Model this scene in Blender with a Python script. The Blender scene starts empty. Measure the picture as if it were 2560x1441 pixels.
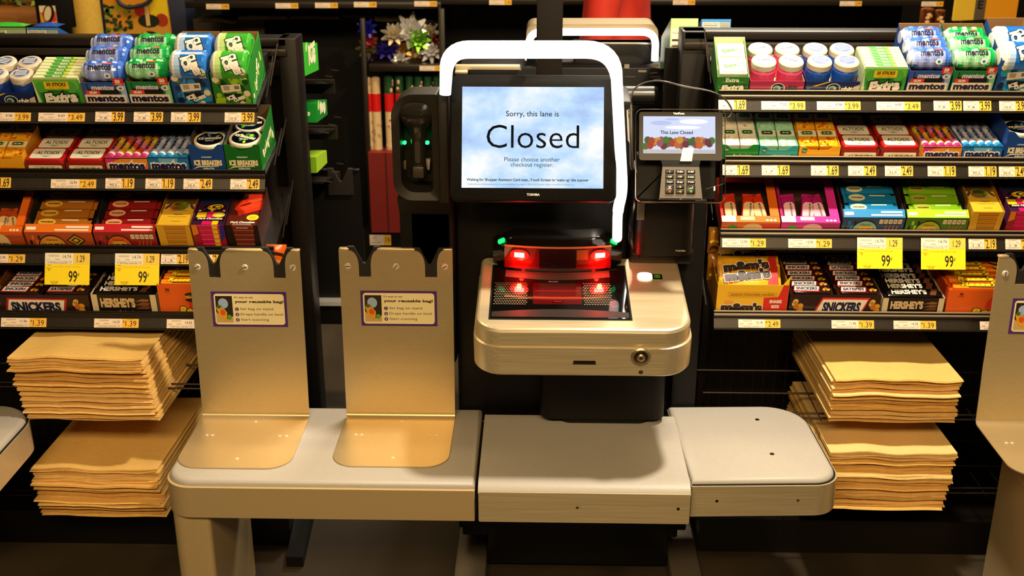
import bpy, bmesh, math, random
from mathutils import Matrix, Vector
random.seed(7)
R = math.radians
SC = bpy.context.scene
COL = SC.collection
# ------------------------------------------------------------------ camera, world, lights, exposure
FPX, CAMH, YAW, PITCH = 2840.0, 1.75, R(1.3), R(20.8)
cam_d = bpy.data.cameras.new('camera')
cam = bpy.data.objects.new('camera', cam_d)
COL.objects.link(cam)
cam_d.sensor_width = 36.0
cam_d.lens = FPX / 2560 * 36.0
cam_d.clip_start = 0.05
cam_d.clip_end = 60
cam.location = (0, 0, CAMH)
cam.rotation_euler = (R(90) - PITCH, 0, YAW)
cam_d.dof.use_dof = True
cam_d.dof.focus_distance = 2.6
cam_d.dof.aperture_fstop = 5.6
SC.camera = cam
vs = SC.view_settings
vs.view_transform = 'Standard'
vs.look = 'None'
vs.exposure = 0.0
vs.gamma = 1.0
vs.use_curve_mapping = False
w = bpy.data.worlds.new('store_ambient')
SC.world = w
w.use_nodes = True
w.node_tree.nodes['Background'].inputs[0].default_value = (1.0, 0.78, 0.52, 1)
w.node_tree.nodes['Background'].inputs[1].default_value = 0.018


def area(name, loc, target, size, power, color, size_y=None, spread=180):
    l = bpy.data.lights.new(name, 'AREA')
    l.energy = power
    l.color = color
    l.size = size
    if size_y:
        l.shape = 'RECTANGLE'
        l.size_y = size_y
    else:
        l.shape = 'DISK'
    l.spread = R(spread)
    o = bpy.data.objects.new(name, l)
    COL.objects.link(o)
    o.location = loc
    d = Vector(target) - Vector(loc)
    o.rotation_euler = d.to_track_quat('-Z', 'Y').to_euler()
    return o


area('lane_downlight', (0.60, 2.24, 2.35), (0.1, 2.45, 0.5), 0.14, 48, (1.0, 0.87, 0.66))
area('front_golden_row', (-0.1, -1.0, 3.25), (-0.1, 2.5, 0.8), 3.2, 140, (1.0, 0.71, 0.36), 0.6)
area('rear_glare_fill', (0.75, 5.0, 3.1), (0.25, 2.3, 0.8), 1.5, 110, (1.0, 0.88, 0.70), 0.35)  # unseen lamp added to throw glare on the steel deck
area('aisle_ceiling_row', (-0.3, 3.7, 3.9), (-0.3, 5.4, 0.9), 4.4, 120, (1.0, 0.74, 0.40), 0.4)
# ------------------------------------------------------------------ measuring: pixel rays of the calibrated camera
_fw = Vector((-math.sin(YAW) * math.cos(PITCH), math.cos(YAW) * math.cos(PITCH), -math.sin(PITCH)))
_rt = Vector((math.cos(YAW), math.sin(YAW), 0))
_up = _rt.cross(_fw)
_C = Vector((0, 0, CAMH))


def ray(x, y):
    return _fw + _rt * ((x - 1280) / FPX) - _up * ((y - 720.5) / FPX)


def PY(x, y, Y):
    d = ray(x, y)
    return _C + d * (Y / d.y)


def PZ(x, y, Z):
    d = ray(x, y)
    return _C + d * ((Z - CAMH) / d.z)


def PP(x, y, p, n):
    d = ray(x, y)
    return _C + d * ((Vector(p) - _C).dot(n) / d.dot(n))


def pj(p):
    v = Vector(p) - _C
    z = v.dot(_fw)
    return 1280 + FPX * v.dot(_rt) / z, 720.5 - FPX * v.dot(_up) / z


def solve(f, lo, hi, target):                     # f decreasing or increasing, bisection
    a, b = f(lo) - target, f(hi) - target
    if a * b > 0:
        return lo if abs(a) < abs(b) else hi
    for _ in range(40):
        m = (lo + hi) / 2
        c = f(m) - target
        if a * c <= 0:
            hi = m
        else:
            lo, a = m, c
    return (lo + hi) / 2


# ------------------------------------------------------------------ materials
_mats = {}


def lin(c):
    c /= 255
    return c / 12.92 if c <= 0.04045 else ((c + 0.055) / 1.055) ** 2.4


def hexlin(h):
    return (lin(int(h[0:2], 16)), lin(int(h[2:4], 16)), lin(int(h[4:6], 16)), 1)


def c_(h, rough=0.45, metal=0.0, spec=0.5, emit=0, coat=0.0):
    k = (h, rough, metal, spec, emit, coat)
    if k in _mats:
        return _mats[k]
    m = bpy.data.materials.new('col_' + h)
    m.use_nodes = True
    b = m.node_tree.nodes['Principled BSDF']
    b.inputs['Base Color'].default_value = hexlin(h)
    b.inputs['Roughness'].default_value = rough
    b.inputs['Metallic'].default_value = metal
    b.inputs['Specular IOR Level'].default_value = spec
    b.inputs['Coat Weight'].default_value = coat
    b.inputs['Coat Roughness'].default_value = 0.12
    if emit and rough == 0.41:                      # screens: dark when switched off
        b.inputs['Base Color'].default_value = (.01, .01, .01, 1)
    if emit:
        b.inputs['Emission Color'].default_value = hexlin(h)
        b.inputs['Emission Strength'].default_value = emit
    _mats[k] = m
    return m


def noisy(name, c0, c1, scale, rough=(0.4, 0.5), metal=0.0, bump=0.0, detail=4.0, spec=0.5, bump_scale=None, lo=0.35, hi=0.65):
    if name in _mats:
        return _mats[name]
    m = bpy.data.materials.new(name)
    m.use_nodes = True
    nt = m.node_tree
    b = nt.nodes['Principled BSDF']
    tc = nt.nodes.new('ShaderNodeTexCoord')
    mp = nt.nodes.new('ShaderNodeMapping')
    mp.inputs['Scale'].default_value = scale
    nz = nt.nodes.new('ShaderNodeTexNoise')
    nz.inputs['Scale'].default_value = 1.0
    nz.inputs['Detail'].default_value = detail
    nt.links.new(tc.outputs['Object'], mp.inputs[0])
    nt.links.new(mp.outputs[0], nz.inputs['Vector'])
    cr = nt.nodes.new('ShaderNodeValToRGB')
    cr.color_ramp.elements[0].position = lo
    cr.color_ramp.elements[1].position = hi
    cr.color_ramp.elements[0].color = hexlin(c0)
    cr.color_ramp.elements[1].color = hexlin(c1)
    nt.links.new(nz.outputs['Fac'], cr.inputs[0])
    nt.links.new(cr.outputs[0], b.inputs['Base Color'])
    mr = nt.nodes.new('ShaderNodeMapRange')
    mr.inputs['To Min'].default_value = rough[0]
    mr.inputs['To Max'].default_value = rough[1]
    nt.links.new(nz.outputs['Fac'], mr.inputs[0])
    nt.links.new(mr.outputs[0], b.inputs['Roughness'])
    b.inputs['Metallic'].default_value = metal
    b.inputs['Specular IOR Level'].default_value = spec
    if bump:
        bp = nt.nodes.new('ShaderNodeBump')
        bp.inputs['Strength'].default_value = bump
        bp.inputs['Distance'].default_value = 0.001
        nt.links.new(nz.outputs['Fac'], bp.inputs['Height'])
        nt.links.new(bp.outputs[0], b.inputs['Normal'])
    _mats[name] = m
    return m


STEEL = noisy('brushed_steel', 'd8c6a0', 'ecdcb8', (7, 520, 520), (0.25, 0.42), 0.58, 0.1)
COVER = noisy('toned_down_steel_cover', '8a7a5c', '968464', (14, 900, 900), (0.38, 0.5), 0.6, 0.05)  # steel toned down in colour to counter glare on the bow cover
STAND = noisy('satin_steel_sheet', 'd0b98c', 'd8c294', (60, 900, 900), (0.33, 0.42), 0.66, 0.04)
SKIRT = noisy('champagne_skirt_paint', 'c2aa7e', 'ccb488', (500, 500, 500), (0.38, 0.5), 0.25, 0.08)
TOP = noisy('pearl_grey_powder_coat', 'aca59d', 'bab4ac', (700, 700, 700), (0.42, 0.55), 0.0, 0.1)
BLACK = noisy('black_powder_coat', '0b0907', '100d0a', (400, 400, 400), (0.42, 0.55), 0.0, 0.06, spec=.25)
BLACK2 = noisy('black_moulded_plastic', '12100d', '191511', (600, 600, 600), (0.34, 0.46), 0.0, 0.06, spec=.3)
DARK = c_('070605', 0.6, 0, 0.3)
RACK = noisy('dark_brown_rack_paint', '0e0a07', '140e0a', (300, 300, 300), (0.34, 0.45), 0.0, 0.06, spec=.3)
RAIL = noisy('dark_bronze_price_rail', '231c15', '2c251c', (300, 300, 300), (0.32, 0.4), 0.3, 0.04)
RAIL_GLINT = c_('c0ae90', 0.3, 0.6)  # pale tone standing in for highlights along the rail edges
WIRE = c_('332b24', 0.4, 0.7)
KRAFT = noisy('kraft_paper', 'e6b660', 'f4ca76', (60, 900, 200), (0.7, 0.85), 0.0, 0.15)
KRAFT3 = noisy('kraft_paper_pale', 'f0c67a', 'f8d690', (60, 900, 200), (0.7, 0.85), 0.0, 0.15)
KRAFT2 = noisy('kraft_paper_deep', 'd6a252', 'e4b868', (60, 900, 200), (0.7, 0.85), 0.0, 0.15)
CHROME = c_('f4ecdc', 0.3, 0.45)
WHITE = c_('f4ece0', 0.5)
CARD = c_('8a6238', 0.8)
INK = c_('120c08', 0.5)


# ------------------------------------------------------------------ 2D shapes
def rect(cx, cy, w, h):
    return [(cx - w / 2, cy - h / 2), (cx + w / 2, cy - h / 2), (cx + w / 2, cy + h / 2), (cx - w / 2, cy + h / 2)]


def rr(cx, cy, w, h, r, n=5, rs=None):
    """rounded rectangle; rs = radii (bl, br, tr, tl)"""
    rs = rs or (r, r, r, r)
    out = []
    for (sx, sy, a0), q in zip(((-1, -1, 180), (1, -1, 270), (1, 1, 0), (-1, 1, 90)), rs):
        px, py = cx + sx * (w / 2 - q), cy + sy * (h / 2 - q)
        if q < 1e-6:
            out.append((px, py))
            continue
        for i in range(n + 1):
            a = R(a0 + 90 * i / n)
            out.append((px + q * math.cos(a), py + q * math.sin(a)))
    return out


def ell(cx, cy, a, b, n=20, rot=0.0):
    ca, sa = math.cos(rot), math.sin(rot)
    o = []
    for i in range(n):
        t = 2 * math.pi * i / n
        x, y = a * math.cos(t), b * math.sin(t)
        o.append((cx + x * ca - y * sa, cy + x * sa + y * ca))
    return o


def FR(o, ux, uy):
    """print frame: 2D (x,y) -> o + x*ux + y*uy, lifted along the normal"""
    ux, uy = Vector(ux).normalized(), Vector(uy).normalized()
    n = ux.cross(uy)
    m = Matrix.Identity(4)
    for i in range(3):
        m[i][0], m[i][1], m[i][2], m[i][3] = ux[i], uy[i], n[i], o[i]
    return m


FRONT = FR((0, 0, 0), (1, 0, 0), (0, 0, 1))        # faces -Y


def TOPF(z=0.0):
    return FR((0, 0, z), (1, 0, 0), (0, 1, 0))


_tc = {}


def text2d(s, bold=0.0, shear=0.0):
    k = (s, bold, shear)
    if k not in _tc:
        cu = bpy.data.curves.new('t', 'FONT')
        cu.body = s
        cu.resolution_u = 3
        cu.offset = bold
        cu.shear = shear
        ob = bpy.data.objects.new('t', cu)
        me = bpy.data.meshes.new_from_object(ob)
        v = [(p.co.x, p.co.y) for p in me.vertices]
        f = [tuple(p.vertices) for p in me.polygons]
        bpy.data.objects.remove(ob)
        bpy.data.curves.remove(cu)
        bpy.data.meshes.remove(me)
        if not v:
            v, f = [(0, 0)], []
        _tc[k] = (v, f)
    return _tc[k]


# ------------------------------------------------------------------ mesh builder
class MB:
    def __init__(s):
        s.v, s.f, s.m, s.mats = [], [], [], []
        s.M = Matrix.Identity(4)
        s.defm = None

    def mi(s, m):
        if m not in s.mats:
            s.mats.append(m)
        return s.mats.index(m)

    def add(s, vs_, fs, m, M=None):
        o = len(s.v)
        T = s.M @ M if M is not None else s.M
        if s.defm:
            vs_ = [s.defm(p) for p in vs_]
        s.v += [T @ Vector(p) for p in vs_]
        i = s.mi(m)
        for f in fs:
            s.f.append([a + o for a in f])
            s.m.append(i)

    def box(s, x0, y0, z0, x1, y1, z1, m, M=None):
        s.add([(x0, y0, z0), (x1, y0, z0), (x1, y1, z0), (x0, y1, z0), (x0, y0, z1), (x1, y0, z1), (x1, y1, z1), (x0, y1, z1)],
              [(0, 3, 2, 1), (4, 5, 6, 7), (0, 1, 5, 4), (1, 2, 6, 5), (2, 3, 7, 6), (3, 0, 4, 7)], m, M)

    def rbox(s, x0, y0, z0, x1, y1, z1, m, r=0.003, seg=2, M=None):
        bm = bmesh.new()
        bmesh.ops.create_cube(bm, size=1)
        for v in bm.verts:
            v.co = Vector(((x0 + x1) / 2 + v.co.x * (x1 - x0), (y0 + y1) / 2 + v.co.y * (y1 - y0), (z0 + z1) / 2 + v.co.z * (z1 - z0)))
        bmesh.ops.bevel(bm, geom=list(bm.edges), offset=min(r, abs(x1 - x0) * .49, abs(y1 - y0) * .49, abs(z1 - z0) * .49), segments=seg, profile=0.5, affect='EDGES')
        bm.verts.index_update()
        s.add([tuple(v.co) for v in bm.verts], [[v.index for v in f.verts] for f in bm.faces], m, M)
        bm.free()

    def prism(s, poly, a, b, m, axis='z', mcap=None, M=None, inset=0.0):
        n = len(poly)
        area2 = sum(poly[i][0] * poly[(i + 1) % n][1] - poly[(i + 1) % n][0] * poly[i][1] for i in range(n))
        if area2 < 0:
            poly = poly[::-1]

        def P(p, t):
            return (p[0], p[1], t) if axis == 'z' else ((p[0], t, p[1]) if axis == 'y' else (t, p[0], p[1]))
        vs_ = [P(p, a) for p in poly] + [P(p, b) for p in poly]
        side = [(i, (i + 1) % n, n + (i + 1) % n, n + i) for i in range(n)]
        c0, c1 = tuple(range(n))[::-1], tuple(range(n, 2 * n))
        if axis == 'y':
            side = [f[::-1] for f in side]
            c0, c1 = c0[::-1], c1[::-1]
        s.add(vs_, side, m, M)
        s.add(vs_, [c0, c1], mcap or m, M)

    def loft(s, rings, m, cap=True, closed=True, M=None):
        n = len(rings[0])
        vs_ = [p for r_ in rings for p in r_]
        fs = []
        for k in range(len(rings) - 1):
            for i in range(n if closed else n - 1):
                j = (i + 1) % n
                fs.append((k * n + i, k * n + j, (k + 1) * n + j, (k + 1) * n + i))
        if cap:
            fs.append(tuple(range(n))[::-1])
            fs.append(tuple(range((len(rings) - 1) * n, len(rings) * n)))
        s.add(vs_, fs, m, M)

    def lathe(s, prof, m, n=20, M=None, sq=1.0):
        """prof: (radius, height[, material]) about local z; sq<1 squashes y"""
        cur, ring = m, None
        vs_ = []
        for p in prof:
            vs_.append([(p[0] * math.cos(2 * math.pi * i / n), sq * p[0] * math.sin(2 * math.pi * i / n), p[1]) for i in range(n)])
        for k in range(len(prof) - 1):
            mm = prof[k][2] if len(prof[k]) > 2 else m
            s.add(vs_[k] + vs_[k + 1], [(i, (i + 1) % n, n + (i + 1) % n, n + i) for i in range(n)], mm, M)
        if prof[0][0] > 1e-5:
            s.add(vs_[0], [tuple(range(n))[::-1]], prof[0][2] if len(prof[0]) > 2 else m, M)
        if prof[-1][0] > 1e-5:
            s.add(vs_[-1], [tuple(range(n))], prof[-1][2] if len(prof[-1]) > 2 else m, M)

    def tube(s, pts, r, m, n=8, M=None, sq=None):
        pts = [Vector(p) for p in pts]
        rings = []
        up = Vector((0, 0, 1))
        t0 = (pts[1] - pts[0]).normalized()
        if abs(t0.dot(up)) > 0.9:
            up = Vector((0, 1, 0))
        a = t0.cross(up).normalized()
        for i, p in enumerate(pts):
            t = (pts[min(i + 1, len(pts) - 1)] - pts[max(i - 1, 0)]).normalized()
            a = (a - t * a.dot(t)).normalized()
            b = t.cross(a)
            rad = r[i] if isinstance(r, (list, tuple)) else r
            rings.append([tuple(p + a * (rad * math.cos(2 * math.pi * k / n)) + b * ((sq or 1) * rad * math.sin(2 * math.pi * k / n))) for k in range(n)])
        s.loft(rings, m, M=M)

    def ink(s, fr, poly, m, k=1, M=None):
        n = len(poly)
        if sum(poly[i][0] * poly[(i + 1) % n][1] - poly[(i + 1) % n][0] * poly[i][1] for i in range(n)) < 0:
            poly = poly[::-1]
        s.add([(p[0], p[1], 0.00025 * k) for p in poly], [tuple(range(n))], m, (M @ fr) if M is not None else fr)

    def text(s, fr, t, cx, cy, m, w=None, h=None, bold=0.0, shear=0.0, k=2, rot=0.0, align='C', outline=None, ow=0.05, M=None, maxw=None):
        v, f = text2d(t, bold, shear)
        xs, ys = [p[0] for p in v], [p[1] for p in v]
        x0, x1, y0, y1 = min(xs), max(xs), min(ys), max(ys)
        W, Hh = max(x1 - x0, 1e-4), max(y1 - y0, 1e-4)
        if h is None:
            h = w / W * Hh
        if w is None:
            w = h / Hh * W
        if maxw and w > maxw:
            w = maxw
        sx, sy = w / W, h / Hh
        ox = {'C': (x0 + x1) / 2, 'L': x0, 'R': x1}[align]
        oy = (y0 + y1) / 2
        ca, sa = math.cos(rot), math.sin(rot)
        T = (M @ fr) if M is not None else fr

        def put(vv, ff, mm, kk):
            out = []
            for p in vv:
                a, b = (p[0] - ox) * sx, (p[1] - oy) * sy
                out.append((cx + a * ca - b * sa, cy + a * sa + b * ca, 0.00025 * kk))
            s.add(out, ff, mm, T)
        if outline is not None:
            v2, f2 = text2d(t, bold + ow, shear)
            put(v2, f2, outline, k)
            k += 1
        put(v, f, m, k)

    def build(s, name, parent=None, smooth=35):
        me = bpy.data.meshes.new(name)
        me.from_pydata([tuple(p) for p in s.v], [], s.f)
        for m in s.mats:
            me.materials.append(m)
        me.polygons.foreach_set('material_index', s.m)
        if smooth:
            me.shade_smooth()
            me.set_sharp_from_angle(angle=R(smooth))
        me.update()
        o = bpy.data.objects.new(name, me)
        COL.objects.link(o)
        if parent:
            o.parent = parent
        return o


def tag(o, label=None, cat=None, group=None, kind=None):
    if label:
        o['label'] = label
    if cat:
        o['category'] = cat
    if group:
        o['group'] = group
    if kind:
        o['kind'] = kind
    return o


def thing(name, label, cat, M=None, group=None):
    o = bpy.data.objects.new(name, None)
    o.empty_display_size = 0.02
    COL.objects.link(o)
    if M is not None:
        o.matrix_world = M
    return tag(o, label, cat, group)


def T3(x, y, z):
    return Matrix.Translation((x, y, z))


def RX(a):
    return Matrix.Rotation(a, 4, 'X')


def RY(a):
    return Matrix.Rotation(a, 4, 'Y')


def RZ(a):
    return Matrix.Rotation(a, 4, 'Z')


def copy_thing(o, M, label=None, group=None):
    c = o.copy()
    COL.objects.link(c)
    c.matrix_world = M
    if label:
        c['label'] = label
    if group:
        c['group'] = group
    for ch in list(o.children):
        d = ch.copy()
        COL.objects.link(d)
        d.parent = c
        for g in list(ch.children):
            e = g.copy()
            COL.objects.link(e)
            e.parent = d
    return c


def arc_pts(pts, r, n=6):
    """round the corners of a 3D polyline"""
    pts = [Vector(p) for p in pts]
    out = [pts[0]]
    for i in range(1, len(pts) - 1):
        a, b, c = pts[i - 1], pts[i], pts[i + 1]
        d1, d2 = (a - b), (c - b)
        q = min(r, d1.length * .49, d2.length * .49)
        p1, p2 = b + d1.normalized() * q, b + d2.normalized() * q
        for k in range(n + 1):
            t = k / n
            out.append(p1 * (1 - t) ** 2 + b * 2 * t * (1 - t) + p2 * t * t)
    out.append(pts[-1])
    return out
# ------------------------------------------------------------------ floor and store shell
FLOOR = noisy('polished_concrete_floor', '30281e', '463c2e', (3.2, 1.3, 2), (0.3, 0.5), 0.0, 0.05, 8.0)
DARKWALL = noisy('dark_store_wall', '0c0a08', '120f0c', (3, 3, 3), (0.6, 0.8))
mb = MB()
mb.box(-5, -2.5, -0.05, 5, 9.5, 0, FLOOR)
tag(mb.build('floor', smooth=0), kind='structure')
mb = MB()
mb.box(-5, 9.4, 0, 5, 9.5, 4.4, DARKWALL)
tag(mb.build('wall_back', smooth=0), kind='structure')
mb = MB()
mb.box(-5, -2.5, 4.4, 5, 9.5, 4.45, DARKWALL)
tag(mb.build('ceiling', smooth=0), kind='structure')

# ------------------------------------------------------------------ self checkout: pedestal with centre shelf
ZT = 0.468                                          # height of the low shelves
ped = thing('checkout_pedestal', 'black pedestal with a grey steel-fronted centre shelf under the scanner console', 'checkout', T3(0.11, 2.55, 0))
PM = ped.matrix_world.inverted()


def part(name, parent, smooth=35):
    """MB in world coordinates, built under a parent whose matrix is removed"""
    m = MB()
    m.M = parent.matrix_world.inverted()
    return m


mb = part('', ped)
mb.rbox(-0.121, 2.53, 0.012, 0.348, 2.86, 0.43, BLACK, 0.006)
mb.rbox(-0.185, 2.40, 0.205, 0.372, 2.62, 0.385, BLACK, 0.004)
mb.rbox(-0.188, 2.56, 0.08, 0.375, 2.8, 0.21, BLACK, 0.004)
mb.build('base_cabinet', ped)
FOOT = noisy('grey_foot_plate', '6e655a', '7c7266', (200, 200, 200), (0.35, 0.5), 0.5)
for x0, x1 in ((-0.205, -0.123), (0.35, 0.43)):
    mb = part('', ped)
    mb.rbox(x0, 2.4, 0.0, x1, 2.9, 0.035, FOOT, 0.008)
    mb.build('foot_plate', ped)
# centre shelf: curved front edge
prof = [(2.50, ZT - 0.012), (2.50, ZT - 0.002), (2.30, ZT), (2.20, ZT), (2.18, ZT - 0.001), (2.167, ZT - 0.006), (2.160, ZT - 0.013), (2.158, ZT - 0.02), (2.2, ZT - 0.02)]
mb = part('', ped)
mb.prism(prof, -0.1235, 0.3405, TOP, 'x')
mb.build('shelf_top', ped)
mb = part('', ped)
fr = FR((0, 2.155, 0), (1, 0, 0), (0, 0, 1))
mb.prism(rr(0.1085, 0.4165, 0.462, 0.074, 0.004, 3), 2.155, 2.158, STEEL, 'y')
mb.box(-0.1235, 2.158, 0.3815, 0.3405, 2.45, 0.4475, BLACK)
mb.build('front_panel', ped)
for sx, big in ((0.094, 0), (0.314, 1)):
    mb = part('', ped)
    mb.ink(fr, ell(sx, 0.418, 0.0035, 0.0035, 14), DARK if big else c_('6e5c44', 0.5, 0.6), 2)
    mb.build('screw_hole', ped)
# tower that carries the monitor
mb = part('', ped)
mb.rbox(-0.30, 2.50, 0.60, -0.19, 2.62, 1.05, BLACK, 0.012)
mb.rbox(-0.19, 2.53, 0.43, 0.215, 2.72, 1.24, BLACK, 0.012)
mb.rbox(0.338, 2.56, 0.3, 0.40, 2.74, 1.0, BLACK, 0.006)
mb.build('tower', ped)
mb = part('', ped)                                   # block under the scanner console
mb.prism(rr(0.162, 2.56, 0.300, 0.22, 0.03, 6), ZT + 0.014, 0.74, BLACK, 'z')
mb.prism(rr(0.168, 2.56, 0.22, 0.2, 0.03, 6), ZT - 0.004, ZT + 0.014, DARK, 'z')
mb.build('console_support', ped)
# right-hand post below the card terminal
mb = part('', ped)
pts = rr(0.288, 2.52, 0.136, 0.14, 0.03, 6)
mb.prism(pts, 0.90, 1.09, BLACK2, 'z')
mb.rbox(0.216, 2.5, 0.86, 0.365, 2.66, 0.9, BLACK2, 0.01)
f2 = FR((0, 2.45, 0), (1, 0, 0), (0, 0, 1))
mb.text(f2, 'TOSHIBA', 0.327, 0.913, c_('b8b0a4'), h=0.0042, bold=0.02)
mb.ink(f2, rect(0.285, 0.922, 0.136, 0.0007), DARK, 1)
mb.build('terminal_post', ped)
mb = part('', ped)
mb.rbox(0.325, 2.553, 0.885, 0.357, 2.562, 0.892, c_('d8cfc0', 0.5), 0.001)
mb.build('serial_sticker', ped)
a, b = PY(1592, 550, 2.447), PY(1612, 505, 2.447)
mb = part('', ped)
mb.box(a.x, 2.4465, a.z, b.x, 2.4500, b.z, c_('6e6250', .6))
fr2 = FR((0, 2.4465, 0), (1, 0, 0), (0, 0, 1))
for k in range(9):
    mb.ink(fr2, rect(a.x + (b.x - a.x) * (.1 + .1 * k), (a.z + b.z) / 2, (b.x - a.x) * .04, (b.z - a.z) * .9), c_('2e271f', .6), 1)
mb.build('barcode_strip', ped)
mb = part('', ped)
mb.tube(arc_pts([PY(1588, 455, 2.5), PY(1586, 520, 2.47), PY(1576, 560, 2.46), PY(1580, 615, 2.47), PY(1592, 640, 2.5)], .05, 6), .006, c_('16181e', .15, 0, .7), 10)
mb.build('cable_loop', ped)
# slim black brackets reaching forward at floor level
for px, py, qx, qy in ((738, 1418, 792, 1300), (1778, 1370, 1748, 1300)):
    a = PZ(px, py, 0.0)
    b = PY(qx, qy, 2.95)
    mb = MB()
    r_ = Vector((1, 0, 0))
    w_ = 0.022
    A, B = Vector((a.x, a.y, 0.0)), Vector((b.x, 2.98, max(b.z, 0.02)))
    mb.M = T3(a.x, a.y, 0)
    d = B - A
    mb.loft([[(-w_, 0, 0), (w_, 0, 0), (w_, 0, 0.03), (-w_, 0, 0.03)],
             [(d.x - w_, d.y, 0), (d.x + w_, d.y, 0), (d.x + w_, d.y, d.z + 0.05), (d.x - w_, d.y, d.z + 0.05)]], BLACK)
    side = px < 1280
    o = mb.build('rack_foot')
    M = T3(a.x, a.y, 0)
    o.matrix_world = M
    o.data.transform(M.inverted())
    tag(o, 'black rack foot on the floor under the bagging platform' if side else 'black rack foot on the floor under the right item shelf', 'rack foot')

# ------------------------------------------------------------------ bagging platform (left)
plat = thing('bagging_platform', 'long pearl grey bagging platform holding the two steel bag stands', 'platform', T3(-0.47, 2.34, 0))


def plan(x0, x1, y0, y1, rbl=0, rbr=0, rtr=0, rtl=0, n=8):
    return rr((x0 + x1) / 2, (y0 + y1) / 2, x1 - x0, y1 - y0, 0, n, (rbl, rbr, rtr, rtl))


def slab(mb, pl, z0, z1, m, r=0.008, n=3):
    """plan polygon with a rounded top edge"""
    cx = sum(p[0] for p in pl) / len(pl)
    cy = sum(p[1] for p in pl) / len(pl)
    x0, x1 = min(p[0] for p in pl), max(p[0] for p in pl)
    y0, y1 = min(p[1] for p in pl), max(p[1] for p in pl)
    rings = [[(p[0], p[1], z0) for p in pl]]
    for i in range(n + 1):
        a = R(90 * i / n)
        ins = r * (1 - math.cos(a))
        fx, fy = 1 - 2 * ins / (x1 - x0), 1 - 2 * ins / (y1 - y0)
        mx, my = (x0 + x1) / 2, (y0 + y1) / 2
        rings.append([(mx + (p[0] - mx) * fx, my + (p[1] - my) * fy, z1 - r + r * math.sin(a)) for p in pl])
    mb.loft(rings, m)


mb = part('', plat)
slab(mb, plan(-0.818, -0.131, 2.166, 2.53, 0.06, 0, 0, 0.06), ZT - 0.016, ZT, TOP, 0.012)
mb.build('platform_top', plat)
mb = part('', plat)
mb.prism(plan(-0.822, -0.131, 2.158, 2.53, 0.062, 0.003, 0, 0.062), 0.379, 0.4545, SKIRT, 'z')
mb.build('skirt', plat)
mb = part('', plat)
mb.prism(plan(-0.814, -0.135, 2.168, 2.52, 0.055, 0, 0, 0.055), 0.4535, 0.457, DARK, 'z')
mb.build('shadow_gap_gasket', plat)
mb = part('', plat)
mb.prism(plan(-0.815, -0.725, 2.175, 2.50, 0.03, 0.012, 0.012, 0.03), 0.0, 0.385, SKIRT, 'z')
mb.build('leg', plat)
mb = part('', plat)
mb.prism([(2.3, 0.379), (2.3, 0.36), (2.5, 0.33), (2.5, 0.379)], -0.26, -0.13, BLACK, 'x')
mb.build('underside_bracket', plat)


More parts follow.
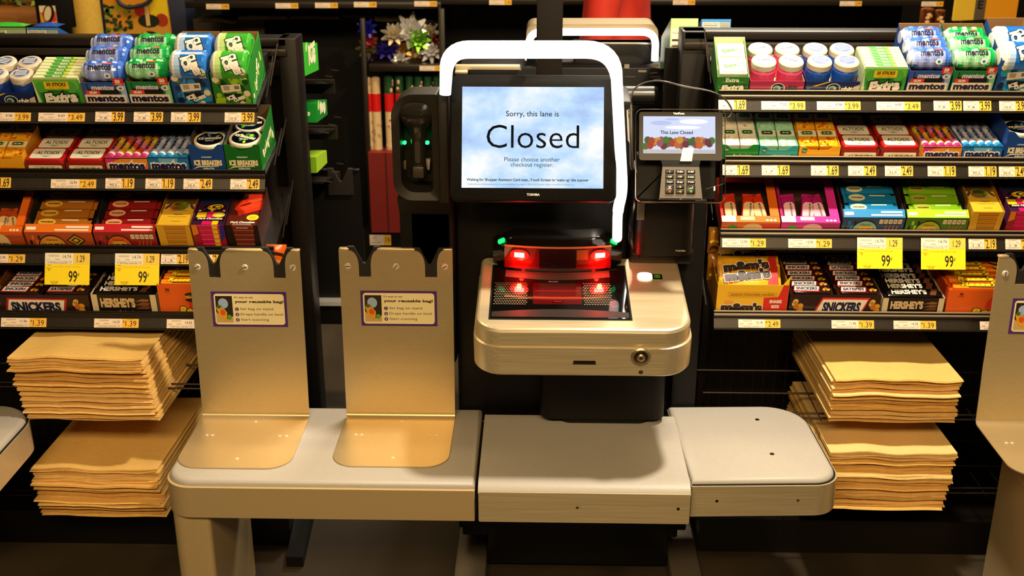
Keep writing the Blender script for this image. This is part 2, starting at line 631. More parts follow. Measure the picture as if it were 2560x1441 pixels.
# ------------------------------------------------------------------ bag stands
def bag_stand(x0, x1, y0, yb, ztop, label, STAND=STAND):
    W = x1 - x0
    th = 0.003
    t = thing('bag_stand', label, 'bag stand', T3((x0 + x1) / 2, yb, ZT), 'steel bag stands on the platform')
    M0 = t.matrix_world.inverted() @ T3(x0, 0, 0)
    rb = 0.014
    lean = 0.012
    zk = ZT + 0.125                                     # slight kink in the back plate

    mb = MB()
    mb.M = M0
    # tray with rounded front corners
    pl = rr(W / 2, (y0 + yb - rb) / 2, W, yb - rb - y0, 0, 8, (0.055, 0.055, 0, 0))
    mb.prism(pl, ZT + 0.0005, ZT + th + 0.0005, STAND, 'z')
    # bend
    pts = []
    for i in range(7):
        a = R(90 * i / 6)
        pts.append((yb - rb + rb * math.sin(a), ZT + 0.0005 + rb - rb * math.cos(a)))
    ins = [(yb - rb + (rb - th) * math.sin(R(90 * i / 6)), ZT + 0.0005 + rb - (rb - th) * math.cos(R(90 * i / 6))) for i in range(7)]
    mb.prism(pts + ins[::-1], 0, W, STAND, 'x')
    zb = ZT + rb
    mb.prism([(yb - th, zb), (yb, zb), (yb + 0.006, zk), (yb + 0.006 - th, zk)], 0, W, STAND, 'x')
    # upper plate with two bag notches, drawn in its own plane
    Hh = ztop - zk

    def P(fx, dz):
        return (fx * W, Hh - dz)
    out = [(0, 0), (W, 0), (W, Hh)]

    def notch(a, b, c, d):                              # right to left: top outer, slot right, slot left, top outer
        o = [P(a, 0)]
        for i in range(1, 7):
            q = R(90 * i / 6)
            o.append(P(a + (b - a) * math.sin(q) if a > b else 0, 0.002 + 0.036 * (1 - math.cos(q))))
        o += [P(b, 0.066), P(c, 0.066)]
        for i in range(6, -1, -1):
            q = R(90 * i / 6)
            o.append(P(d + (c - d) * math.sin(q), 0.002 + 0.036 * (1 - math.cos(q))))
        return o
    out += notch(0.915, 0.862, 0.756, 0.672) + notch(0.335, 0.278, 0.172, 0.092) + [(0, Hh)]
    tilt = math.atan2(lean, Hh)
    K = T3(0, yb + 0.006 - th, zk) @ RX(-tilt)
    # prism along y, so map (x, z)
    mb.prism(out, 0, th, STAND, 'y', M=K)
    mb.build('bent_sheet', t)
    # rolled bright top lips
    for a, b in ((0.0, 0.092), (0.335, 0.672), (0.915, 1.0)):
        m2 = MB()
        m2.M = M0 @ K
        m2.rbox(a * W, -0.001, Hh - 0.003, b * W, 0.014, Hh + 0.004, STAND, 0.003)
        m2.build('top_lip', t)
    # black plastic V liners behind the notches
    for a, b in ((0.075, 0.36), (0.655, 0.935)):
        m2 = MB()
        m2.M = M0 @ K
        mid = (a + b) / 2
        m2.prism([P(a, -0.006), P(a, 0.075), P(b, 0.075), P(b, -0.006), P(b - 0.055, -0.006), P(mid + 0.012, 0.034), P(mid - 0.012, 0.034), P(a + 0.055, -0.006)], th, th + 0.012, c_('1d1813', 0.5), 'y')
        m2.build('handle_hook', t)
    for fx in (0.075, 0.5, 0.93):
        m2 = MB()
        m2.M = M0 @ K @ T3(fx * W, 0, Hh - 0.040) @ RX(R(90))
        m2.lathe([(0.0075, -0.001), (0.0075, 0.001), (0.006, 0.0025), (0.0, 0.003)], CHROME, 16)
        m2.M = m2.M @ RZ(R(random.uniform(0, 90)))
        m2.box(-0.006, -0.0009, 0.0025, 0.006, 0.0009, 0.0034, c_('5a5040', 0.4, 0.8))
        m2.build('screw', t)
    for fx, fy in ((0.52, 0.88), (0.14, 0.60), (0.19, 0.60), (0.80, 0.60), (0.86, 0.60), (0.52, 0.16)):
        m2 = MB()
        m2.M = M0 @ T3(fx * W, y0 + fy * (yb - y0), ZT + th)
        m2.lathe([(0.0045, 0), (0.004, 0.0012), (0.0, 0.0018)], CHROME, 12)
        m2.build('rivet', t)
    # sticker
    m2 = MB()
    m2.M = M0 @ K
    f = FR((0, 0, 0), (1, 0, 0), (0, 0, 1))
    cx, cw, ct, ch = 0.515 * W, 0.68 * W, Hh - 0.100, 0.088
    cz = ct - ch / 2
    PUR, CRM = c_('4c2a6e', 0.4), c_('f3e2ae', 0.35)
    m2.prism(rect(cx, cz, cw, ch), -0.0006, 0, PUR, 'y')
    f = FR((0, -0.0006, 0), (1, 0, 0), (0, 0, 1))
    m2.ink(f, rr(cx, cz, cw - 0.012, ch - 0.011, 0.007), CRM, 1)
    # little picture of a full bag
    L = cx - cw / 2
    pcx, pw, ph = L + 0.0295, 0.040, 0.066
    m2.ink(f, rect(pcx, cz, pw, ph), c_('2a2218'), 2)
    m2.ink(f, [(pcx - pw / 2, cz - ph * .5), (pcx + pw / 2, cz - ph * .5), (pcx + pw / 2, cz - ph * .25), (pcx, cz - ph * .42), (pcx - pw / 2, cz - ph * .1)], c_('c9a66a'), 3)
    m2.ink(f, [(pcx - pw * .48, cz + ph * .06), (pcx - pw * .2, cz + ph * .18), (pcx + pw * .15, cz - ph * .12), (pcx + pw * .1, cz - ph * .44), (pcx - pw * .3, cz - ph * .3)], c_('e0a020'), 4)
    m2.ink(f, ell(pcx - pw * .05, cz + ph * .22, pw * .3, ph * .2, 10, .3), c_('9db4d6'), 4)
    m2.ink(f, ell(pcx - pw * .1, cz - ph * .12, pw * .16, ph * .12, 8, .3), c_('d8551e'), 5)
    m2.ink(f, ell(pcx + pw * .28, cz - ph * .3, pw * .14, ph * .1, 8, .3), c_('5f9c36'), 5)
    m2.ink(f, ell(pcx - pw * .32, cz + ph * .1, pw * .12, ph * .08, 8, .3), c_('3c6a28'), 5)
    tx = L + 0.055
    m2.text(f, "It's easy to use", tx, cz + 0.0295, c_('5c3a26'), h=0.0072, bold=0.01, align='L')
    m2.text(f, 'your reusable bag!', tx, cz + 0.0185, c_('2c1a14'), h=0.0088, bold=0.035, align='L', w=0.116)
    for i, (s_, w_) in enumerate((('Set bag on stand', 0.078), ('Drape handle on back', 0.102), ('Start scanning', 0.066))):
        zz = cz + 0.0005 - i * 0.0135
        m2.ink(f, ell(tx + 0.0045, zz, 0.0045, 0.0045, 14), PUR, 3)
        m2.text(f, str(i + 1), tx + 0.0045, zz, CRM, h=0.0055, bold=0.03, k=4)
        m2.text(f, s_, tx + 0.0125, zz, c_('4a3020'), h=0.0078, align='L', w=w_)
    m2.build('instruction_sticker', t)
    return t


bag_stand(-0.812, -0.550, 2.218, 2.470, 0.893, 'steel bag stand at the outer end of the platform, beside the paper bags')
bag_stand(-0.4605, -0.195, 2.232, 2.478, 0.895, 'steel bag stand nearer the scanner console, in front of the black post')

# ------------------------------------------------------------------ right item shelf
ist = thing('item_shelf', 'rounded pearl grey item shelf with brushed steel edge to the right of the pedestal', 'shelf', T3(0.345, 2.19, 0) @ RZ(R(2.2)))
mb = MB()
slab(mb, plan(0.001, 0.329, 0.004, 0.365, 0, 0.055, 0.095, 0), ZT - 0.016, ZT, TOP, 0.012)
mb.build('shelf_top', ist)
mb = MB()
mb.prism(plan(0.0, 0.336, -0.003, 0.37, 0.003, 0.06, 0.1, 0), 0.379, 0.4545, STEEL, 'z')
mb.build('edge_band', ist)
mb = MB()
mb.prism(plan(0.002, 0.3325, 0.001, 0.367, 0, 0.057, 0.097, 0), 0.4535, 0.457, DARK, 'z')
mb.build('shadow_gap_gasket', ist)
mb = MB()
mb.rbox(0.0, 0.05, 0.34, 0.09, 0.3, 0.379, BLACK, 0.003)
mb.build('underside_bracket', ist)
for px, py in ((1893, 1050), (1930, 1136)):
    p = ist.matrix_world.inverted() @ PZ(px, py, ZT)
    mb = MB()
    mb.M = T3(p.x, p.y, ZT)
    mb.lathe([(0.0055, -0.0004), (0.0055, 0.0008), (0.0035, 0.0008, DARK), (0.003, 0.0002, DARK), (0, 0.0002, DARK)], c_('8a7a5c', 0.3, 0.9), 14)
    mb.build('screw', ist)
for x in (0.058, 0.238):
    mb = MB()
    mb.ink(FR((0, -0.003, 0), (1, 0, 0), (0, 0, 1)), ell(x, 0.418, 0.0035, 0.0035, 12), DARK if x < .1 else c_('6e5c44', 0.5, 0.6), 2)
    mb.build('screw_hole', ist)
# ------------------------------------------------------------------ scanner console
TILT = R(8)
con = thing('scanner_console', 'brushed steel scanner console glowing red on the pedestal', 'scanner', T3(-0.127, 2.20, 0.822) @ RX(TILT))
CI = con.matrix_world.inverted()
cn = con.matrix_world.to_3x3() @ Vector((0, 0, 1))
co = con.matrix_world.translation


def cl(px, py, dz=0.0):
    return CI @ PP(px, py, co + cn * dz, cn)


CW, CD, CH = 0.456, 0.325, 0.112
mb = MB()


def conplan(g):
    return plan(0 - g, CW + g, 0 - g, CD, 0.055 + g, 0.06 + g, 0.012, 0.012, 9)


rings = []
for g, z in ((0.004, -CH), (0.007, -CH + 0.004), (0.0075, -0.046), (0.0068, -0.0425), (0.0025, -0.0405), (0.002, -0.008), (-0.001, -0.002), (-0.005, 0.0)):
    rings.append([(p[0], p[1], z) for p in conplan(g)])
mb.loft(rings, STEEL)
mb.build('housing', con, 22)
b0, b1, b2, b3 = cl(1213, 802), cl(1578, 795), cl(1552, 668), cl(1252, 668)
bx0, bx1, by0, by1 = (b0.x + b3.x) / 2 - .002, (b1.x + b2.x) / 2 + .002, (b0.y + b1.y) / 2, 0.285
mb = MB()
mb.prism(rect((bx0 + bx1) / 2, (by0 + by1) / 2, bx1 - bx0 + .008, by1 - by0 + .008), -0.006, 0.0012, DARK, 'z')
mb.build('bed_gasket', con)
GLASS = c_('0b0908', 0.06, 0, 0.8)
STEELBED = c_('6e655a', 0.3, 0.9)
mb = MB()
mb.prism(rect((bx0 + bx1) / 2, (by0 + by1) / 2, bx1 - bx0, by1 - by0), -0.002, 0.0026, GLASS, 'z')
F0 = TOPF(0.0026)
# apron at the front with curved upper edge
xm = (bx0 + bx1) / 2
ap = [(bx0 + .002, by0 + .004), (bx1 - .002, by0 + .004)] + [(bx1 - .002 - (bx1 - bx0 - .004) * i / 12, by0 + .026 + .012 * math.sin(math.pi * i / 12)) for i in range(13)]
mb.ink(F0, ap, c_('24201b', 0.45), 1)
mb.build('glass_bed', con)
# perforated hatch areas of the platter: rows of light dots left and right of the window
w0, w1 = cl(1332, 764), cl(1452, 712)
for x0, x1 in ((bx0 + 0.006, w0.x - 0.006), (w1.x + 0.006, bx1 - 0.03)):
    mb = MB()
    fr = TOPF(0.0028)
    rows = 13
    for r_ in range(rows):
        y = w0.y + 0.001 + (w1.y - w0.y - .002) * r_ / (rows - 1)
        n = int((x1 - x0) / 0.0056)
        for i in range(n):
            x = x0 + 0.0056 * (i + (0.5 if r_ % 2 else 0))
            mb.ink(fr, [(x - .0024, y), (x, y - .0013), (x + .0024, y), (x, y + .0013)], c_('d8c8a8', 0.35, 0.4), 1)
    mb.build('platter_hatching', con)
mb = MB()
fr = TOPF(0.0029)
mb.ink(fr, rect((w0.x + w1.x) / 2, (w0.y + w1.y) / 2, w1.x - w0.x, w1.y - w0.y), c_('4a0a0c', 0.08, 0, 0.8), 1)
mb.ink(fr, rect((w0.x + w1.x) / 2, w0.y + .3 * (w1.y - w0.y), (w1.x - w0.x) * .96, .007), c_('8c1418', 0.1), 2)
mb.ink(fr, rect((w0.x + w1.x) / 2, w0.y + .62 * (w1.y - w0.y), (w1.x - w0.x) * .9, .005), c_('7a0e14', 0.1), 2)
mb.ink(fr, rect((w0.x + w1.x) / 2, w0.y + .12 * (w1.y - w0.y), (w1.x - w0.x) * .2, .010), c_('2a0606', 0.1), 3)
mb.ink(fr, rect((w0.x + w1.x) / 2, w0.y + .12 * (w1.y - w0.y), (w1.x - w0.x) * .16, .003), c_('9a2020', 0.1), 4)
mb.text(fr, 'Magellan', (w0.x + w1.x) / 2 - .008, w1.y + 0.006, c_('c8bba8'), h=0.006, bold=.02, shear=.2)
mb.build('scan_window', con)
# upright half of the scanner: curved hood with dark red glass
u0, u1 = cl(1232, 682).x, cl(1556, 690).x
UY = cl(1400, 684).y
ux = (u0 + u1) / 2
UW = u1 - u0
UH = 0.082


def bow(fx, d=0.018):
    return -d * (1 - (2 * fx - 1) ** 2)


mb = MB()
# hood: loft across x of yz profile
rings = []
for i in range(13):
    f = i / 12
    x = u0 + UW * f
    y = UY + 0.018 + bow(f)
    e = 0.0
    if f < .09 or f > .91:
        e = 0.016
    if f == 0 or f == 1:
        e = 0.03
    h = UH - e * .9
    rings.append([(x, y + e, 0.001), (x, y + e * .6 - .004, 0.02), (x, y + e * .5, h * .8), (x, y + .012 + e * .5, h - .004), (x, y + .018 + e * .5, h), (x, y + 0.055, h + .003), (x, y + .07, 0.001)])
mb.loft(rings, c_('120e0c', 0.1, 0, 0.7), closed=True)
mb.build('upright_hood', con)


def hoodpanel(f0, f1, z0, z1, m, lift=0.002, n=8):
    k = []
    for i in range(n + 1):
        f = f0 + (f1 - f0) * i / n
        k.append((u0 + UW * f, UY + 0.018 + bow(f) - lift, f))
    return [[(x, y - .003 * (1 - min(1, abs(z - .03) / .04)), z) for x, y, f in k] for z in (z0, z1)]


mb = MB()
g = hoodpanel(0.09, 0.91, 0.012, 0.066, None, 0.004)
mb.loft(g, c_('4a0a08', 0.08, 0, 0.9), cap=False, closed=False)
g = hoodpanel(0.36, 0.64, 0.016, 0.062, None, 0.0048)
mb.loft(g, c_('0d0404', 0.2), cap=False, closed=False)
for i in range(9):
    z = 0.018 + i * 0.005
    mb.loft(hoodpanel(0.37, 0.63, z, z + .001, None, 0.0052), c_('30100c', 0.3), cap=False, closed=False)
mb.loft(hoodpanel(0.645, 0.73, 0.038, 0.062, None, 0.0052), c_('6e4416', 0.3), cap=False, closed=False)
mb.build('red_glass', con)
mb = MB()
mb.loft(hoodpanel(0.09, 0.91, 0.066, 0.0705, None, 0.006), c_('e08a5a', 0.2, 0.6), cap=False, closed=False)
mb.build('top_trim', con)
RED = c_('ff1408', 0.4, emit=5)
for f in (0.13, 0.75):
    mb = MB()
    a = hoodpanel(f, f + 0.15, 0.0, 0.0, None, 0.006, 10)
    ring = []
    cxp = u0 + UW * (f + .075)
    for i in range(20):
        t = 2 * math.pi * i / 20
        xx = cxp + .022 * math.cos(t)
        ff = (xx - u0) / UW
        ring.append((xx, UY + 0.018 + bow(ff) - 0.007, .047 + .0135 * math.sin(t)))
    mb.add(ring, [tuple(range(20))], c_('e81008', 0.4, emit=1.6))
    for z in (.050, .0435):
        mb.add([(cxp - .011, UY + .018 + bow((cxp - .011 - u0) / UW) - .0085, z - (.003 if z > .045 else .0015)), (cxp + .011, UY + .018 + bow((cxp + .011 - u0) / UW) - .0085, z - (.003 if z > .045 else .0015)),
                (cxp + .011, UY + .018 + bow((cxp + .011 - u0) / UW) - .0085, z + .003), (cxp - .011, UY + .018 + bow((cxp - .011 - u0) / UW) - .0085, z + .003)], [(0, 1, 2, 3)], c_('ffd8c8', 0.4, emit=7))
    mb.build('illumination_light', con)
for f, s_ in ((0.065, -1), (0.935, 1)):
    mb = MB()
    x = u0 + UW * f
    mb.rbox(x - .009, UY + .026, UH * .74, x + .009, UY + .042, UH * .85, c_('18d070', 0.3, emit=1.2), .004, M=T3(x, 0, UH * .8) @ RY(s_ * R(24)) @ T3(-x, 0, -UH * .8))
    mb.build('green_indicator', con)
mb = MB()
led = [(u0 + UW * (.1 + .8 * i / 16), UY + .016 + bow(.1 + .8 * i / 16)) for i in range(17)] + [(u0 + UW * (.9 - .8 * i / 16), UY - .014 + bow(.9 - .8 * i / 16) * 1.3) for i in range(17)]
mb.prism(led, .0026, .0034, c_('4a403c', .3, .2), 'z')  # matte ledge added to catch red light in place of a reflection
mb.build('glow_catch_ledge', con)
for f in (.205, .825):
    l = bpy.data.lights.new('scanner_red_lamp', 'POINT')
    l.energy, l.color, l.shadow_soft_size = .6, (1, .02, .01), .006
    o = bpy.data.objects.new('scanner_red_lamp', l)
    COL.objects.link(o)
    o.parent = con
    o.location = (u0 + UW * f, UY + bow(f) - .006, .03)
# contactless sensor, badge, key lock, card slot on the steel deck
p = cl(1612, 693)
mb = MB()
mb.prism(rr(p.x, p.y, 0.034, 0.036, 0.014, 6), -.001, 0.003, c_('fffaf0', 0.3, emit=1.0), 'z')
mb.build('sensor_light', con)
p = cl(1643, 693)
mb = MB()
mb.prism(rr(p.x, p.y, 0.022, 0.024, 0.003), -.001, 0.0012, c_('0a1206', 0.3), 'z')
fr = TOPF(.0012)
for k, h_ in ((2, '5cc02a'), (3, '0a1206')):
    mb.ink(fr, rect(p.x, p.y, .013 - .004 * (k - 2), .015 - .005 * (k - 2)), c_(h_), k)
mb.ink(fr, rect(p.x, p.y, .005, .006), c_('5cc02a'), 4)
mb.build('green_badge', con)
ff = FR((0, -0.007, 0), (1, 0, 0), (0, 0, 1))
cny = con.matrix_world.to_3x3() @ Vector((0, -1, 0))


def cf(px, py):
    return CI @ PP(px, py, con.matrix_world @ Vector((0, -0.007, 0)), cny)


p = cf(1602, 892)
mb = MB()
mb.M = T3(p.x, -.007, p.z) @ RX(R(90))
mb.lathe([(0.0215, -.001), (0.0215, .003), (.019, .005), (.016, .005), (.0145, .002, c_('6a5e46', .25, 1)), (.012, .0022, c_('8a7c5e', .2, 1)), (.009, .006), (.006, .008), (.003, .008, DARK), (0, .006, DARK)], c_('b8a684', .3, .8), 28)
mb.build('key_lock', con)
p = cf(1602, 931)
mb = MB()
mb.M = T3(p.x, -.007, p.z) @ RX(R(90))
mb.lathe([(.005, 0), (.005, .0006), (.0038, .0006), (.0036, .0002), (0, .0002)], c_('8a7c60', .3, 1.0), 16)
mb.build('button', con)
p = cf(1461, 907)
mb = MB()
mb.ink(ff, rect(p.x, p.z, .050, .0115), c_('b8a888', .3, .9), 1)
mb.ink(ff, rect(p.x, p.z + .0005, .047, .009), c_('140806', .3), 2)
mb.build('coin_slot', con)

# ------------------------------------------------------------------ touchscreen monitor
MT = R(21)
c0 = PY(1333, 345, 2.40)
mon = thing('touchscreen_monitor', 'black touchscreen monitor saying the lane is closed', 'monitor', T3(c0.x, c0.y, c0.z) @ RX(-MT))
MN = mon.matrix_world.to_3x3() @ Vector((0, -1, 0))
MI = mon.matrix_world.inverted()


def ml(px, py):
    p = MI @ PP(px, py, mon.matrix_world.translation, MN)
    return p.x, p.z


a, b = ml(1126, 186), ml(1541, 506)
bx, bz, bw, bh = (a[0] + b[0]) / 2, (a[1] + b[1]) / 2, b[0] - a[0], a[1] - b[1]
BEZ = noisy('monitor_bezel_plastic', '0b0a08', '100e0c', (500, 500, 500), (0.36, 0.5), 0.0, 0.05, spec=.12)
mb = MB()
rings = []
for g, y in ((-.012, .045), (0, .030), (0.0, .004), (-.0015, 0.0), (-.004, -.0012)):
    rings.append([(q[0], y, q[1]) for q in rr(bx, bz, bw + 2 * g, bh + 2 * g, .016 + g, 6)])
mb.loft(rings, BEZ)
mb.build('bezel', mon)
mb = MB()
mb.M = T3(0, -.0012, 0)
q = ml(1333, 487)
mb.text(FRONT, 'TOSHIBA', q[0], q[1], c_('d8d0c4'), w=.028, bold=.03, k=2)
mb.build('bezel_logo', mon)
# screen with cloud picture
m = bpy.data.materials.new('cloud_screen')
m.use_nodes = True
nt = m.node_tree
bs = nt.nodes['Principled BSDF']
tc = nt.nodes.new('ShaderNodeTexCoord')
mp = nt.nodes.new('ShaderNodeMapping')
mp.inputs['Scale'].default_value = (6.5, 6.5, 10)
mp.inputs['Location'].default_value = (.6, 0, .25)
nz = nt.nodes.new('ShaderNodeTexNoise')
nz.inputs['Scale'].default_value = 1.0
nz.inputs['Detail'].default_value = 7
nz.inputs['Roughness'].default_value = .55
cr = nt.nodes.new('ShaderNodeValToRGB')
cr.color_ramp.elements[0].position = .34
cr.color_ramp.elements[0].color = hexlin('8aaef0')
cr.color_ramp.elements[1].position = .66
cr.color_ramp.elements[1].color = hexlin('fbfdff')
e = cr.color_ramp.elements.new(.48)
e.color = hexlin('b0d8fc')
nt.links.new(tc.outputs['Object'], mp.inputs[0])
nt.links.new(mp.outputs[0], nz.inputs['Vector'])
nt.links.new(nz.outputs['Fac'], cr.inputs[0])
nt.links.new(cr.outputs[0], bs.inputs['Emission Color'])
bs.inputs['Emission Strength'].default_value = 1.0
bs.inputs['Base Color'].default_value = (.01, .01, .01, 1)
bs.inputs['Roughness'].default_value = .3
bs.inputs['Specular IOR Level'].default_value = .15
a, b = ml(1156, 217), ml(1508, 472)
sx, sz, sw, sh = (a[0] + b[0]) / 2, (a[1] + b[1]) / 2, b[0] - a[0], a[1] - b[1]
mb = MB()
mb.M = T3(0, -.0013, 0)
mb.ink(FRONT, rect(sx, sz, sw, sh), m, 2)
SI = c_('10182a', .5)
for s_, px, py, ww, bo, hx in (('Sorry, this lane is', 1331, 287, 131, .005, '0a2440'), ('Closed', 1332, 342, 230, -.006, '070b12'), ('Please choose another', 1330, 399, 138, 0, '0f3050'), ('checkout register.', 1330, 414, 106, 0, '0f3050'),
                               ("Waiting for Shopper Assistant Card scan...Touch Screen to 'wake up' the scanner", 1319, 451, 303, .022, '080e16'),
                               ('Toshiba Checkout Environment for Consumer-Service Copyright © 2002-2015 Toshiba Global Commerce Solutions, Inc.', 1301, 462, 268, 0, '3a5a78')):
    q = ml(px, py)
    mb.text(FRONT, s_, q[0], q[1], c_(hx, .8, spec=.05), w=ww / 352 * sw, bold=bo, k=4)
mb.build('display', mon)
# thin mount piece above the monitor, its gold-lit edge painted pale
rec = thing('bracket_arm', 'slim bracket arm with its lit edge painted pale lying above the closed-lane monitor', 'bracket', T3(*PY(1215, 172, 2.62)))
mb = part('', rec)
a, b = PY(1138, 168, 2.62), PY(1300, 160, 2.62)
mb.rbox(a.x, 2.615, a.z - .006, b.x, 2.63, b.z - .002, c_('c8b898', .35, .4), .002)
mb.build('arm', rec)
mb = part('', rec)
mb.rbox(a.x, 2.595, a.z - .012, a.x + .03, 2.615, a.z - .004, c_('c0b090', .35, .4), .003)
mb.rbox(a.x + .03, 2.62, a.z - .05, b.x + .004, 2.70, a.z - .005, BLACK, .004)
mb.build('clip', rec)

# ------------------------------------------------------------------ white light bow
GLOW = c_('fff8f2', .4, emit=1.7)
yb_ = 2.40


def bowpt(px, py, Y=yb_):
    return PY(px, py, Y)


tl, trp = bowpt(1124, 124), bowpt(1532, 124)
lo = bowpt(1113, 236)
r1, r2, r3 = bowpt(1556, 480, 2.385), bowpt(1544, 525, 2.42), bowpt(1543, 594, 2.44)
bw_ = thing('light_bow', 'glowing white light bow arching over the closed-lane monitor', 'light', T3(tl.x, tl.y, lo.z))
mb = part('', bw_)
path = arc_pts([lo, Vector((bowpt(1118, 124).x, yb_, tl.z)), Vector((bowpt(1538, 124).x, yb_, trp.z)), r1, r2, r3], .062, 8)
rads = []
for i, p in enumerate(path):
    top_ = max(0.0, min(1.0, (p.z - (tl.z - .06)) / .06))
    rads.append(.0122 + .0065 * top_ - (.0012 if i > len(path) - 6 else 0))
mb.tube(path, rads, GLOW, 16, sq=1.3)
mb.build('diffuser_tube', bw_)
mb = part('', bw_)
mb.M = mb.M @ T3(*r3)
mb.lathe([(.011, 0), (.010, -.006), (.006, -.010), (0, -.0115)], GLOW, 14)
mb.build('tube_end', bw_)
mb = part('', bw_)
p = bowpt(1328, 152, 2.40)
mb.rbox(p.x - .01, 2.41, p.z - .012, p.x + .01, 2.44, p.z + .01, BLACK, .002)
mb.build('mount_clip', bw_)

# ------------------------------------------------------------------ hand scanner in its cradle
a, b = PY(975, 236, 2.44), PY(1100, 502, 2.44)
cra = thing('scanner_cradle', 'black cradle beside the monitor holding the hand scanner', 'cradle', T3(*PY(1040, 500, 2.44)))
zt_, zb_ = a.z, b.z
W_, H_ = b.x - a.x, zt_ - zb_
cx, cz = (a.x + b.x) / 2, (zt_ + zb_) / 2
FRB = noisy('cradle_frame_plastic', '231f19', '2a251e', (500, 500, 500), (0.4, 0.5), 0.0, 0.05, spec=.3)
outer = rr(cx, cz, W_, H_, 0, 8, (.042, .006, .006, .05))
inner = rr(cx + .001, cz, W_ - .032, H_ - .034, 0, 8, (.032, .012, .022, .036))
mb = part('', cra)
n = len(outer)
for y0, y1 in ((2.44, 2.44),):
    vv = [(p[0], 2.44, p[1]) for p in outer] + [(p[0], 2.446, p[1]) for p in inner] + [(p[0], 2.53, p[1]) for p in outer] + [(p[0], 2.53, p[1]) for p in inner]
    ff_ = []
    for i in range(n):
        j = (i + 1) % n
        ff_ += [(i, j, n + j, n + i), (2 * n + i, 2 * n + j, j, i), (n + i, n + j, 3 * n + j, 3 * n + i)]
    ff_.append(tuple(range(3 * n, 4 * n)))
    mb.add(vv, ff_, FRB)
mb.build('frame', cra)
mb = part('', cra)
mb.rbox(b.x + .001, 2.43, PY(1110, 505, 2.44).z, PY(1123, 500, 2.44).x, 2.52, PY(1110, 230, 2.44).z, FRB, .003)
mb.build('side_bar', cra)
mb = part('', cra)
mb.prism([(2.46, zb_ - .002), (2.50, zb_ - .05), (2.50, zb_ - .22), (2.58, zb_ - .22), (2.58, zb_ - .002)], a.x + .004, b.x + .02, BLACK, 'x')
mb.build('lower_cover', cra)
for px in (1012, 1069):
    p = PY(px, 356, 2.50)
    mb = part('', cra)
    mb.M = mb.M @ T3(p.x, 2.50, p.z) @ RX(R(90))
    mb.lathe([(.0042, 0), (.0042, .006), (.003, .008), (0, .008)], c_('20ff70', .4, emit=4), 12)
    mb.build('green_led', cra)
mb = part('', cra)
p = PY(1062, 410, 2.5)
mb.rbox(p.x - .013, 2.495, p.z - .012, p.x + .012, 2.51, p.z + .012, c_('a89c8c', .5), .001, M=T3(p.x, 0, p.z) @ RY(R(6)) @ T3(-p.x, 0, -p.z))
p = PY(1008, 415, 2.5)
mb.rbox(p.x - .006, 2.505, p.z - .01, p.x + .006, 2.515, p.z + .01, c_('6e5c44', .5), .001)
mb.build('inner_sticker', cra)
GUN = c_('2a2521', .18, 0, .8)
p0 = PY(1042, 285, 2.47)
gun = thing('hand_scanner', 'glossy black hand scanner hanging head-up in the cradle', 'hand scanner', T3(p0.x, p0.y, p0.z))
mb = MB()
sec = []
for (z, y, wx, wy) in ((-.150, .022, .013, .011), (-.140, .02, .019, .017), (-.11, .016, .0165, .018), (-.06, .012, .0165, .018), (-.035, .008, .02, .02), (-.022, .002, .032, .026), (-.004, -.008, .039, .030), (.014, -.008, .041, .03), (.028, -.002, .038, .026), (.037, .006, .026, .018)):
    sec.append([(wx * math.cos(2 * math.pi * i / 18), y + wy * math.sin(2 * math.pi * i / 18), z) for i in range(18)])
mb.loft(sec, GUN)
mb.build('body', gun)
mb = MB()
mb.loft([[(.041 * 1.02 * math.cos(2 * math.pi * i / 18), -.008 + .031 * math.sin(2 * math.pi * i / 18), z) for i in range(18)] for z in (.000, .006)], c_('3a342c', .2, .6))
mb.build('head_band', gun)
mb = MB()
mb.M = T3(0, -.0115, -.085)
mb.prism(rr(0, 0, .012, .05, .005, 4), 0.004, .008, c_('57504a', .25, .5), 'y')
mb.build('trigger_strip', gun)
mb = MB()
mb.rbox(-.013, -.008, -.145, .013, .004, -.118, c_('40372c', .4), .004)
mb.build('grip_label', gun)

# ------------------------------------------------------------------ card terminal
PTI = R(24)
c0 = PY(1702, 388, 2.38)
pin = thing('card_terminal', 'black card terminal with small lit screen and number keys beside the monitor', 'card reader', T3(*c0) @ RX(-PTI))
PI_ = pin.matrix_world.inverted()
PN = pin.matrix_world.to_3x3() @ Vector((0, -1, 0))


def pl_(px, py):
    p = PI_ @ PP(px, py, pin.matrix_world.translation, PN)
    return p.x, p.z


a, b = pl_(1592, 274), pl_(1812, 504)
bx, bz, bw2, bh2 = (a[0] + b[0]) / 2, (a[1] + b[1]) / 2, b[0] - a[0], a[1] - b[1]
mb = MB()
rings = []
for g, y in ((-.012, .05), (0.001, .034), (0.001, .008), (-.001, .002), (-.004, 0.0)):
    rings.append([(q[0], y, q[1]) for q in rr(bx, bz, bw2 + 2 * g, bh2 + 2 * g, .012 + g, 6)])
mb.loft(rings, BEZ)
mb.build('body', pin)
mb = MB()
rings = []
for g, y in ((.0022, .014), (.0026, .006), (.0012, .002)):
    rings.append([(q[0], y, q[1]) for q in rr(bx, bz, bw2 + 2 * g, bh2 + 2 * g, .013 + g, 6)])
mb.loft(rings, c_('b09a78', .25, .9), cap=False)
mb.build('metal_rim', pin)
mb = MB()
q0, q1 = pl_(1598, 280), pl_(1806, 402)
mb.M = T3(0, -.0006, 0)
mb.prism(rr((q0[0] + q1[0]) / 2, (q0[1] + q1[1]) / 2, q1[0] - q0[0], q0[1] - q1[1], .006), 0, .002, c_('050404', .2, 0, .15), 'y')
q = pl_(1697, 284)
mb.text(FRONT, 'VeriFone', q[0], q[1], c_('d8cfc4'), w=.024, bold=.04, k=2)
mb.build('screen_glass', pin)
q0, q1 = pl_(1608, 291), pl_(1788, 385)
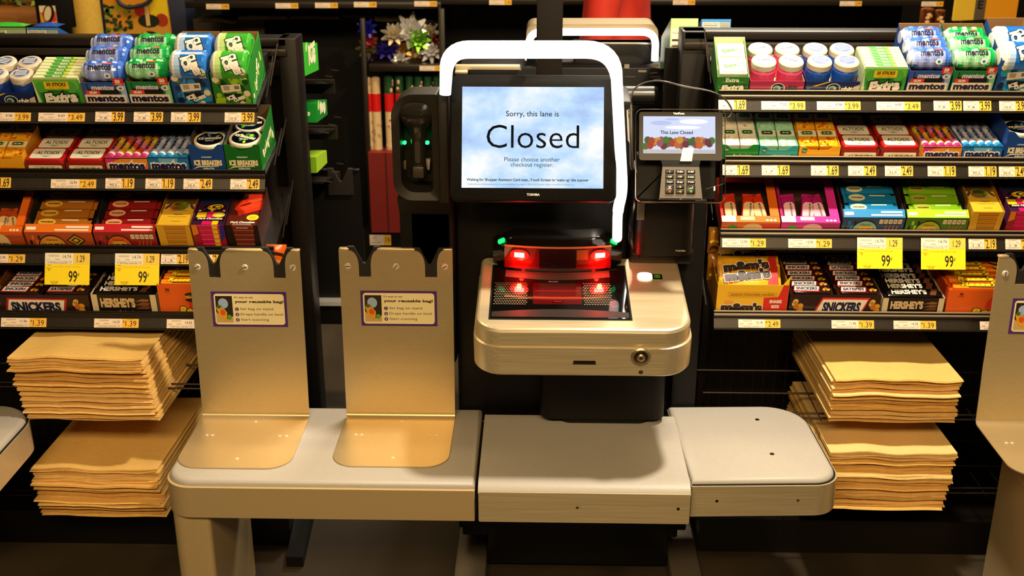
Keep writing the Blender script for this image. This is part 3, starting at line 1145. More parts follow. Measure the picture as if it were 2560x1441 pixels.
sx, sz, sw, sh = (q0[0] + q1[0]) / 2, (q0[1] + q1[1]) / 2, q1[0] - q0[0], q0[1] - q1[1]
mb = MB()
mb.M = T3(0, -.0008, 0)


def em(h, s=1.0):
    return c_(h, .41, emit=s, spec=.1)


mb.ink(FRONT, rect(sx, sz, sw, sh), em('d2dcf8', 1.0), 2)
for fx, fz, ww, hh in ((-.25, .32, .3, .12), (.2, .36, .4, .14), (.05, .2, .5, .1), (-.1, .42, .2, .06)):
    mb.ink(FRONT, ell(sx + fx * sw, sz + fz * sh, ww * sw * .5, hh * sh * .5, 16), em('b4c4f0' if fx < 0 else 'fcfcff', 1.0), 3)
random.seed(3)
for i in range(34):
    f = (i * .618) % 1.0
    fx = -.47 + .94 * f
    mb.ink(FRONT, ell(sx + fx * sw, sz - (.31 - .17 * abs(math.sin(i * 2.3))) * sh, .05 * sw, .10 * sh, 9), em(('3c7a2c', 'b8322c', 'd89a2c', '6c2230', '2f6428', 'd0662a', 'a85060')[(i * 3) % 7], .8), 4 + i % 6)
mb.ink(FRONT, rect(sx, sz - .45 * sh, sw, .1 * sh), em('cfc4c4', .9), 12)
q = pl_(1691, 332)
mb.text(FRONT, 'This Lane Closed', q[0], q[1], c_('101838', .8, spec=.05), w=.45 * sw, k=12, bold=.02)
mb.build('display', pin)
mb = MB()
q = pl_(1716, 388)
mb.M = T3(0, -.0010, 0)
mb.ink(FRONT, [(q[0] - .014, q[1] - .014), (q[0] + .011, q[1] - .014), (q[0] + .015, q[1] + .014), (q[0] - .008, q[1] + .015)], c_('efe6d6', .5), 14)
mb.build('paper_sticker', pin)
# keypad well and keys
k0, k1 = pl_(1648, 408), pl_(1756, 500)
mb = MB()
mb.M = T3(0, -.0006, 0)
kc, kz, kw, kh = (k0[0] + k1[0]) / 2, (k0[1] + k1[1]) / 2, k1[0] - k0[0], k0[1] - k1[1]
mb.prism([(kc - kw * .42, kz + kh * .46), (kc + kw * .42, kz + kh * .46), (kc + kw * .5, kz - kh * .5), (kc - kw * .5, kz - kh * .5)], 0, .003, c_('5a5048', .4), 'y')
mb.ink(FRONT, [(kc - kw * .46, kz + kh * .58), (kc + kw * .46, kz + kh * .58), (kc + kw * .42, kz + kh * .4), (kc - kw * .42, kz + kh * .4)], DARK, 1)
mb.ink(FRONT, rect(kc, kz - kh * .485, kw * .96, kh * .05), DARK, 2)
mb.text(FRONT, '- o -', kc, kz - kh * .485, c_('c8c0b4'), h=.0018, k=3)
mb.build('keypad_plate', pin)
kx = [pl_(1674, 430)[0], pl_(1700, 430)[0], pl_(1727, 430)[0]]
kzs = [pl_(1700, y)[1] for y in (430, 443, 456, 468, 480)]
dx, dz = kx[1] - kx[0], kzs[0] - kzs[1]
KEY = c_('16120f', .35)
keys = [(kx[c], kzs[r_], dx * .8, dz * .78, t_, 0) for r_ in range(3) for c, t_ in enumerate(('1', '2 abc', '3 def', '4 ghi', '5 jkl', '6 mno', '7 pqrs', '8 tuv', '9 wxyz')[r_ * 3:r_ * 3 + 3])]
zb2 = (kzs[3] + kzs[4]) / 2
keys += [(kx[0], zb2, dx * .82, dz * 1.8, 'X', 1), (kx[1], kzs[3], dx * .8, dz * .78, '0', 0), (kx[1], kzs[4], dx * .8, dz * .78, '<', 2), (kx[2], zb2, dx * .82, dz * 1.8, 'o', 3)]
for (x, z, w_, h_, t_, kind_) in keys:
    mb = MB()
    mb.M = T3(x, -.0008, z)
    mb.rbox(-w_ / 2, -.0032, -h_ / 2, w_ / 2, .001, h_ / 2, KEY, .0012)
    f = FR((0, -.0032, 0), (1, 0, 0), (0, 0, 1))
    if kind_ == 0:
        mb.text(f, t_, 0, 0, c_('e8e0d4'), h=h_ * .5, maxw=w_ * .72, bold=.03)
    elif kind_ == 1:
        mb.text(f, 'X', 0, h_ * .18, c_('f0e8dc'), h=h_ * .34, bold=.02)
        mb.text(f, 'x', 0, -h_ * .25, c_('e0402a'), h=h_ * .22, bold=.06)
    elif kind_ == 2:
        mb.text(f, '<', 0, 0, c_('e0b030'), h=h_ * .6, bold=.05)
    else:
        mb.ink(f, rect(0, h_ * .1, w_ * .4, h_ * .05), c_('f0e8dc'), 2)
        mb.ink(f, rect(w_ * .18, h_ * .2, w_ * .07, h_ * .25), c_('f0e8dc'), 2)
        mb.text(f, 'o', 0, -h_ * .22, c_('3cc05a'), h=h_ * .26, bold=.05)
    mb.build('key', pin)
mb = MB()
q = pl_(1786, 472)
mb.M = T3(0, -.0004, 0)
mb.ink(FRONT, rect(q[0], q[1], .003, .009), c_('fff8ec', .4, emit=.6), 2)
q = pl_(1785, 478)
mb.ink(FRONT, [(q[0] - .018, q[1] + .004), (q[0] + .022, q[1] + .016), (q[0] + .022, q[1] + .0165), (q[0] - .018, q[1] + .0045)], c_('6a5e50'), 1)
mb.build('card_slot_light', pin)
# stylus in its side clip and its cord
st = thing('stylus', 'black stylus in a clip on the left side of the card terminal', 'stylus', T3(*PY(1579, 300, 2.40)))
mb = part('', st)
a, b = PY(1578, 262, 2.405), PY(1580, 425, 2.36)
mb.tube([a, a.lerp(b, .3), a.lerp(b, .9), b], [.0032, .0044, .0044, .002], c_('1a1612', .3), 10)
mb.build('pen', st)
mb = part('', st)
a2, b2 = PY(1570, 275, 2.42), PY(1573, 350, 2.40)
mb.tube([PY(1580, 274, 2.41), a2, b2, PY(1578, 358, 2.40)], .0035, c_('b8a284', .3, .7), 8)
mb.build('holder_clip', st)
mb = MB()
pp = [PY(1578, 262, 2.405), PY(1578, 240, 2.41), PY(1590, 219, 2.42), PY(1620, 205, 2.44), PY(1660, 204, 2.45), PY(1710, 216, 2.46), PY(1770, 227, 2.46), PY(1806, 243, 2.45), PY(1827, 268, 2.43), PY(1827, 288, 2.42), PY(1818, 296, 2.41)]
sm = []
for i in range(len(pp) - 1):
    p0_, p1_, p2_, p3_ = pp[max(i - 1, 0)], pp[i], pp[i + 1], pp[min(i + 2, len(pp) - 1)]
    for k in range(5):
        t = k / 5
        sm.append(.5 * ((2 * p1_) + (p2_ - p0_) * t + (2 * p0_ - 5 * p1_ + 4 * p2_ - p3_) * t * t + (3 * p1_ - p0_ - 3 * p2_ + p3_) * t ** 3))
sm.append(pp[-1])
mb.M = st.matrix_world.inverted()
mb.tube(sm, .0019, c_('2a2420', .25, 0, .7), 8)
cd = mb.build('cord', st)
cd.matrix_local = Matrix.Identity(4)
# mount neck of the terminal
mb = MB()
mb.M = pin.matrix_world.inverted()
mb.rbox(.225, 2.43, 1.03, .355, 2.56, 1.12, BLACK2, .01)
mb.build('mount_neck', pin)

# lane pole behind the monitor
a, b = PY(1342, 0, 2.92), PY(1408, 0, 2.92)
mb = MB()
mb.M = T3(-(a.x + b.x) / 2, -2.95, 0)
mb.rbox(a.x, 2.92, 0, b.x, 2.99, 2.6, noisy('pole_paint', '17120d', '1e1812', (400, 400, 400), (.4, .5), 0, .05, spec=.2), .003)
o = mb.build('lane_pole')
o.location = ((a.x + b.x) / 2, 2.95, 0)
tag(o, 'tall dark square lane pole rising behind the light bow', 'pole')
# ------------------------------------------------------------------ candy racks
class Shelf:
    pass


def wrapx(r):
    """bend a flat print about the x axis (roll or bottle lying along x)"""
    return lambda p: (p[0], (r + p[2]) * math.sin(p[1] / r), (r + p[2]) * math.cos(p[1] / r))


def rack(name, label, x0, x1, xback0, xback1, ztop, specs, endx, side):
    rk = thing(name, label, 'rack', T3((x0 + x1) / 2, 2.9, 0))
    mb = part('', rk)
    mb.box(xback0, 2.985, 0.0, xback1, 3.0, ztop - .01, RACK)
    mb.build('back_panel', rk)
    mb = part('', rk)
    mb.rbox(xback0, 2.93, ztop - .022, xback1, 3.0, ztop, RACK, .003)
    mb.rbox(xback0, 2.92, ztop - .045, xback1, 2.95, ztop - .027, RAIL, .003)
    mb.rbox(xback0, 2.95, ztop - .10, xback1, 2.975, ztop - .045, RACK, .003)
    mb.build('top_rail', rk)
    mb = part('', rk)
    a, b = endx
    mb.rbox(a, 2.93, 0, b, 3.02, ztop, RACK, .004)
    mb.build('end_upright', rk)
    mb = part('', rk)
    s_ = -1 if side == 'left' else 1
    e0 = (a if side == 'left' else b) + s_ * .03
    mb.rbox(e0 - .012, 2.86, 0, e0 + .012, 2.9, ztop - .03, RACK, .004)
    mb.build('inner_upright', rk)
    # wire grid hanging behind the shelves
    mb = part('', rk)
    g0, g1 = (x0, e0) if side == 'left' else (e0, x1)
    z = .16
    while z < ztop - .1:
        mb.box(g0, 2.90, z - .0012, g1, 2.9024, z + .0012, WIRE)
        z += .062
    x = g0
    while x < g1:
        mb.box(x - .001, 2.9026, .15, x + .001, 2.9046, ztop - .08, WIRE)
        x += .03
    mb.build('wire_grid', rk)
    shelves = []
    for i, (Y0, ylip, yr, yb, xpx, xe0, xe1, tilt, dep) in enumerate(specs):
        sh = Shelf()
        sh.Y, sh.z, sh.tilt, sh.ylip = Y0, PY(xpx, ylip, Y0).z, R(tilt), ylip
        zr, zb = PY(xpx, yr, Y0 - .006).z, PY(xpx, yb, Y0 - .018).z
        sh.rail = (Y0 - .0065, zr, Y0 - .0185, zb)
        sh.xpx = xpx
        t = R(tilt)
        zf = sh.z - .012
        D = dep
        mb = part('', rk)
        pr = [(Y0 + .004, zf), (Y0 + .004 + D * math.cos(t), zf + D * math.sin(t)), (Y0 + .006 + D * math.cos(t), zf + D * math.sin(t) - .006), (Y0 + .006, zf - .006)]
        mb.prism(pr, xe0, xe1, RACK, 'x')
        lip = [(Y0, sh.z), (Y0 + .004, sh.z), (Y0 + .006, zf - .008), (Y0 + .002, zf - .010), (Y0 - .002, zr + .004), (Y0 - .006, zr + .006), (Y0 - .007, zr + .003), (Y0 - .002, zr + .010), (Y0 - .003, sh.z - .008), (Y0 - .001, sh.z - .006)]
        mb.prism([(Y0 - .002, sh.z), (Y0 + .004, sh.z), (Y0 + .006, zf - .01), (Y0 + .004, zr), (Y0 - .002, zr)], xe0, xe1, RACK, 'x')
        mb.build('shelf', rk)
        mb = part('', rk)
        HI = RAIL_GLINT if side == 'right' else RAIL  # lit lip edges of the right rack painted as a pale bead
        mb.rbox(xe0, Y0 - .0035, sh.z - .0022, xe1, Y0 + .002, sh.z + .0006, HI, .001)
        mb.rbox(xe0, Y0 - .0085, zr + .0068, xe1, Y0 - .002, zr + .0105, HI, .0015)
        mb.build('lip_highlight_bead', rk)
        mb = part('', rk)
        mb.prism([(Y0 - .006, zr + .008), (Y0 - .002, zr + .010), (Y0 + .004, zr + .002), (Y0 - .012, zb - .001), (Y0 - .0215, zb - .003), (Y0 - .0205, zb + .0005), (Y0 - .0165, zb + .001), (Y0 - .0052, zr + .0005), (Y0 - .0095, zr + .001), (Y0 - .0095, zr + .006)], xe0, xe1, RAIL, 'x')
        mb.rbox(xe0, Y0 - .0045, sh.z - .016, xe1, Y0 - .001, sh.z - .010, RAIL, .001)
        mb.build('price_rail', rk)
        # inclined end rods that fence in the products
        xx = xe1 if side == 'left' else xe0
        for k, (dy, l) in enumerate(((.05, .11), (.10, .12))):
            mb = part('', rk)
            p = Vector((xx + (.012 if side == 'left' else -.012), Y0 + dy, zf + dy * math.tan(t)))
            mb.tube([p, p + Vector((0, l * math.cos(t), .045 + l * math.sin(t)))], .0018, WIRE, 6)
            mb.build('end_rod', rk)
        sh.rack = rk
        sh.side = side
        sh.n = i
        shelves.append(sh)
    return rk, shelves


LRK, LS = rack('candy_rack', 'dark candy rack left of the bag stands, four sloping shelves', -1.75, -.64, -1.75, -.645, 1.316,
               [(2.70, 258, 279, 306, 300, -1.75, -.676, 20, .25), (2.68, 423, 445, 473, 300, -1.75, -.664, 12, .25),
                (2.65, 614, 634, 661, 300, -1.75, -.650, 20, .27), (2.60, 779, 793, 821, 300, -1.75, -.650, 7, .33)], (-.668, -.62), 'left')
RRK, RS = rack('candy_rack', 'dark candy rack right of the card terminal, four sloping shelves', .40, 1.5, .37, 1.5, 1.337,
               [(2.70, 226, 250, 277, 2100, .430, 1.5, 20, .25), (2.68, 391, 413, 441, 2100, .452, 1.5, 12, .25),
                (2.65, 574, 594, 622, 2100, .448, 1.5, 20, .27), (2.60, 779, 797, 823, 2100, .437, 1.5, 7, .33)], (.366, .43), 'right')
# wire shelves that carry the paper bags
for rk, xa, xb, zs in ((LRK, -1.75, -.66, (.500, .185)), (RRK, .44, 1.5, (.435, .225))):
    for z in zs:
        mb = part('', rk)
        for y in (2.56, 2.585, 2.70, 2.84):
            mb.tube([(xa, y, z), (xb, y, z)], .0028, WIRE, 6)
        x = xa
        while x < xb:
            mb.box(x - .001, 2.55, z - .004, x + .001, 2.9, z - .002, WIRE)
            x += .055
        mb.build('wire_shelf', rk)
    mb = part('', rk)
    mb.box(xa, 2.62, .0, xb, 2.98, .10, RACK)
    mb.build('base', rk)


def slot(sh, x0, x1, dy=0.0, dz=0.0):
    y = sh.ylip
    o0, o1 = PY(x0, y, sh.Y + .010), PY(x1, y, sh.Y + .010)
    M = T3(o0.x, sh.Y + .010 + dy, sh.z - .0105 + dz) @ RX(sh.tilt)
    return M, o1.x - o0.x


def fitH(M, W, yp, y=0.0, lo=.005, hi=.25):
    return solve(lambda h: pj(M @ Vector((W / 2, y, h)))[1], lo, hi, yp)


def fitD(M, W, h, yp):
    return solve(lambda d: pj(M @ Vector((W / 2, d, h)))[1], .02, .4, yp)


def carton(M, W, D, H, front, side=None, inner='6b5236', Hs=None, Hb=None, notch=None, t=.0012):
    """open display carton: front panel (optional notch), sloping sides, back, base"""
    mb = MB()
    F, S = c_(front, .38), c_(side or front, .45)
    I = c_(inner, .8)
    Hs = Hs or H
    Hb = Hb or Hs
    g = .0006
    if notch:
        a, b, dz, r_ = notch
        x0, x1 = a * W, b * W
        pl = [(g, 0), (W - g, 0), (W - g, H), (x1 + r_, H)]
        for i in range(7):
            q = i / 6
            pl.append((x1 + r_ * (1 - q) - r_ * .6 * q, H - dz * (.5 - .5 * math.cos(math.pi * q))))
        for i in range(7):
            q = 1 - i / 6
            pl.append((x0 - r_ * (1 - q) + r_ * .6 * q, H - dz * (.5 - .5 * math.cos(math.pi * q))))
        pl += [(x0 - r_, H), (g, H)]
    else:
        pl = [(g, 0), (W - g, 0), (W - g, H), (g, H)]
    mb.prism(pl, 0, t, F, 'y', mcap=F)
    for xa in (g, W - g - t):
        mb.prism([(0, 0), (D, 0), (D, Hb), (t, Hs if Hs <= H else H)], xa, xa + t, S, 'x')
    mb.box(g, D - t, 0, W - g, D, Hb, I)
    mb.box(g, 0, 0, W - g, D, t, I)
    # inner faces of plain card
    mb.prism([(t, .001), (D - t, .001), (D - t, Hb - .001), (t * 2, min(H, Hs) - .001)], g + t, g + t + .0003, I, 'x')
    mb.prism([(t, .001), (D - t, .001), (D - t, Hb - .001), (t * 2, min(H, Hs) - .001)], W - g - t - .0003, W - g - t, I, 'x')
    return mb


def done(mb, name, M, label, cat, group=None):
    o = mb.build(name)
    o.matrix_world = M
    return tag(o, label, cat, group)


WHT, CRM2 = c_('f6efe2', .4), c_('e8d8b4', .4)
YEL, REDP, BLK = c_('f6cf1a', .4), c_('d8231c', .35), c_('150f14', .35)


# ---- gum bottles standing in a tray (pink or blue)
def gum_tray(sh, x0, x1, yt, yb, body, front, ink, name, where, yellow=False):
    M, W = slot(sh, x0, x1)
    H = fitH(M, W, yt)
    D = .125
    mb = carton(M, W, D, H, front, None, 'c9b08a')
    r_ = min(H * .55, .016)
    cx = W * .52
    mb.ink(FRONT, ell(cx, H * .45, .0165, .0135), WHT, 1)
    mb.ink(FRONT, ell(cx, H * .45, .0145, .0118), c_('10202e', .3), 2)
    mb.ink(FRONT, ell(cx - .002, H * .42, .009, .0085), c_('9fb4b8', .3), 3)
    mb.ink(FRONT, ell(cx - .004, H * .36, .005, .006), c_('2a5a6a', .3), 4)
    mb.text(FRONT, 'rbit', cx + .031, H * .42, WHT if front[0] < '4' else c_('1c1420'), h=.014, bold=.05, shear=.25, outline=c_('0a0a14'), ow=.05, k=5)
    if yellow:
        mb.ink(FRONT, [(W * .12, H * .62), (W * .4, H * .98), (W * .46, H * .98), (W * .2, H * .62)], YEL, 2)
        mb.ink(FRONT, ell(W * .06, H * .5, .006, .005), c_('4a6a8a'), 2)
        mb.ink(FRONT, [(W * .78, 0), (W, 0), (W, H * .75), (W * .9, H * .6)], c_('d8c4a4'), 1)
    done(mb, 'gum_carton', M, f'shallow {name} gum carton of four upright bottles on the top shelf, {where}', 'carton', 'gum cartons')
    B, LID = c_(body, .22, coat=.4), c_('d2c6b2', .4)
    rad = W * .235
    for j, yy in ((1, .092), (0, .034)):
        for i, xx in ((0, .25), (1, .75)):
            lz = .068
            t = thing('gum_bottle', f'{"left" if i == 0 else "right"} {"rear" if j else "front"} {name} gum bottle with a pale lid, {where}', 'bottle', M @ T3(xx * W, yy, .0015) @ RZ(random.uniform(-.6, .6)), 'upright gum bottles')
            m1 = MB()
            m1.lathe([(rad * .93, 0), (rad, .004), (rad, .018), (rad * .985, .020), (rad, .024), (rad, .046), (rad * .96, .050), (rad * .9, .052)], B, 24)
            m1.box(-.0001, 0, 0, 0, 0.0001, .0001, B)
            m1.build('bottle_body', t)
            m1 = MB()
            m1.lathe([(rad * .93, .052), (rad * .97, .054), (rad * .97, .066), (rad * .9, .0695), (rad * .6, .0705), (0, .0705)], LID, 24)
            f = TOPF(.0706)
            if ink == 'pink':
                m1.ink(f, ell(0, 0, rad * .72, rad * .72), c_('e0919c', .4), 1)
                m1.text(f, 'orbit', .004, 0, c_('1c2a5e'), w=rad * .7, bold=.04)
                m1.ink(f, ell(-rad * .45, 0, rad * .13, rad * .12), c_('2a4aa0'), 2)
            else:
                m1.ink(f, ell(0, 0, rad * .72, rad * .72), c_('b8b4b0', .4), 1)
                m1.ink(f, ell(0, 0, rad * .62, rad * .62), c_('2a4a94', .4), 2)
                for k in range(4):
                    m1.ink(f, rect(0, rad * (.33 - .22 * k), rad * .95, rad * .09), WHT, 3)
            m1.build('bottle_lid', t)


# ---- carton of flat stick packs, packs standing one behind the other
def stick_carton(sh, x0, x1, yt, yb, name, where, n=7):
    M, W = slot(sh, x0, x1)
    H = fitH(M, W, yt)
    D = fitD(M, W, H + .004, yb)
    mb = carton(M, W, D, H, '3da432', 'c8d8a8', 'c9b08a')
    mb.ink(FRONT, [(0.001, 0), (W * .09, 0), (W * .02, H), (0.001, H)], c_('d6e8b4'), 1)
    mb.ink(FRONT, [(W * .12, 0), (W * .92, 0), (W * .93, H * .5), (W * .8, H * .62), (W * .2, H * .62), (W * .1, H * .5)], c_('177a26'), 1)
    mb.ink(FRONT, [(W * .03, H * .7), (W * .2, H * .55), (W * .8, H * .55), (W * .97, H * .7), (W * .97, H), (W * .03, H)], c_('6cc044'), 1)
    for xx in (.18, .80):
        mb.ink(FRONT, ell(xx * W, H * .72, W * .12, H * .22), c_('4fae3c'), 2)
    mb.ink(FRONT, rect(W * .5, H * .80, W * .52, H * .27), YEL, 3)
    mb.text(FRONT, '35 STICKS', W * .5, H * .84, INK, w=W * .42, h=H * .13, bold=.04, shear=.15, k=4)
    mb.text(FRONT, 'over 7 packs', W * .5, H * .71, c_('a08a10'), w=W * .34, k=4)
    mb.text(FRONT, 'Extra', W * .52, H * .34, WHT, w=W * .72, h=H * .42, bold=.07, shear=.18, outline=c_('0c2410'), ow=.09, k=5, rot=.1)
    mb.text(FRONT, 'spearmint gum', W * .6, H * .08, c_('d8e8c0'), w=W * .5, k=5)
    done(mb, 'gum_carton', M, f'{name} gum carton of stick packs with yellow sign, {where}', 'carton', 'gum cartons')
    pd = (D - .004) / n
    for k in range(n):
        pm = MB()
        pm.rbox(-W * .485, 0, 0, W * .485, pd * .9, H + .003, c_('c4ce94', .4), .0012, 1)
        f = TOPF(H + .0031)
        yc = pd * .45
        pm.ink(f, [(-W * .2, yc - pd * .40), (W * .24, yc - pd * .40), (W * .18, yc + pd * .40), (-W * .26, yc + pd * .40)], c_('1c8f20', .4), 1)
        pm.ink(f, ell(W * .18, yc, W * .05, pd * .25, 10), c_('e8d820'), 2)
        pm.text(f, 'Extra', W * .02, yc, WHT, w=W * .16, bold=.04, k=3)
        pm.ink(f, rect(-W * .36, yc - pd * .05, W * .18, pd * .3), c_('f4f2dc'), 1)
        pm.ink(f, rect(W * .36, yc - pd * .05, W * .2, pd * .3), c_('f4f2dc'), 1)
        if k > 0:
            pass
        done(pm, 'gum_pack', M @ T3(W / 2, .0025 + k * pd, .0015), ('front' if k == 0 else ('rearmost' if k == n - 1 else ('second', 'third', 'fourth', 'fifth', 'sixth')[k - 1])) + f' green and white stick gum pack in its carton, {where}', 'gum pack', 'stick gum packs')


# ---- bottle lying across a carton
def lying_bottle(M, L, r, style, label, rot=0.0):
    body, lab, cap = {'blue': ('3f6fd8', '96a4e0', 'b8c0e4'), 'green': ('12a850', '9ad8a8', 'a8d8b4'), 'iceblue': ('1c6fcc', 'a8c4e8', 'd4d4d0'), 'icegreen': ('35a52a', 'b4d480', 'd8d8c0')}[style]
    t = thing('gum_bottle', label, 'bottle', M, 'gum bottles lying across their cartons')
    mb = MB()
    B = c_(body, .2, coat=.5)
    ice = style.startswith('ice')
    n, seg = 24, 20
    rings, mats_ = [], []
    for i in range(seg + 1):
        f = i / seg
        if ice:
            rad = r * (1 - .25 * max(0, abs(f - .5) * 2 - .86) / .14)
        else:
            rad = r * (.95 + .05 * math.cos(2 * math.pi * (f * 4))) * (1 - .45 * max(0, abs(f - .5) * 2 - .82) / .18)
        rings.append([((f - .5) * L, rad * math.sin(2 * math.pi * k / n), rad * math.cos(2 * math.pi * k / n)) for k in range(n)])
    LB = c_(lab, .25, coat=.4)
    CP = c_(cap, .3)
    for i in range(seg):
        f = (i + .5) / seg
        for k in range(n):
            a = (k + .5) / n * 360
            a = a - 360 if a > 180 else a
            if ice:
                m_ = CP if f < .16 else (LB if f < .30 else B)
            else:
                lim = 52 * (1 - abs(f - .42) / .42 * .35)
                m_ = CP if f < .07 else (LB if (abs(a + 12) < lim and f < .78) else B)
            j = (k + 1) % n
            mb.add([rings[i][k], rings[i + 1][k], rings[i + 1][j], rings[i][j]], [(0, 1, 2, 3)], m_)
    mb.add(rings[0], [tuple(range(n))], CP)
    mb.add(rings[-1], [tuple(range(n))[::-1]], B)
    mb.defm = wrapx(r * 1.004)
    I4 = Matrix.Identity(4)
    if ice:
        if style == 'iceblue':
            mb.ink(I4, [(.05 * L, -.02), (.3 * L, -.024), (.28 * L, .01), (.1 * L, .016)], c_('8fc0f0', .2), 1)
        else:
            mb.ink(I4, [(.05 * L, -.02), (.3 * L, -.024), (.28 * L, .01), (.1 * L, .016)], c_('8fd05a', .2), 1)
        mb.text(I4, 'ICE', -.02 * L, .004, WHT, h=.021, w=.034, bold=.08, outline=INK, ow=.09, k=3, rot=-1.25)
        mb.text(I4, 'CUBES', .19 * L, .002, WHT, h=.019, w=.054, bold=.08, outline=INK, ow=.09, k=3, rot=-1.25)
        mb.ink(I4, ell(.36 * L, -.016, .011, .009, 10), WHT, 3)
        mb.ink(I4, ell(.42 * L, -.024, .007, .006, 8), c_('8a9a20'), 3)
        mb.text(I4, 'SPEARMINT' if style == 'icegreen' else 'PEPPERMINT', -.12 * L, 0, c_('2a6a9a' if style == 'iceblue' else '3a7a2a'), w=.034, k=3, rot=-1.25)
    else:
        mb.text(I4, 'mentos', -.04 * L, .009, c_('161032'), w=.56 * L, h=.0145, bold=.03, k=2)
        mb.text(I4, 'PURE FRESH', -.06 * L, -.003, c_('7a90c8' if style == 'blue' else '6ab07a'), w=.5 * L, k=2)
        mb.ink(I4, rect(.14 * L, .019, .2 * L, .004), c_('d85a3a'), 2)
        mb.ink(I4, ell(.14 * L, -.012, .008, .007, 12), WHT, 3)
        mb.ink(I4, ell(.14 * L, -.012, .004, .0035, 10), c_('2a7ab0'), 4)
    mb.defm = None
    mb.build('bottle_body', t)
    mb = MB()
    e = -.5 * L
    mb.lathe([(r * .62, 0), (r * .62, .006), (r * .5, .008), (0, .008)], CP, 20, M=T3(e + .004, 0, 0) @ RY(R(-90)))
    mb.build('bottle_lid', t)
    return t


def bottle_carton(sh, x0, x1, yt, rows, style, name, where, Hback):
    M, W = slot(sh, x0, x1)
    H = fitH(M, W, yt)
    D = .155
    ice = style.startswith('ice')
    col, side = {'blue': ('2a55a8', '1c3f86'), 'green': ('1c7a40', '14602e'), 'iceblue': ('1a4f96', '163f7a'), 'icegreen': ('2a7a24', '1f7a22')}[style]
    mb = carton(M, W, D, H, col, side, '9a6e3c', Hs=H, Hb=Hback)
    if not ice:
        pale = '9fc0e8' if style == 'blue' else '8ad0a0'
        mb.ink(FRONT, [(W * .62, 0), (W * .985, 0), (W * .985, H), (W * .86, H), (W * .86, H * .4)], c_(pale), 1)
        mb.ink(FRONT, rect(W * .46, H * .66, W * .7, H * .6), c_('0c0a10'), 2)
        mb.ink(FRONT, rect(W * .46, H * .86, W * .66, H * .22), c_(col), 3)
        mb.text(FRONT, 'mentos', W * .46, H * .80, c_('d8d0e0'), w=W * .52, bold=.05, k=4, shear=.1)
        mb.ink(FRONT, rr(W * .22, H * .60, W * .32, H * .17, .002), c_('e84038'), 5)
        mb.text(FRONT, 'GUM', W * .22, H * .60, WHT, h=H * .10, bold=.06, k=6)
        mb.ink(FRONT, rr(W * .48, H * .345, W * .93, H * .35, .0015), c_('f2e4d4'), 5)
        mb.text(FRONT, 'mentos', W * .48, H * .35, c_('1c1238'), w=W * .84, h=H * .27, bold=.05, k=6)
        mb.ink(FRONT, [(0.001, 0), (W * .6, 0), (W * .5, H * .16), (0.001, H * .16)], c_('d8d4c0'), 3)
        mb.text(FRONT, 'PURE FRESH', W * .5, H * .07, c_('5a7a8a' if style == 'blue' else '4a8a5a'), w=W * .7, h=H * .12, k=5)
        mb.ink(FRONT, rect(W * .85, H * 1.05, W * .24, H * .28), c_('d82a20'), 7)
        mb.text(FRONT, '50', W * .84, H * 1.07, WHT, h=H * .15, bold=.06, k=8)
        mb.text(FRONT, 'pieces', W * .86, H * .95, WHT, w=W * .15, k=8)
        mb.ink(FRONT, ell(W * .87, H * .78, W * .09, H * .11), c_('e8e4dc'), 7)
        mb.ink(FRONT, ell(W * .87, H * .78, W * .035, H * .045), c_('3a7a9a'), 8)
        fs = FR((W * .0 + .0001, 0, 0), (0, -1, 0), (0, 0, 1))
    else:
        A = ('3a86d0', '12305e', '0f9ad0') if style == 'iceblue' else ('6ab82a', '0f4a12', 'a0c820')
        random.seed(x0)
        for k in range(26):
            s_ = random.uniform(.006, .014)
            ex, ez = random.uniform(.1, .9) * W, random.uniform(.1, .9) * H
            ex, ez = min(max(ex, s_ + .001), W - s_ - .001), min(max(ez, s_), H - s_)
            mb.ink(FRONT, ell(ex, ez, s_, s_ * .9, 6, random.random() * 3), c_(A[k % 3], .4), 1 + k % 3)
        for ex, ez, s_ in ((.12, .82, .0085), (.88, .42, .0085), (.72, .12, .007)):
            mb.ink(FRONT, ell(ex * W, ez * H, s_, s_, 9), c_('ecdcbc'), 5)
            mb.ink(FRONT, ell(ex * W + .006, ez * H - .007, s_ * .7, s_ * .7, 9), c_('6a7a20'), 4)
        mb.ink(FRONT, [(W * .22, H * .66), (W * .74, H * .7), (W * .74, H * .5), (W * .25, H * .44)], c_('e8dcc8'), 6)
        for k in range(12):
            mb.ink(FRONT, rect(W * (.3 + .013 * k), H * .58, W * .006, H * .13), c_('3a2c24'), 7)
        mb.text(FRONT, '50', W * .64, H * .6, c_('3a2c24'), h=H * .1, bold=.05, k=7)
        mb.ink(FRONT, rect(W * .5, H * .36, W * .44, H * .12), c_('0c1414'), 6)
        mb.text(FRONT, 'ICE', W * .45, H * .30, WHT, h=H * .13, bold=.08, outline=INK, ow=.08, k=7, rot=.4)
        mb.text(FRONT, 'CUBES', W * .66, H * .27, WHT, h=H * .10, bold=.08, outline=INK, ow=.08, k=7, rot=.4)
        mb.text(FRONT, 'ICE CUBES', W * .45, H * .07, c_('f0dcc8'), w=W * .5, bold=.07, outline=c_('2a1a10'), ow=.08, k=8, rot=.12)
        mb.text(FRONT, 'GUM', W * .85, H * .86, c_('e8e8d8'), h=H * .06, bold=.03, k=7)
        if style == 'icegreen':                     # printed outer side panel
            fs = FR((W - .0006, 0, 0), (0, 1, 0), (0, 0, 1))
            for k in range(9):
                yy = .02 + .0135 * k
                mb.ink(fs, ell(yy, .02 + .006 * k, .006, .008 + .004 * (k % 3), 9, .3), c_(('e8d8b8', '3a9a2a', 'b8c860')[k % 3]), 1)
            mb.text(fs, 'ICE CUBES', D * .45, H * .55, c_('f0e0c8'), w=D * .5, bold=.06, k=3, rot=.9)
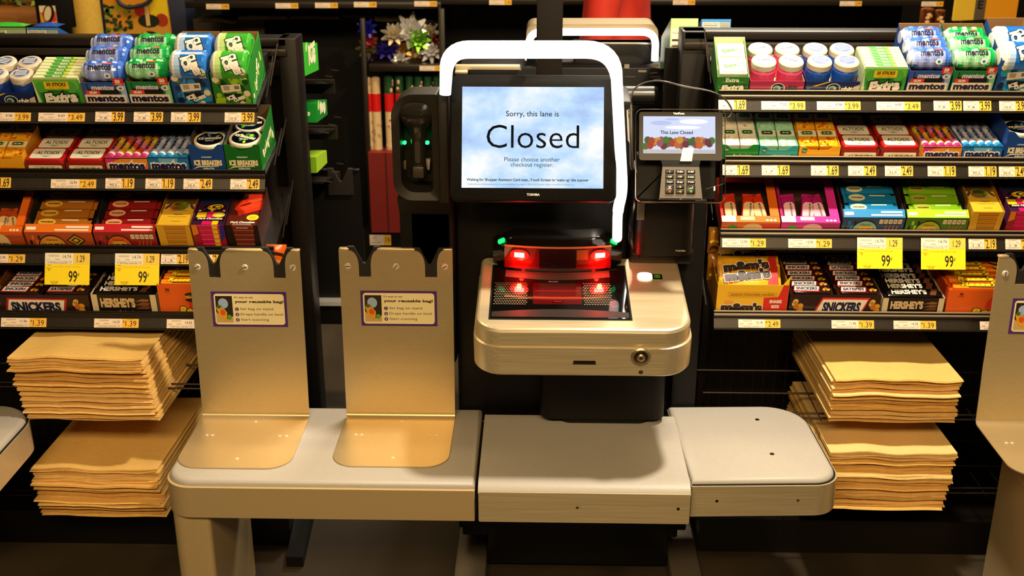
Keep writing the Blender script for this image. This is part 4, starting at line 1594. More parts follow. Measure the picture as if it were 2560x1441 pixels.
    done(mb, 'gum_carton', M, f'{name} on the top shelf, {where}', 'carton', 'gum cartons')
    L = W * .93
    r_ = .0275 if not ice else .036
    for k, yp in enumerate(rows):
        y = .031 + (.046 if not ice else .062) * k
        z = fitH(M, W, yp, y=y, lo=-.02, hi=.3)
        z = min(z, .22)
        pos = ('front', 'middle', 'rear')[k] if len(rows) > 2 else ('front', 'rear')[k]
        lying_bottle(M @ T3(W / 2, y, z) @ RX(R(random.uniform(50, 64))), L, r_, style, f'{pos} gum bottle lying across the {name}, {where}')


# ---- little flip-top mint boxes
def mintbox_carton(sh, x0, x1, yt, yback, front, mint, lab, word, name, where, notch=(.22, .75, .011, .012), fac='f6f0e0'):
    M, W = slot(sh, x0, x1)
    H = fitH(M, W, yt)
    D = .125
    mb = carton(M, W, D, H, front, None, fac, Hb=H * 1.6, notch=notch)
    mb.text(FRONT, word, W * .56, H * .25, c_('f0e8d0') if front[0] != 'e' else c_('e07a10'), w=W * .5, shear=.2, bold=.03)
    mb.ink(FRONT, [(W * .06, H * .5), (W * .18, H * .5), (W * .2, H * .85), (W * .08, H * .85)], c_('2a6a3a'), 2)
    mb.text(FRONT, 'tic', W * .13, H * .67, WHT, w=W * .09, k=3)
    done(mb, 'mint_carton', M, f'{name} carton of small mint boxes on the second shelf, {where}', 'carton', 'mint cartons')
    pw = W * .455
    zz = fitH(M, W, yt - 2, y=.012)
    for j, (y, q) in enumerate(((.010, 0), (.068, 1))):
        for i in (0, 1):
            t = thing('mint_box', f'{"left" if i == 0 else "right"} {"rear" if q else "front"} mint box in the {name} carton, {where}', 'mint box', M @ T3(W * (.26 + .48 * i), y, H * .55 + .018 * q) @ RX(R(16)), 'small mint boxes')
            m1 = MB()
            m1.rbox(-pw / 2, 0, 0, pw / 2, .056, .014, c_(mint, .15, coat=.5), .002)
            f = TOPF(.01401)
            random.seed(i * 7 + j * 3 + int(x0))
            if fac != 'f6f0e0' or True:
                for k in range(16):
                    hx = {'e9a01e': ('f0c020', 'e86a18', 'e8d83a', 'd84a1c'), 'f2ecdc': ('ffffff', 'e8dcc4', 'f8f0e0', 'd8ccb0'), 'a8e0bc': ('d0f4dc', '8ad0a8', 'c0ecd0', 'a0dcb8')}[mint][k % 4]
                    m1.ink(f, ell(random.uniform(-.42, .42) * pw, random.uniform(.004, .030), .0045, .003, 8, random.random() * 3), c_(hx, .2), 1 + k % 4)
            m1.build('box_body', t)
            m1 = MB()
            m1.rbox(-pw * .48, .035, .0142, pw * .48, .0555, .0148, c_('f2ead4', .3), .0002, 1)
            f = TOPF(.01481)
            m1.ink(f, rr(0, .0465, pw * .66, .014, .004), c_(lab, .3), 1)
            m1.ink(f, rr(0, .0465, pw * .5, .0105, .003), c_('0f3a1e', .3), 2)
            m1.text(f, 'tic tac', 0, .0465, WHT, w=pw * .38, bold=.04, k=3)
            m1.build('box_label', t)


# ---- hinged mint tins in a red carton
def tin_column(sh, x0, x1, yt, yback, name, where):
    M, W = slot(sh, x0, x1)
    H = fitH(M, W, yt)
    D = .19
    mb = carton(M, W, D, H * .86, '8a1f1a', '7a2418', '8a3a24')
    mb.ink(FRONT, rr(W * .5, H * .36, W * .84, H * .6, .003), c_('eddcb0', .4), 1)
    mb.text(FRONT, 'ALTOIDS', W * .5, H * .28, c_('2a1c10'), w=W * .68, h=H * .3, bold=.03, k=2, shear=.06)
    mb.text(FRONT, 'curiously strong mints', W * .5, H * .52, c_('a08a60'), w=W * .5, k=2)
    done(mb, 'mint_carton', M, f'red mint carton holding the {name} of tins, {where}', 'carton', 'mint cartons')
    dp = .0575
    for k in range(3):
        z0 = H * .86 - .010
        t = thing('mint_tin', f'{("front", "middle", "rear")[k]} red and white mint tin in the {name}, {where}', 'tin', M @ T3(W / 2, .002 + k * (dp + .002), z0) @ RX(R(5)), 'hinged mint tins')
        m1 = MB()
        pl2 = rr(0, dp / 2, W * .93, dp, .009, 5)
        m1.prism(pl2, 0, .010, c_('c8b894', .3, .7), 'z')
        m1.build('tin_base', t)
        m1 = MB()
        m1.loft([[(p[0] * f, dp / 2 + (p[1] - dp / 2) * f, z) for p in rr(0, dp / 2, W * .945, dp * 1.01, .010, 5)] for f, z in ((1, .0102), (1, .0175), (.985, .0190), (.955, .0198))], c_('c01f1c', .3, .2))
        f = TOPF(.0199)
        m1.ink(f, rr(0, dp / 2, W * .80, dp * .80, .007), c_('f4ecd8', .35), 1)
        m1.text(f, 'ALTOIDS', 0, dp * .56, c_('3a2a1a'), w=W * .58, h=dp * .26, bold=.015, shear=.1, k=2)
        m1.ink(f, [(-W * .12, dp * .26), (0, dp * .23), (W * .12, dp * .26), (0, dp * .29)], c_('3a8a5a'), 2)
        m1.text(f, 'peppermint', 0, dp * .345, c_('8a7a60'), w=W * .26, k=2)
        m1.build('tin_lid', t)


# ---- rolls of chewy candy lying front to back
def roll_carton(sh, x0, x1, yt, yback, style, name, where, n=5):
    M, W = slot(sh, x0, x1)
    H = fitH(M, W, yt)
    L = .128
    mb = carton(M, W, L + .008, H, {'fruit': 'e8922a', 'mint': '2272b4'}[style], None, '9a8058')
    if style == 'fruit':
        mb.ink(FRONT, [(0.001, H * .55), (W * .45, H), (0.001, H)], c_('d82a7a'), 1)
        mb.ink(FRONT, [(W * .3, 0), (W * .98, 0), (W * .98, H * .6)], c_('e8641c'), 1)
        mb.ink(FRONT, rect(W / 2, H * .96, W * .99, H * .07), c_('3a1446'), 2)
    else:
        mb.ink(FRONT, [(W * .3, H * .5), (W * .7, H * .5), (W * .75, H), (W * .25, H)], c_('6ab0d8'), 1)
        mb.ink(FRONT, rect(W / 2, H * .96, W * .99, H * .07), c_('0f3a7a'), 2)
    mb.text(FRONT, 'mentos', W * .5, H * .42, c_('1c1446'), w=W * .84, h=H * .56, bold=.05, outline=WHT, ow=.10, k=3)
    done(mb, 'candy_carton', M, f'{name} carton of candy rolls on the second shelf, {where}', 'carton', 'candy roll cartons')
    rd = W / n / 2 * .96
    ordn = ('first', 'second', 'third', 'fourth', 'fifth', 'sixth')
    for i in range(n):
        pm = MB()
        cols = ('f08ab8', 'f0a03c', 'f2d23c', 'e8543c') if style == 'fruit' else ('cfd4ee', 'b8c4e6', 'd8dcf2', '9ab4e0')
        tip = c_('d83a8a' if style == 'fruit' else '2a9ad8', .25)
        bands = [(.0, .012, tip), (.012, .02, c_('f4dcd8' if style == 'fruit' else 'e8f0fa', .25))]
        y = .02
        k = i
        while y < L:
            bands.append((y, min(y + .027, L), c_(cols[k % 4], .25)))
            y += .027
            k += 1
        for a, b, m_ in bands:
            pm.loft([[(rd * math.cos(2 * math.pi * q / 12), yy, rd * math.sin(2 * math.pi * q / 12)) for q in range(12)] for yy in (a, b)], m_, cap=(a == 0 or b >= L))
        pm.M = RX(R(0))
        f = FR((0, 0, 0), (0, -1, 0), (1, 0, 0))
        ww = wrapx(rd)
        pm.M = RZ(R(-90))
        pm.defm = lambda p: ww((p[0], p[1], p[2] + .0004))
        pm.text(Matrix.Identity(4), 'mentos', -.062, 0, c_('1c1446'), w=.06, h=rd * .95, bold=.03)
        pm.defm = None
        done(pm, 'candy_roll', M @ T3(W * (i + .5) / n, .003, H * .93 - rd * .2) @ RZ(random.uniform(-.01, .01)), f'{ordn[i]} candy roll from the left in the {name} carton, {where}', 'candy roll', 'candy rolls')


# ---- round mint tins, two deep
def round_tins(sh, x0, x1, yt, yfl, ybl, base, art, word, name, where):
    M, W = slot(sh, x0, x1)
    H = fitH(M, W, yt)
    D = .165
    mb = carton(M, W, D, H, base, None, '6a5030', Hb=H * 1.42, notch=(.3, .72, .016, .014))
    mb.text(FRONT, 'ICE BREAKERS', W * .5, H * .36, c_('f2e2b4'), w=W * .8, h=H * .2, bold=.06, outline=c_('3a2a10'), ow=.03, k=2)
    mb.ink(FRONT, [(W * .04, H * .13), (W * .2, H * .24), (W * .8, H * .25), (W * .8, H * .225), (W * .22, H * .2)], c_('f2e2b4'), 2)
    mb.text(FRONT, 'MINTS', W * .5, H * .14, c_('c8d8e8' if base < '2' else 'd8e8c0'), w=W * .32, h=H * .09, bold=.06, k=3)
    mb.text(FRONT, word, W * .48, H * .56, c_('e0e8e0'), w=W * .3, h=H * .05, bold=.04, k=2)
    if name.startswith('green'):
        fs = FR((W - .0006, 0, 0), (0, 1, 0), (0, 0, 1))
        for k in range(7):
            mb.ink(fs, ell(D * (.2 + .11 * k), H * (.5 + .05 * (k % 3)), .007, .014, 9, .4), c_(('e8d8b0', '2f8a3a', '7aa84a')[k % 3]), 1)
        mb.text(fs, 'ICE BREAKERS', D * .5, H * .62, c_('f2e2b4'), w=D * .62, bold=.06, k=3, rot=.25)
    done(mb, 'mint_carton', M, f'{name} carton of round mint tins on the second shelf, {where}', 'carton', 'mint cartons')
    rad = W * .46
    for k, (y, yp) in enumerate(((.047, yfl), (.047 + rad * 1.62, ybl))):
        z = min(fitH(M, W, yp, y=y, lo=.01, hi=.2), .16)
        t = thing('round_mint_tin', f'{"rear" if k else "front"} round mint tin with white rim in the {name} carton, {where}', 'tin', M @ T3(W / 2, y, z - .030) @ RX(R(4)) @ RZ(R((6, -18)[k] if name.startswith('blue') else (-22, 8)[k])), 'round mint tins')
        m1 = MB()
        m1.lathe([(rad * .92, 0), (rad * .94, .003), (rad * .94, .020), (rad * .98, .022)], c_(base, .25, coat=.4), 32)
        m1.build('tin_body', t)
        m1 = MB()
        m1.lathe([(rad * .98, .022), (rad, .024), (rad, .029), (rad * .96, .0315), (rad * .84, .032), (rad * .82, .0308), (0, .0308)], c_('f2e8d0', .3), 36)
        f = TOPF(.0309)
        m1.ink(f, ell(0, 0, rad * .815, rad * .815, 32), c_('0c1022' if base < '2' else '0c1c10', .2), 1)
        random.seed(k + int(x0))
        for q in range(9):
            an = random.random() * 6.28
            rr_ = rad * random.uniform(.25, .6)
            m1.ink(f, ell(rr_ * math.cos(an), rr_ * math.sin(an), .006, .0035, 8, an), c_(art[q % len(art)], .2), 2)
        m1.text(f, 'ICE BREAKERS', 0, 0, c_('f4e6bc'), w=rad * 1.4, h=rad * .26, bold=.06, k=4, outline=INK, ow=.04)
        m1.text(f, 'MINTS', 0, -rad * .28, c_('d8d0e0'), w=rad * .5, bold=.05, k=4)
        m1.build('tin_lid', t)
# ---- snack bar boxes with bars lying across
def bar_box(sh, x0, x1, yt, front, rim, bar, circ, name, where, word='WHOLESUM', nb=4, wrap='d8ccb0', cubes=True):
    M, W = slot(sh, x0, x1)
    H = fitH(M, W, yt)
    D = .165
    mb = carton(M, W, D, H, front, '1c120c', '2a1c12', Hb=H * 1.9)
    random.seed(int(x0) + 5)
    dk = c_('1c120e', .4)
    for k in range(6):
        ex = W * (.03 + .045 * k)
        mb.ink(FRONT, rect(ex + .006, H * (.35 + .3 * (k % 2)), W * .035, H * .26), dk if k % 3 == 0 else c_(rim, .4), 1 + k % 2)
    cxx = W * .38
    ring = [(cxx + W * .22 * math.cos(math.pi * i / 16), H * .02 + H * .82 * math.sin(math.pi * i / 16)) for i in range(17)]
    ring2 = [(cxx + W * .205 * math.cos(math.pi * i / 16), H * .02 + H * .74 * math.sin(math.pi * i / 16)) for i in range(17)]
    mb.ink(FRONT, ring, dk, 3)
    mb.ink(FRONT, ring2, c_(circ, .4), 4)
    mb.ink(FRONT, ell(cxx, H * .33, W * .12, H * .12), c_('f0b41e'), 5)
    mb.text(FRONT, 'Wegmans', cxx, H * .52, c_('2a1a0a'), w=W * .17, shear=.35, k=6)
    mb.text(FRONT, word, cxx, H * .2, c_('1c120a'), w=W * .36, h=H * .2, bold=.07, outline=c_('f2e4c4'), ow=.02, k=6)
    if cubes:
        for k in range(5):
            mb.ink(FRONT, rr(W * (.62 + .075 * k), H * .74, W * .062, H * .28, .0015), c_('ead8bc'), 4)
            mb.text(FRONT, ('110', '2g', '5g', '8g', '3g')[k], W * (.62 + .075 * k), H * .74, INK, w=W * .035, k=5)
        for k in range(4):
            mb.ink(FRONT, [(W * (.68 + .06 * k), H * .1), (W * (.70 + .06 * k), H * .1), (W * (.73 + .06 * k), H * .5), (W * (.71 + .06 * k), H * .5)], c_('b8602a'), 4)
    else:
        for k in range(4):
            s_ = .24 - .055 * k
            mb.ink(FRONT, [(W * (.74 - s_ * .6), H * .5), (W * .74, H * (.5 - s_ * 1.7)), (W * (.74 + s_ * .6), H * .5), (W * .74, H * (.5 + s_ * 1.7))], c_('d8a820' if k % 2 else '2a1810'), 4 + k)
    # rim flap leaning back along the top of the front
    q = RX(R(-62))
    mb.prism([(.001, 0), (W - .001, 0), (W - .001, .022), (.001, .022)], 0, .0008, c_(rim, .4), 'y', M=T3(0, .0005, H) @ q)
    f = T3(0, .0005, H) @ q @ FRONT
    mb.ink(f, rect(W * .78, .014, W * .34, .005), WHT, 2)
    mb.ink(f, rect(W * .70, .006, W * .5, .004), WHT, 2)
    mb.ink(f, rect(W * .1, .010, W * .14, .008), WHT, 2)
    done(mb, 'snack_carton', M, f'{name} snack bar carton on the third shelf, {where}', 'carton', 'snack cartons')
    for k in range(nb):
        pm = MB()
        bl = W * .84
        pm.rbox(-bl / 2 + .008, 0, 0, bl / 2 - .008, .030, .013, c_(bar, .22, coat=.5), .005, 2)
        for s_ in (-1, 1):
            pm.prism([(0, .003), (s_ * .010, .001), (s_ * .010, .029), (0, .027)], .006, .0068, c_(bar, .22, coat=.5), 'z', M=T3(s_ * (bl / 2 - .009), 0, 0))
        f = TOPF(.0131)
        pm.ink(f, ell(-bl * .26, .015, bl * .16, .011, 16), c_(wrap, .3), 1)
        pm.text(f, word, -bl * .26, .015, INK, w=bl * .22, bold=.06, k=2)
        pm.ink(f, rect(bl * .14, .022, bl * .3, .003), c_('e8d8c0', .25), 1)
        done(pm, 'snack_bar', M @ T3(W / 2 + random.uniform(-.002, .002), .021 + .034 * k, H * .80 + .003 * k) @ RX(R(12)) @ RZ(R(random.uniform(-2.5, 2.5))),
             f'{("front", "second", "third", "rearmost")[k]} wrapped snack bar lying in the {name} carton, {where}', 'snack bar', 'wrapped snack bars')


# ---- window boxes of upright bars
def window_box(sh, x0, x1, yt, colr, dark, pale, name, where, left_part=False):
    M, W = slot(sh, x0, x1)
    H = fitH(M, W, yt)
    D = .145
    mb = carton(M, W, D, H, colr, dark, '4a3020', Hb=H * 2.0)
    mb.ink(FRONT, [(W * .62, 0), (W - .001, 0), (W - .001, H * .8), (W * .62, H * .8)], c_(dark), 1)
    mb.ink(FRONT, ell(W * .54, H * .3, W * .17, H * .6, 20), c_(pale), 2)
    mb.ink(FRONT, [(W * .2 + W * .1 * math.cos(math.pi * i / 12), H * .1 + H * .62 * math.sin(math.pi * i / 12)) for i in range(13)], c_('4a9a2a'), 3)
    mb.text(FRONT, 'ORGANIC', W * .2, H * .35, c_('d8ecb0'), w=W * .12, k=4)
    mb.text(FRONT, 'WHOLESUM', W * .54, H * .18, c_('2a1a12'), w=W * .28, h=H * .24, bold=.06, k=4)
    # printed top frame: front rim, right and left strips, back strip
    K = T3(0, 0, H) @ RX(math.atan2(H * 1.0, D))
    Dl = math.hypot(D, H)
    for pl, cc in (([(0.001, 0), (W - .001, 0), (W - .001, .020), (.001, .020)], colr), ([(W * .84, .018), (W - .001, .018), (W - .001, Dl), (W * .84, Dl)], colr), ([(0.001, .018), (W * .05, .018), (W * .05, Dl), (.001, Dl)], dark), ([(W * .05, Dl - .016), (W * .84, Dl - .016), (W * .84, Dl), (W * .05, Dl)], dark)):
        mb.prism(pl, 0, .001, c_(cc, .35), 'z', M=K)
    f = K @ TOPF(.001)
    mb.ink(f, rect(W * .13, .010, W * .24, .019), c_('f4e4cc'), 1)
    mb.ink(f, rect(W * .45, .012, W * .24, .012), c_(pale), 1)
    for k in range(3):
        mb.ink(f, ell(W * (.78 + .065 * k), .006, W * .025, .003, 10), WHT, 2)
    done(mb, 'snack_carton', M, f'{name} snack bar carton with an open top window, {where}', 'carton', 'snack cartons')
    for k, (fx, a) in enumerate(((.20, 6), (.48, -5), (.72, 14))):
        pm = MB()
        pm.rbox(-.0165, 0, 0, .0165, .062, .014, c_(dark, .25, coat=.4), .005, 2)
        f = TOPF(.01405)
        pm.ink(f, rr(0, .024, .027, .044, .010), c_(pale, .3), 1)
        pm.text(f, 'WHOLESUM', .004, .026, INK, w=.034, bold=.04, k=2, rot=R(90))
        pm.ink(f, ell(.001, .006, .007, .004, 8, .4), c_('5ab02a'), 2)
        pm.prism([(-.0165, .060), (.0165, .060), (.0165, .069), (-.0165, .069)], .006, .0068, c_(dark, .25), 'z')
        done(pm, 'snack_bar', M @ T3(W * fx, .030, H * .30) @ RX(R(34)) @ RZ(R(a)), f'{("left", "middle", "right")[k]} wrapped bar leaning in the {name} window carton, {where}', 'snack bar', 'wrapped snack bars')


# ---- chocolate bar boxes: stack of thin bars, art on the uppermost one
def choc_box(sh, x0, x1, yt, yb, style, name, where):
    M, W = slot(sh, x0, x1)
    H = fitH(M, W, yt)
    D = fitD(M, W, H, yb)
    base, side, bar = {'yellow': ('e0aa2a', 'b07e1c', 'c88a1c'), 'lemon': ('a01428', '4a1a4a', 'd81a5e'), 'chili': ('1c0e0a', '3a140c', '7a2a18')}[style]
    mb = MB()
    F, S, I = c_(base, .4), c_(side, .45), c_('5a4022', .8)
    g = .0006
    # front with a wide open slot
    a, b = .26, .80
    mb.prism([(g, 0), (W * a, 0), (W * (a - .06), H), (g, H)], 0, .0012, F, 'y')
    mb.prism([(W * b, 0), (W - g, 0), (W - g, H), (W * (b + .06), H)], 0, .0012, F, 'y')
    for xa in (g, W - g - .0012):
        mb.prism([(0, 0), (D, 0), (D, H + .012), (D * .8, H + .008), (.001, H)], xa, xa + .0012, S, 'x')
    mb.box(g, D - .001, 0, W - g, D, H + .014, I)
    mb.box(g, 0, 0, W - g, D, .001, I)
    if style == 'lemon':
        mb.ink(FRONT, [(W * .82, H * .3), (W - .001, H * .5), (W - .001, H), (W * .86, H)], c_('2a2a8a'), 1)
        mb.ink(FRONT, [(W * .02, H * .55), (W * .2, H * .65), (W * .18, H), (W * .02, H)], c_('e88a1c'), 1)
    done(mb, 'chocolate_carton', M, f'{name} chocolate bar carton with slotted front, {where}', 'carton', 'chocolate cartons')
    n = 5
    hh = (H - .003) / n
    for k in range(n):
        pm = MB()
        m_ = c_(bar, .3)
        pm.rbox(-W * .47, 0, 0, W * .47, D - .006, hh * .88, m_, .0008, 1)
        ff = FR((0, 0, 0), (1, 0, 0), (0, 0, 1))
        if style == 'lemon':
            pm.ink(ff, rect(W * .2, hh * .44, W * .16, hh * .8), YEL, 1)
        if style == 'chili' and k == n - 1:
            pm.text(ff, 'dark chocolate', 0, hh * .44, c_('f0d8c0'), w=W * .36, bold=.05)
        if k == n - 1:
            f = TOPF(hh * .88 + .0001)
            L = D - .006
            ww = W * .94
            if style == 'yellow':
                pm.ink(f, rect(0, L / 2, ww * .99, L * .98), c_('e8b830', .35), 1)
                pm.ink(f, rect(0, L * .82, ww * .97, L * .32), c_('6a4420', .35), 2)
                for ex, ey, a_, b_, h_, ro in ((-.02, .6, .30, .14, '7a9a2a', .1), (-.08, .56, .24, .10, 'e8681c', .1), (.08, .55, .2, .07, 'c8cc3a', .2), (-.02, .52, .15, .05, 'f0a01c', 0), (0, .66, .22, .07, '4a5a1c', 0)):
                    pm.ink(f, ell(ex * ww, ey * L, a_ * ww, b_ * L, 18, ro), c_(h_, .35), 3)
                for s_ in (-1, 1):
                    pm.ink(f, ell(s_ * .38 * ww, .58 * L, .05 * ww, .10 * L, 10, s_ * .5), c_('4a3a6a', .35), 4)
                pm.ink(f, ell(0, .455 * L, .3 * ww, .012 * L, 16), c_('8a7aa0', .35), 4)
                for yy, w_ in ((.33, .3), (.26, .6), (.12, .3)):
                    pm.ink(f, rect(.04 * ww, yy * L, w_ * ww, .008 * L), c_('9a6a14'), 4)
                pm.text(f, 'Wegmans', .05 * ww, .33 * L, c_('5a3a0c'), w=.3 * ww, shear=.3, k=5)
            elif style == 'lemon':
                pm.ink(f, rect(0, L / 2, ww * .99, L * .98), c_('3a1a3a', .35), 1)
                pm.ink(f, rect(0, L * .84, ww * .97, L * .28), c_('14284a', .35), 2)
                pm.ink(f, rect(-.3 * ww, L * .3, ww * .3, L * .2), c_('f0c81c', .35), 2)
                pm.ink(f, rect(0, L * .31, ww * .26, L * .22), c_('e0246a', .35), 2)
                pm.ink(f, ell(.25 * ww, .32 * L, .2 * ww, .08 * L, 18), c_('f6d820', .35), 3)
                pm.ink(f, ell(.25 * ww, .32 * L, .12 * ww, .045 * L, 18), c_('f0e880', .35), 4)
                pm.ink(f, ell(.02 * ww, .55 * L, .36 * ww, .13 * L, 20, .2), c_('1c1210', .35), 4)
                pm.ink(f, ell(.06 * ww, .56 * L, .26 * ww, .09 * L, 20, .2), c_('e8c81c', .35), 5)
                pm.ink(f, ell(.10 * ww, .57 * L, .15 * ww, .05 * L, 16, .2), c_('1c1210', .35), 6)
                pm.ink(f, ell(.13 * ww, .57 * L, .09 * ww, .03 * L, 14, .2), c_('f0d83a', .35), 7)
                for q in range(7):
                    pm.ink(f, ell((-.4 + .13 * q) * ww, (.44 + .05 * (q % 3)) * L, .05 * ww, .02 * L, 8, q), c_(('f4ecd8', '6a2a8a', 'e0342a')[q % 3], .35), 7)
                pm.ink(f, rect(0, L * .18, ww * .95, L * .09), c_('22100e', .35), 8)
                pm.text(f, 'Dark Chocolate', .02 * ww, L * .19, WHT, w=ww * .8, bold=.04, shear=.2, k=9)
                pm.ink(f, rect(-.05 * ww, L * .06, ww * .3, L * .12), c_('d81a6a', .35), 8)
                pm.ink(f, rect(.22 * ww, L * .06, ww * .2, L * .12), YEL, 8)
            else:
                pm.ink(f, rect(0, L / 2, ww * .99, L * .98), c_('5a1c10', .35), 1)
                pm.ink(f, [(-.2 * ww, .3 * L), (.49 * ww, .5 * L), (.49 * ww, .97 * L), (-.05 * ww, .97 * L), (-.4 * ww, .6 * L)], c_('d8321a', .35), 2)
                pm.ink(f, ell(.0, .58 * L, .42 * ww, .10 * L, 20, .35), c_('f0401c', .35), 3)
                pm.ink(f, ell(-.08 * ww, .64 * L, .2 * ww, .03 * L, 16, .5), c_('7a0e0a', .35), 4)
                pm.ink(f, ell(.2 * ww, .78 * L, .26 * ww, .05 * L, 16, .3), c_('e85a2a', .35), 4)
                pm.ink(f, ell(-.25 * ww, .86 * L, .2 * ww, .08 * L, 14), c_('3a120c', .35), 4)
                pm.ink(f, ell(.28 * ww, .24 * L, .2 * ww, .09 * L, 16), c_('f2d830', .35), 5)
                pm.ink(f, ell(.28 * ww, .24 * L, .12 * ww, .05 * L, 16), c_('e8b818', .35), 6)
                pm.text(f, 'Dark Chocolate', 0, L * .09, WHT, w=ww * .78, bold=.04, shear=.2, k=7)
                pm.ink(f, rect(0, L * .03, ww * .6, L * .015), c_('e8d8c8'), 7)
        lab = f'topmost {name} chocolate bar showing its printed face, {where}' if k == n - 1 else f'{name} chocolate bar in the stack under the topmost one, {where}'
        done(pm, 'chocolate_bar', M @ T3(W / 2, .003, .0015 + k * hh), lab, 'chocolate bar', f'{name} chocolate bars, {where}')


# ---- candy bar cartons, bars in rows across
def row_bars(sh, x0, x1, yt, kind, cols, rows, name, where, H_=None):
    M, W = slot(sh, x0, x1)
    H = fitH(M, W, yt)
    D = rows * .029 + .012
    snick = kind == 'peanut'
    mb = carton(M, W, D, H, '2c1712' if snick else ('18100c' if kind == 'choc' else 'e8641c'), '1c100c' if snick else ('c8b890' if kind == 'choc' else 'b8401a'), '4a3420' if kind != 'choc' else 'cfc0a0', Hb=H * 1.2)
    if snick:
        def nuts(cx):
            for q in range(5):
                mb.ink(FRONT, ell(cx + W * (.035 * math.cos(q * 2.2)), H * (.42 + .22 * math.sin(q * 1.7)), W * .034, H * .13, 12, q), c_(('d8942a', 'e8b04a', 'b86a1c')[q % 3]), 2 + q % 3)
        if where.startswith('left'):
            mb.ink(FRONT, [(W * .06, -.0), (W * .72, 0), (W * .76, H * .80), (W * .11, H * .84)], c_('b01c1a'), 1)
            mb.ink(FRONT, [(W * .085, 0), (W * .695, 0), (W * .73, H * .72), (W * .13, H * .75)], c_('f2e2d0'), 2)
            mb.text(FRONT, 'SNICKERS', W * .41, H * .36, c_('101a40'), w=W * .54, h=H * .52, bold=.06, shear=-.03, k=3)
            nuts(W * .87)
        else:
            mb.ink(FRONT, [(W * .27, 0), (W * .80, 0), (W * .88, H * .86), (W * .36, H * .86)], c_('d83020'), 1)
            mb.ink(FRONT, [(W * .29, 0), (W * .785, 0), (W * .855, H * .76), (W * .37, H * .76)], c_('f4e4d4'), 2)
            mb.text(FRONT, 'SNICKERS', W * .575, H * .36, c_('101a40'), w=W * .42, h=H * .54, bold=.06, shear=.18, k=3)
            nuts(W * .09)
            nuts(W * .93)
    elif kind == 'choc':
        for xx in (W * .045, W * .93):
            mb.ink(FRONT, rect(xx + W * .01, H / 2, W * .09, H), c_('d8c6a0'), 1)
        mb.text(FRONT, "HERSHEY'S", W * .40, H * .58, c_('d8b88a'), w=W * .52, h=H * .5, bold=.06, k=2, shear=-.02)
        mb.text(FRONT, 'milk chocolate', W * .52, H * .13, c_('e8dcc8'), w=W * .32, k=2)
        for q in range(3):
            mb.ink(FRONT, [(W * .66, H * (.26 + .2 * q)), (W * .78, H * (.44 + .18 * q)), (W * .88, H * (.40 + .18 * q)), (W * .86, H * (.24 + .2 * q))], c_(('6a3a20', '7c4a2a', '8a5a38')[q]), 2 + q)
    else:
        mb.ink(FRONT, [(W * .5, 0), (W - .001, 0), (W - .001, H), (W * .62, H), (W * .5, H * .5)], c_('d8341a'), 1)
        mb.text(FRONT, '36', W * .17, H * .84, c_('5a1c10'), h=H * .11, bold=.05, k=2)
        mb.text(FRONT, 'count', W * .17, H * .74, c_('8a3014'), w=W * .08, k=2)
        mb.text(FRONT, "Reese's", W * .62, H * .16, c_('f2c81c'), w=W * .6, h=H * .30, bold=.06, shear=.25, outline=c_('2a120a'), ow=.06, k=3, rot=.05)
        if where.startswith('left'):
            for zz, hx in ((.68, '2a1208'), (.60, 'd8a040'), (.5, '2a1208')):
                mb.ink(FRONT, ell(W * .58, H * zz, W * .13, H * .07, 14), c_(hx), 4)
    done(mb, 'candy_carton', M, f'{name} candy bar carton on the bottom shelf, {where}', 'carton', 'candy bar cartons')
    random.seed(int(x0) + 9)
    bw = W / cols * .93
    nm = ('front', 'second', 'third', 'fourth', 'fifth', 'sixth', 'seventh', 'eighth')
    for c in range(cols):
        for r_ in range(rows):
            pm = MB()
            bh = .016
            body = {'peanut': '2a1510', 'choc': '140c0a', 'cups': 'e8581a'}[kind]
            bm_ = c_(body, .2, coat=.5)
            pm.rbox(-bw / 2 + .006, 0, 0, bw / 2 - .006, .028, bh, bm_, .005, 2)
            for s_ in (-1, 1):
                pm.prism([(0, .002), (s_ * .008, .001), (s_ * .008, .027), (0, .026)], bh * .4, bh * .4 + .0008, bm_, 'z', M=T3(s_ * (bw / 2 - .008), 0, 0))
            f = FR((0, .0018, bh * .55), (1, 0, 0), (0, .55, .72))
            f = TOPF(bh + .0001)
            if kind == 'peanut':
                word = ('SNICKERS', 'SATISFIES')[(r_ + c) % 2 if c else 0]
                pm.ink(f, [(-bw * .44, .002), (bw * .16, .002), (bw * .2, .022), (-bw * .40, .022)], c_('a8261e', .3), 1)
                pm.ink(f, [(-bw * .42, .0055), (bw * .14, .0055), (bw * .18, .021), (-bw * .39, .021)], c_('e8dcd0', .3), 2)
                pm.text(f, word, -bw * .12, .0132, c_('181c48'), w=bw * .5, h=.0105, bold=.05, shear=.12, k=3)
                for q in range(3):
                    pm.ink(f, ell(bw * (.28 + .05 * q), .010 + .004 * (q % 2), bw * .035, .005, 10, q), c_(('c8842a', 'a8641c', 'd89a3a')[q], .3), 2)
            elif kind == 'choc':
                pm.text(f, "HERSHEY'S", -bw * .08, .014, c_('d8d0c4'), w=bw * .6, h=.017, bold=.05, k=2)
                pm.ink(f, [(bw * .26, .003), (bw * .36, .002), (bw * .42, .024), (bw * .32, .026)], c_('6a3c24', .3), 1)
            else:
                pm.ink(f, [(-bw * .46, .002), (bw * .46, .002), (bw * .46, .012), (-bw * .46, .018)], c_('f2941e', .3), 1)
                pm.text(f, "Reese's", -bw * .10, .0165, c_('f6e01c'), w=bw * .5, h=.014, bold=.06, shear=.2, outline=c_('3a1c0a'), ow=.05, k=3)
                pm.ink(f, rect(-bw * .08, .006, bw * .36, .003), INK, 3)
                pm.ink(f, ell(bw * .33, .012, bw * .1, .006, 10, -.3), c_('3a1c10', .3), 3)
                pm.ink(f, ell(bw * .32, .016, bw * .07, .003, 10, -.3), c_('d8a050', .3), 4)
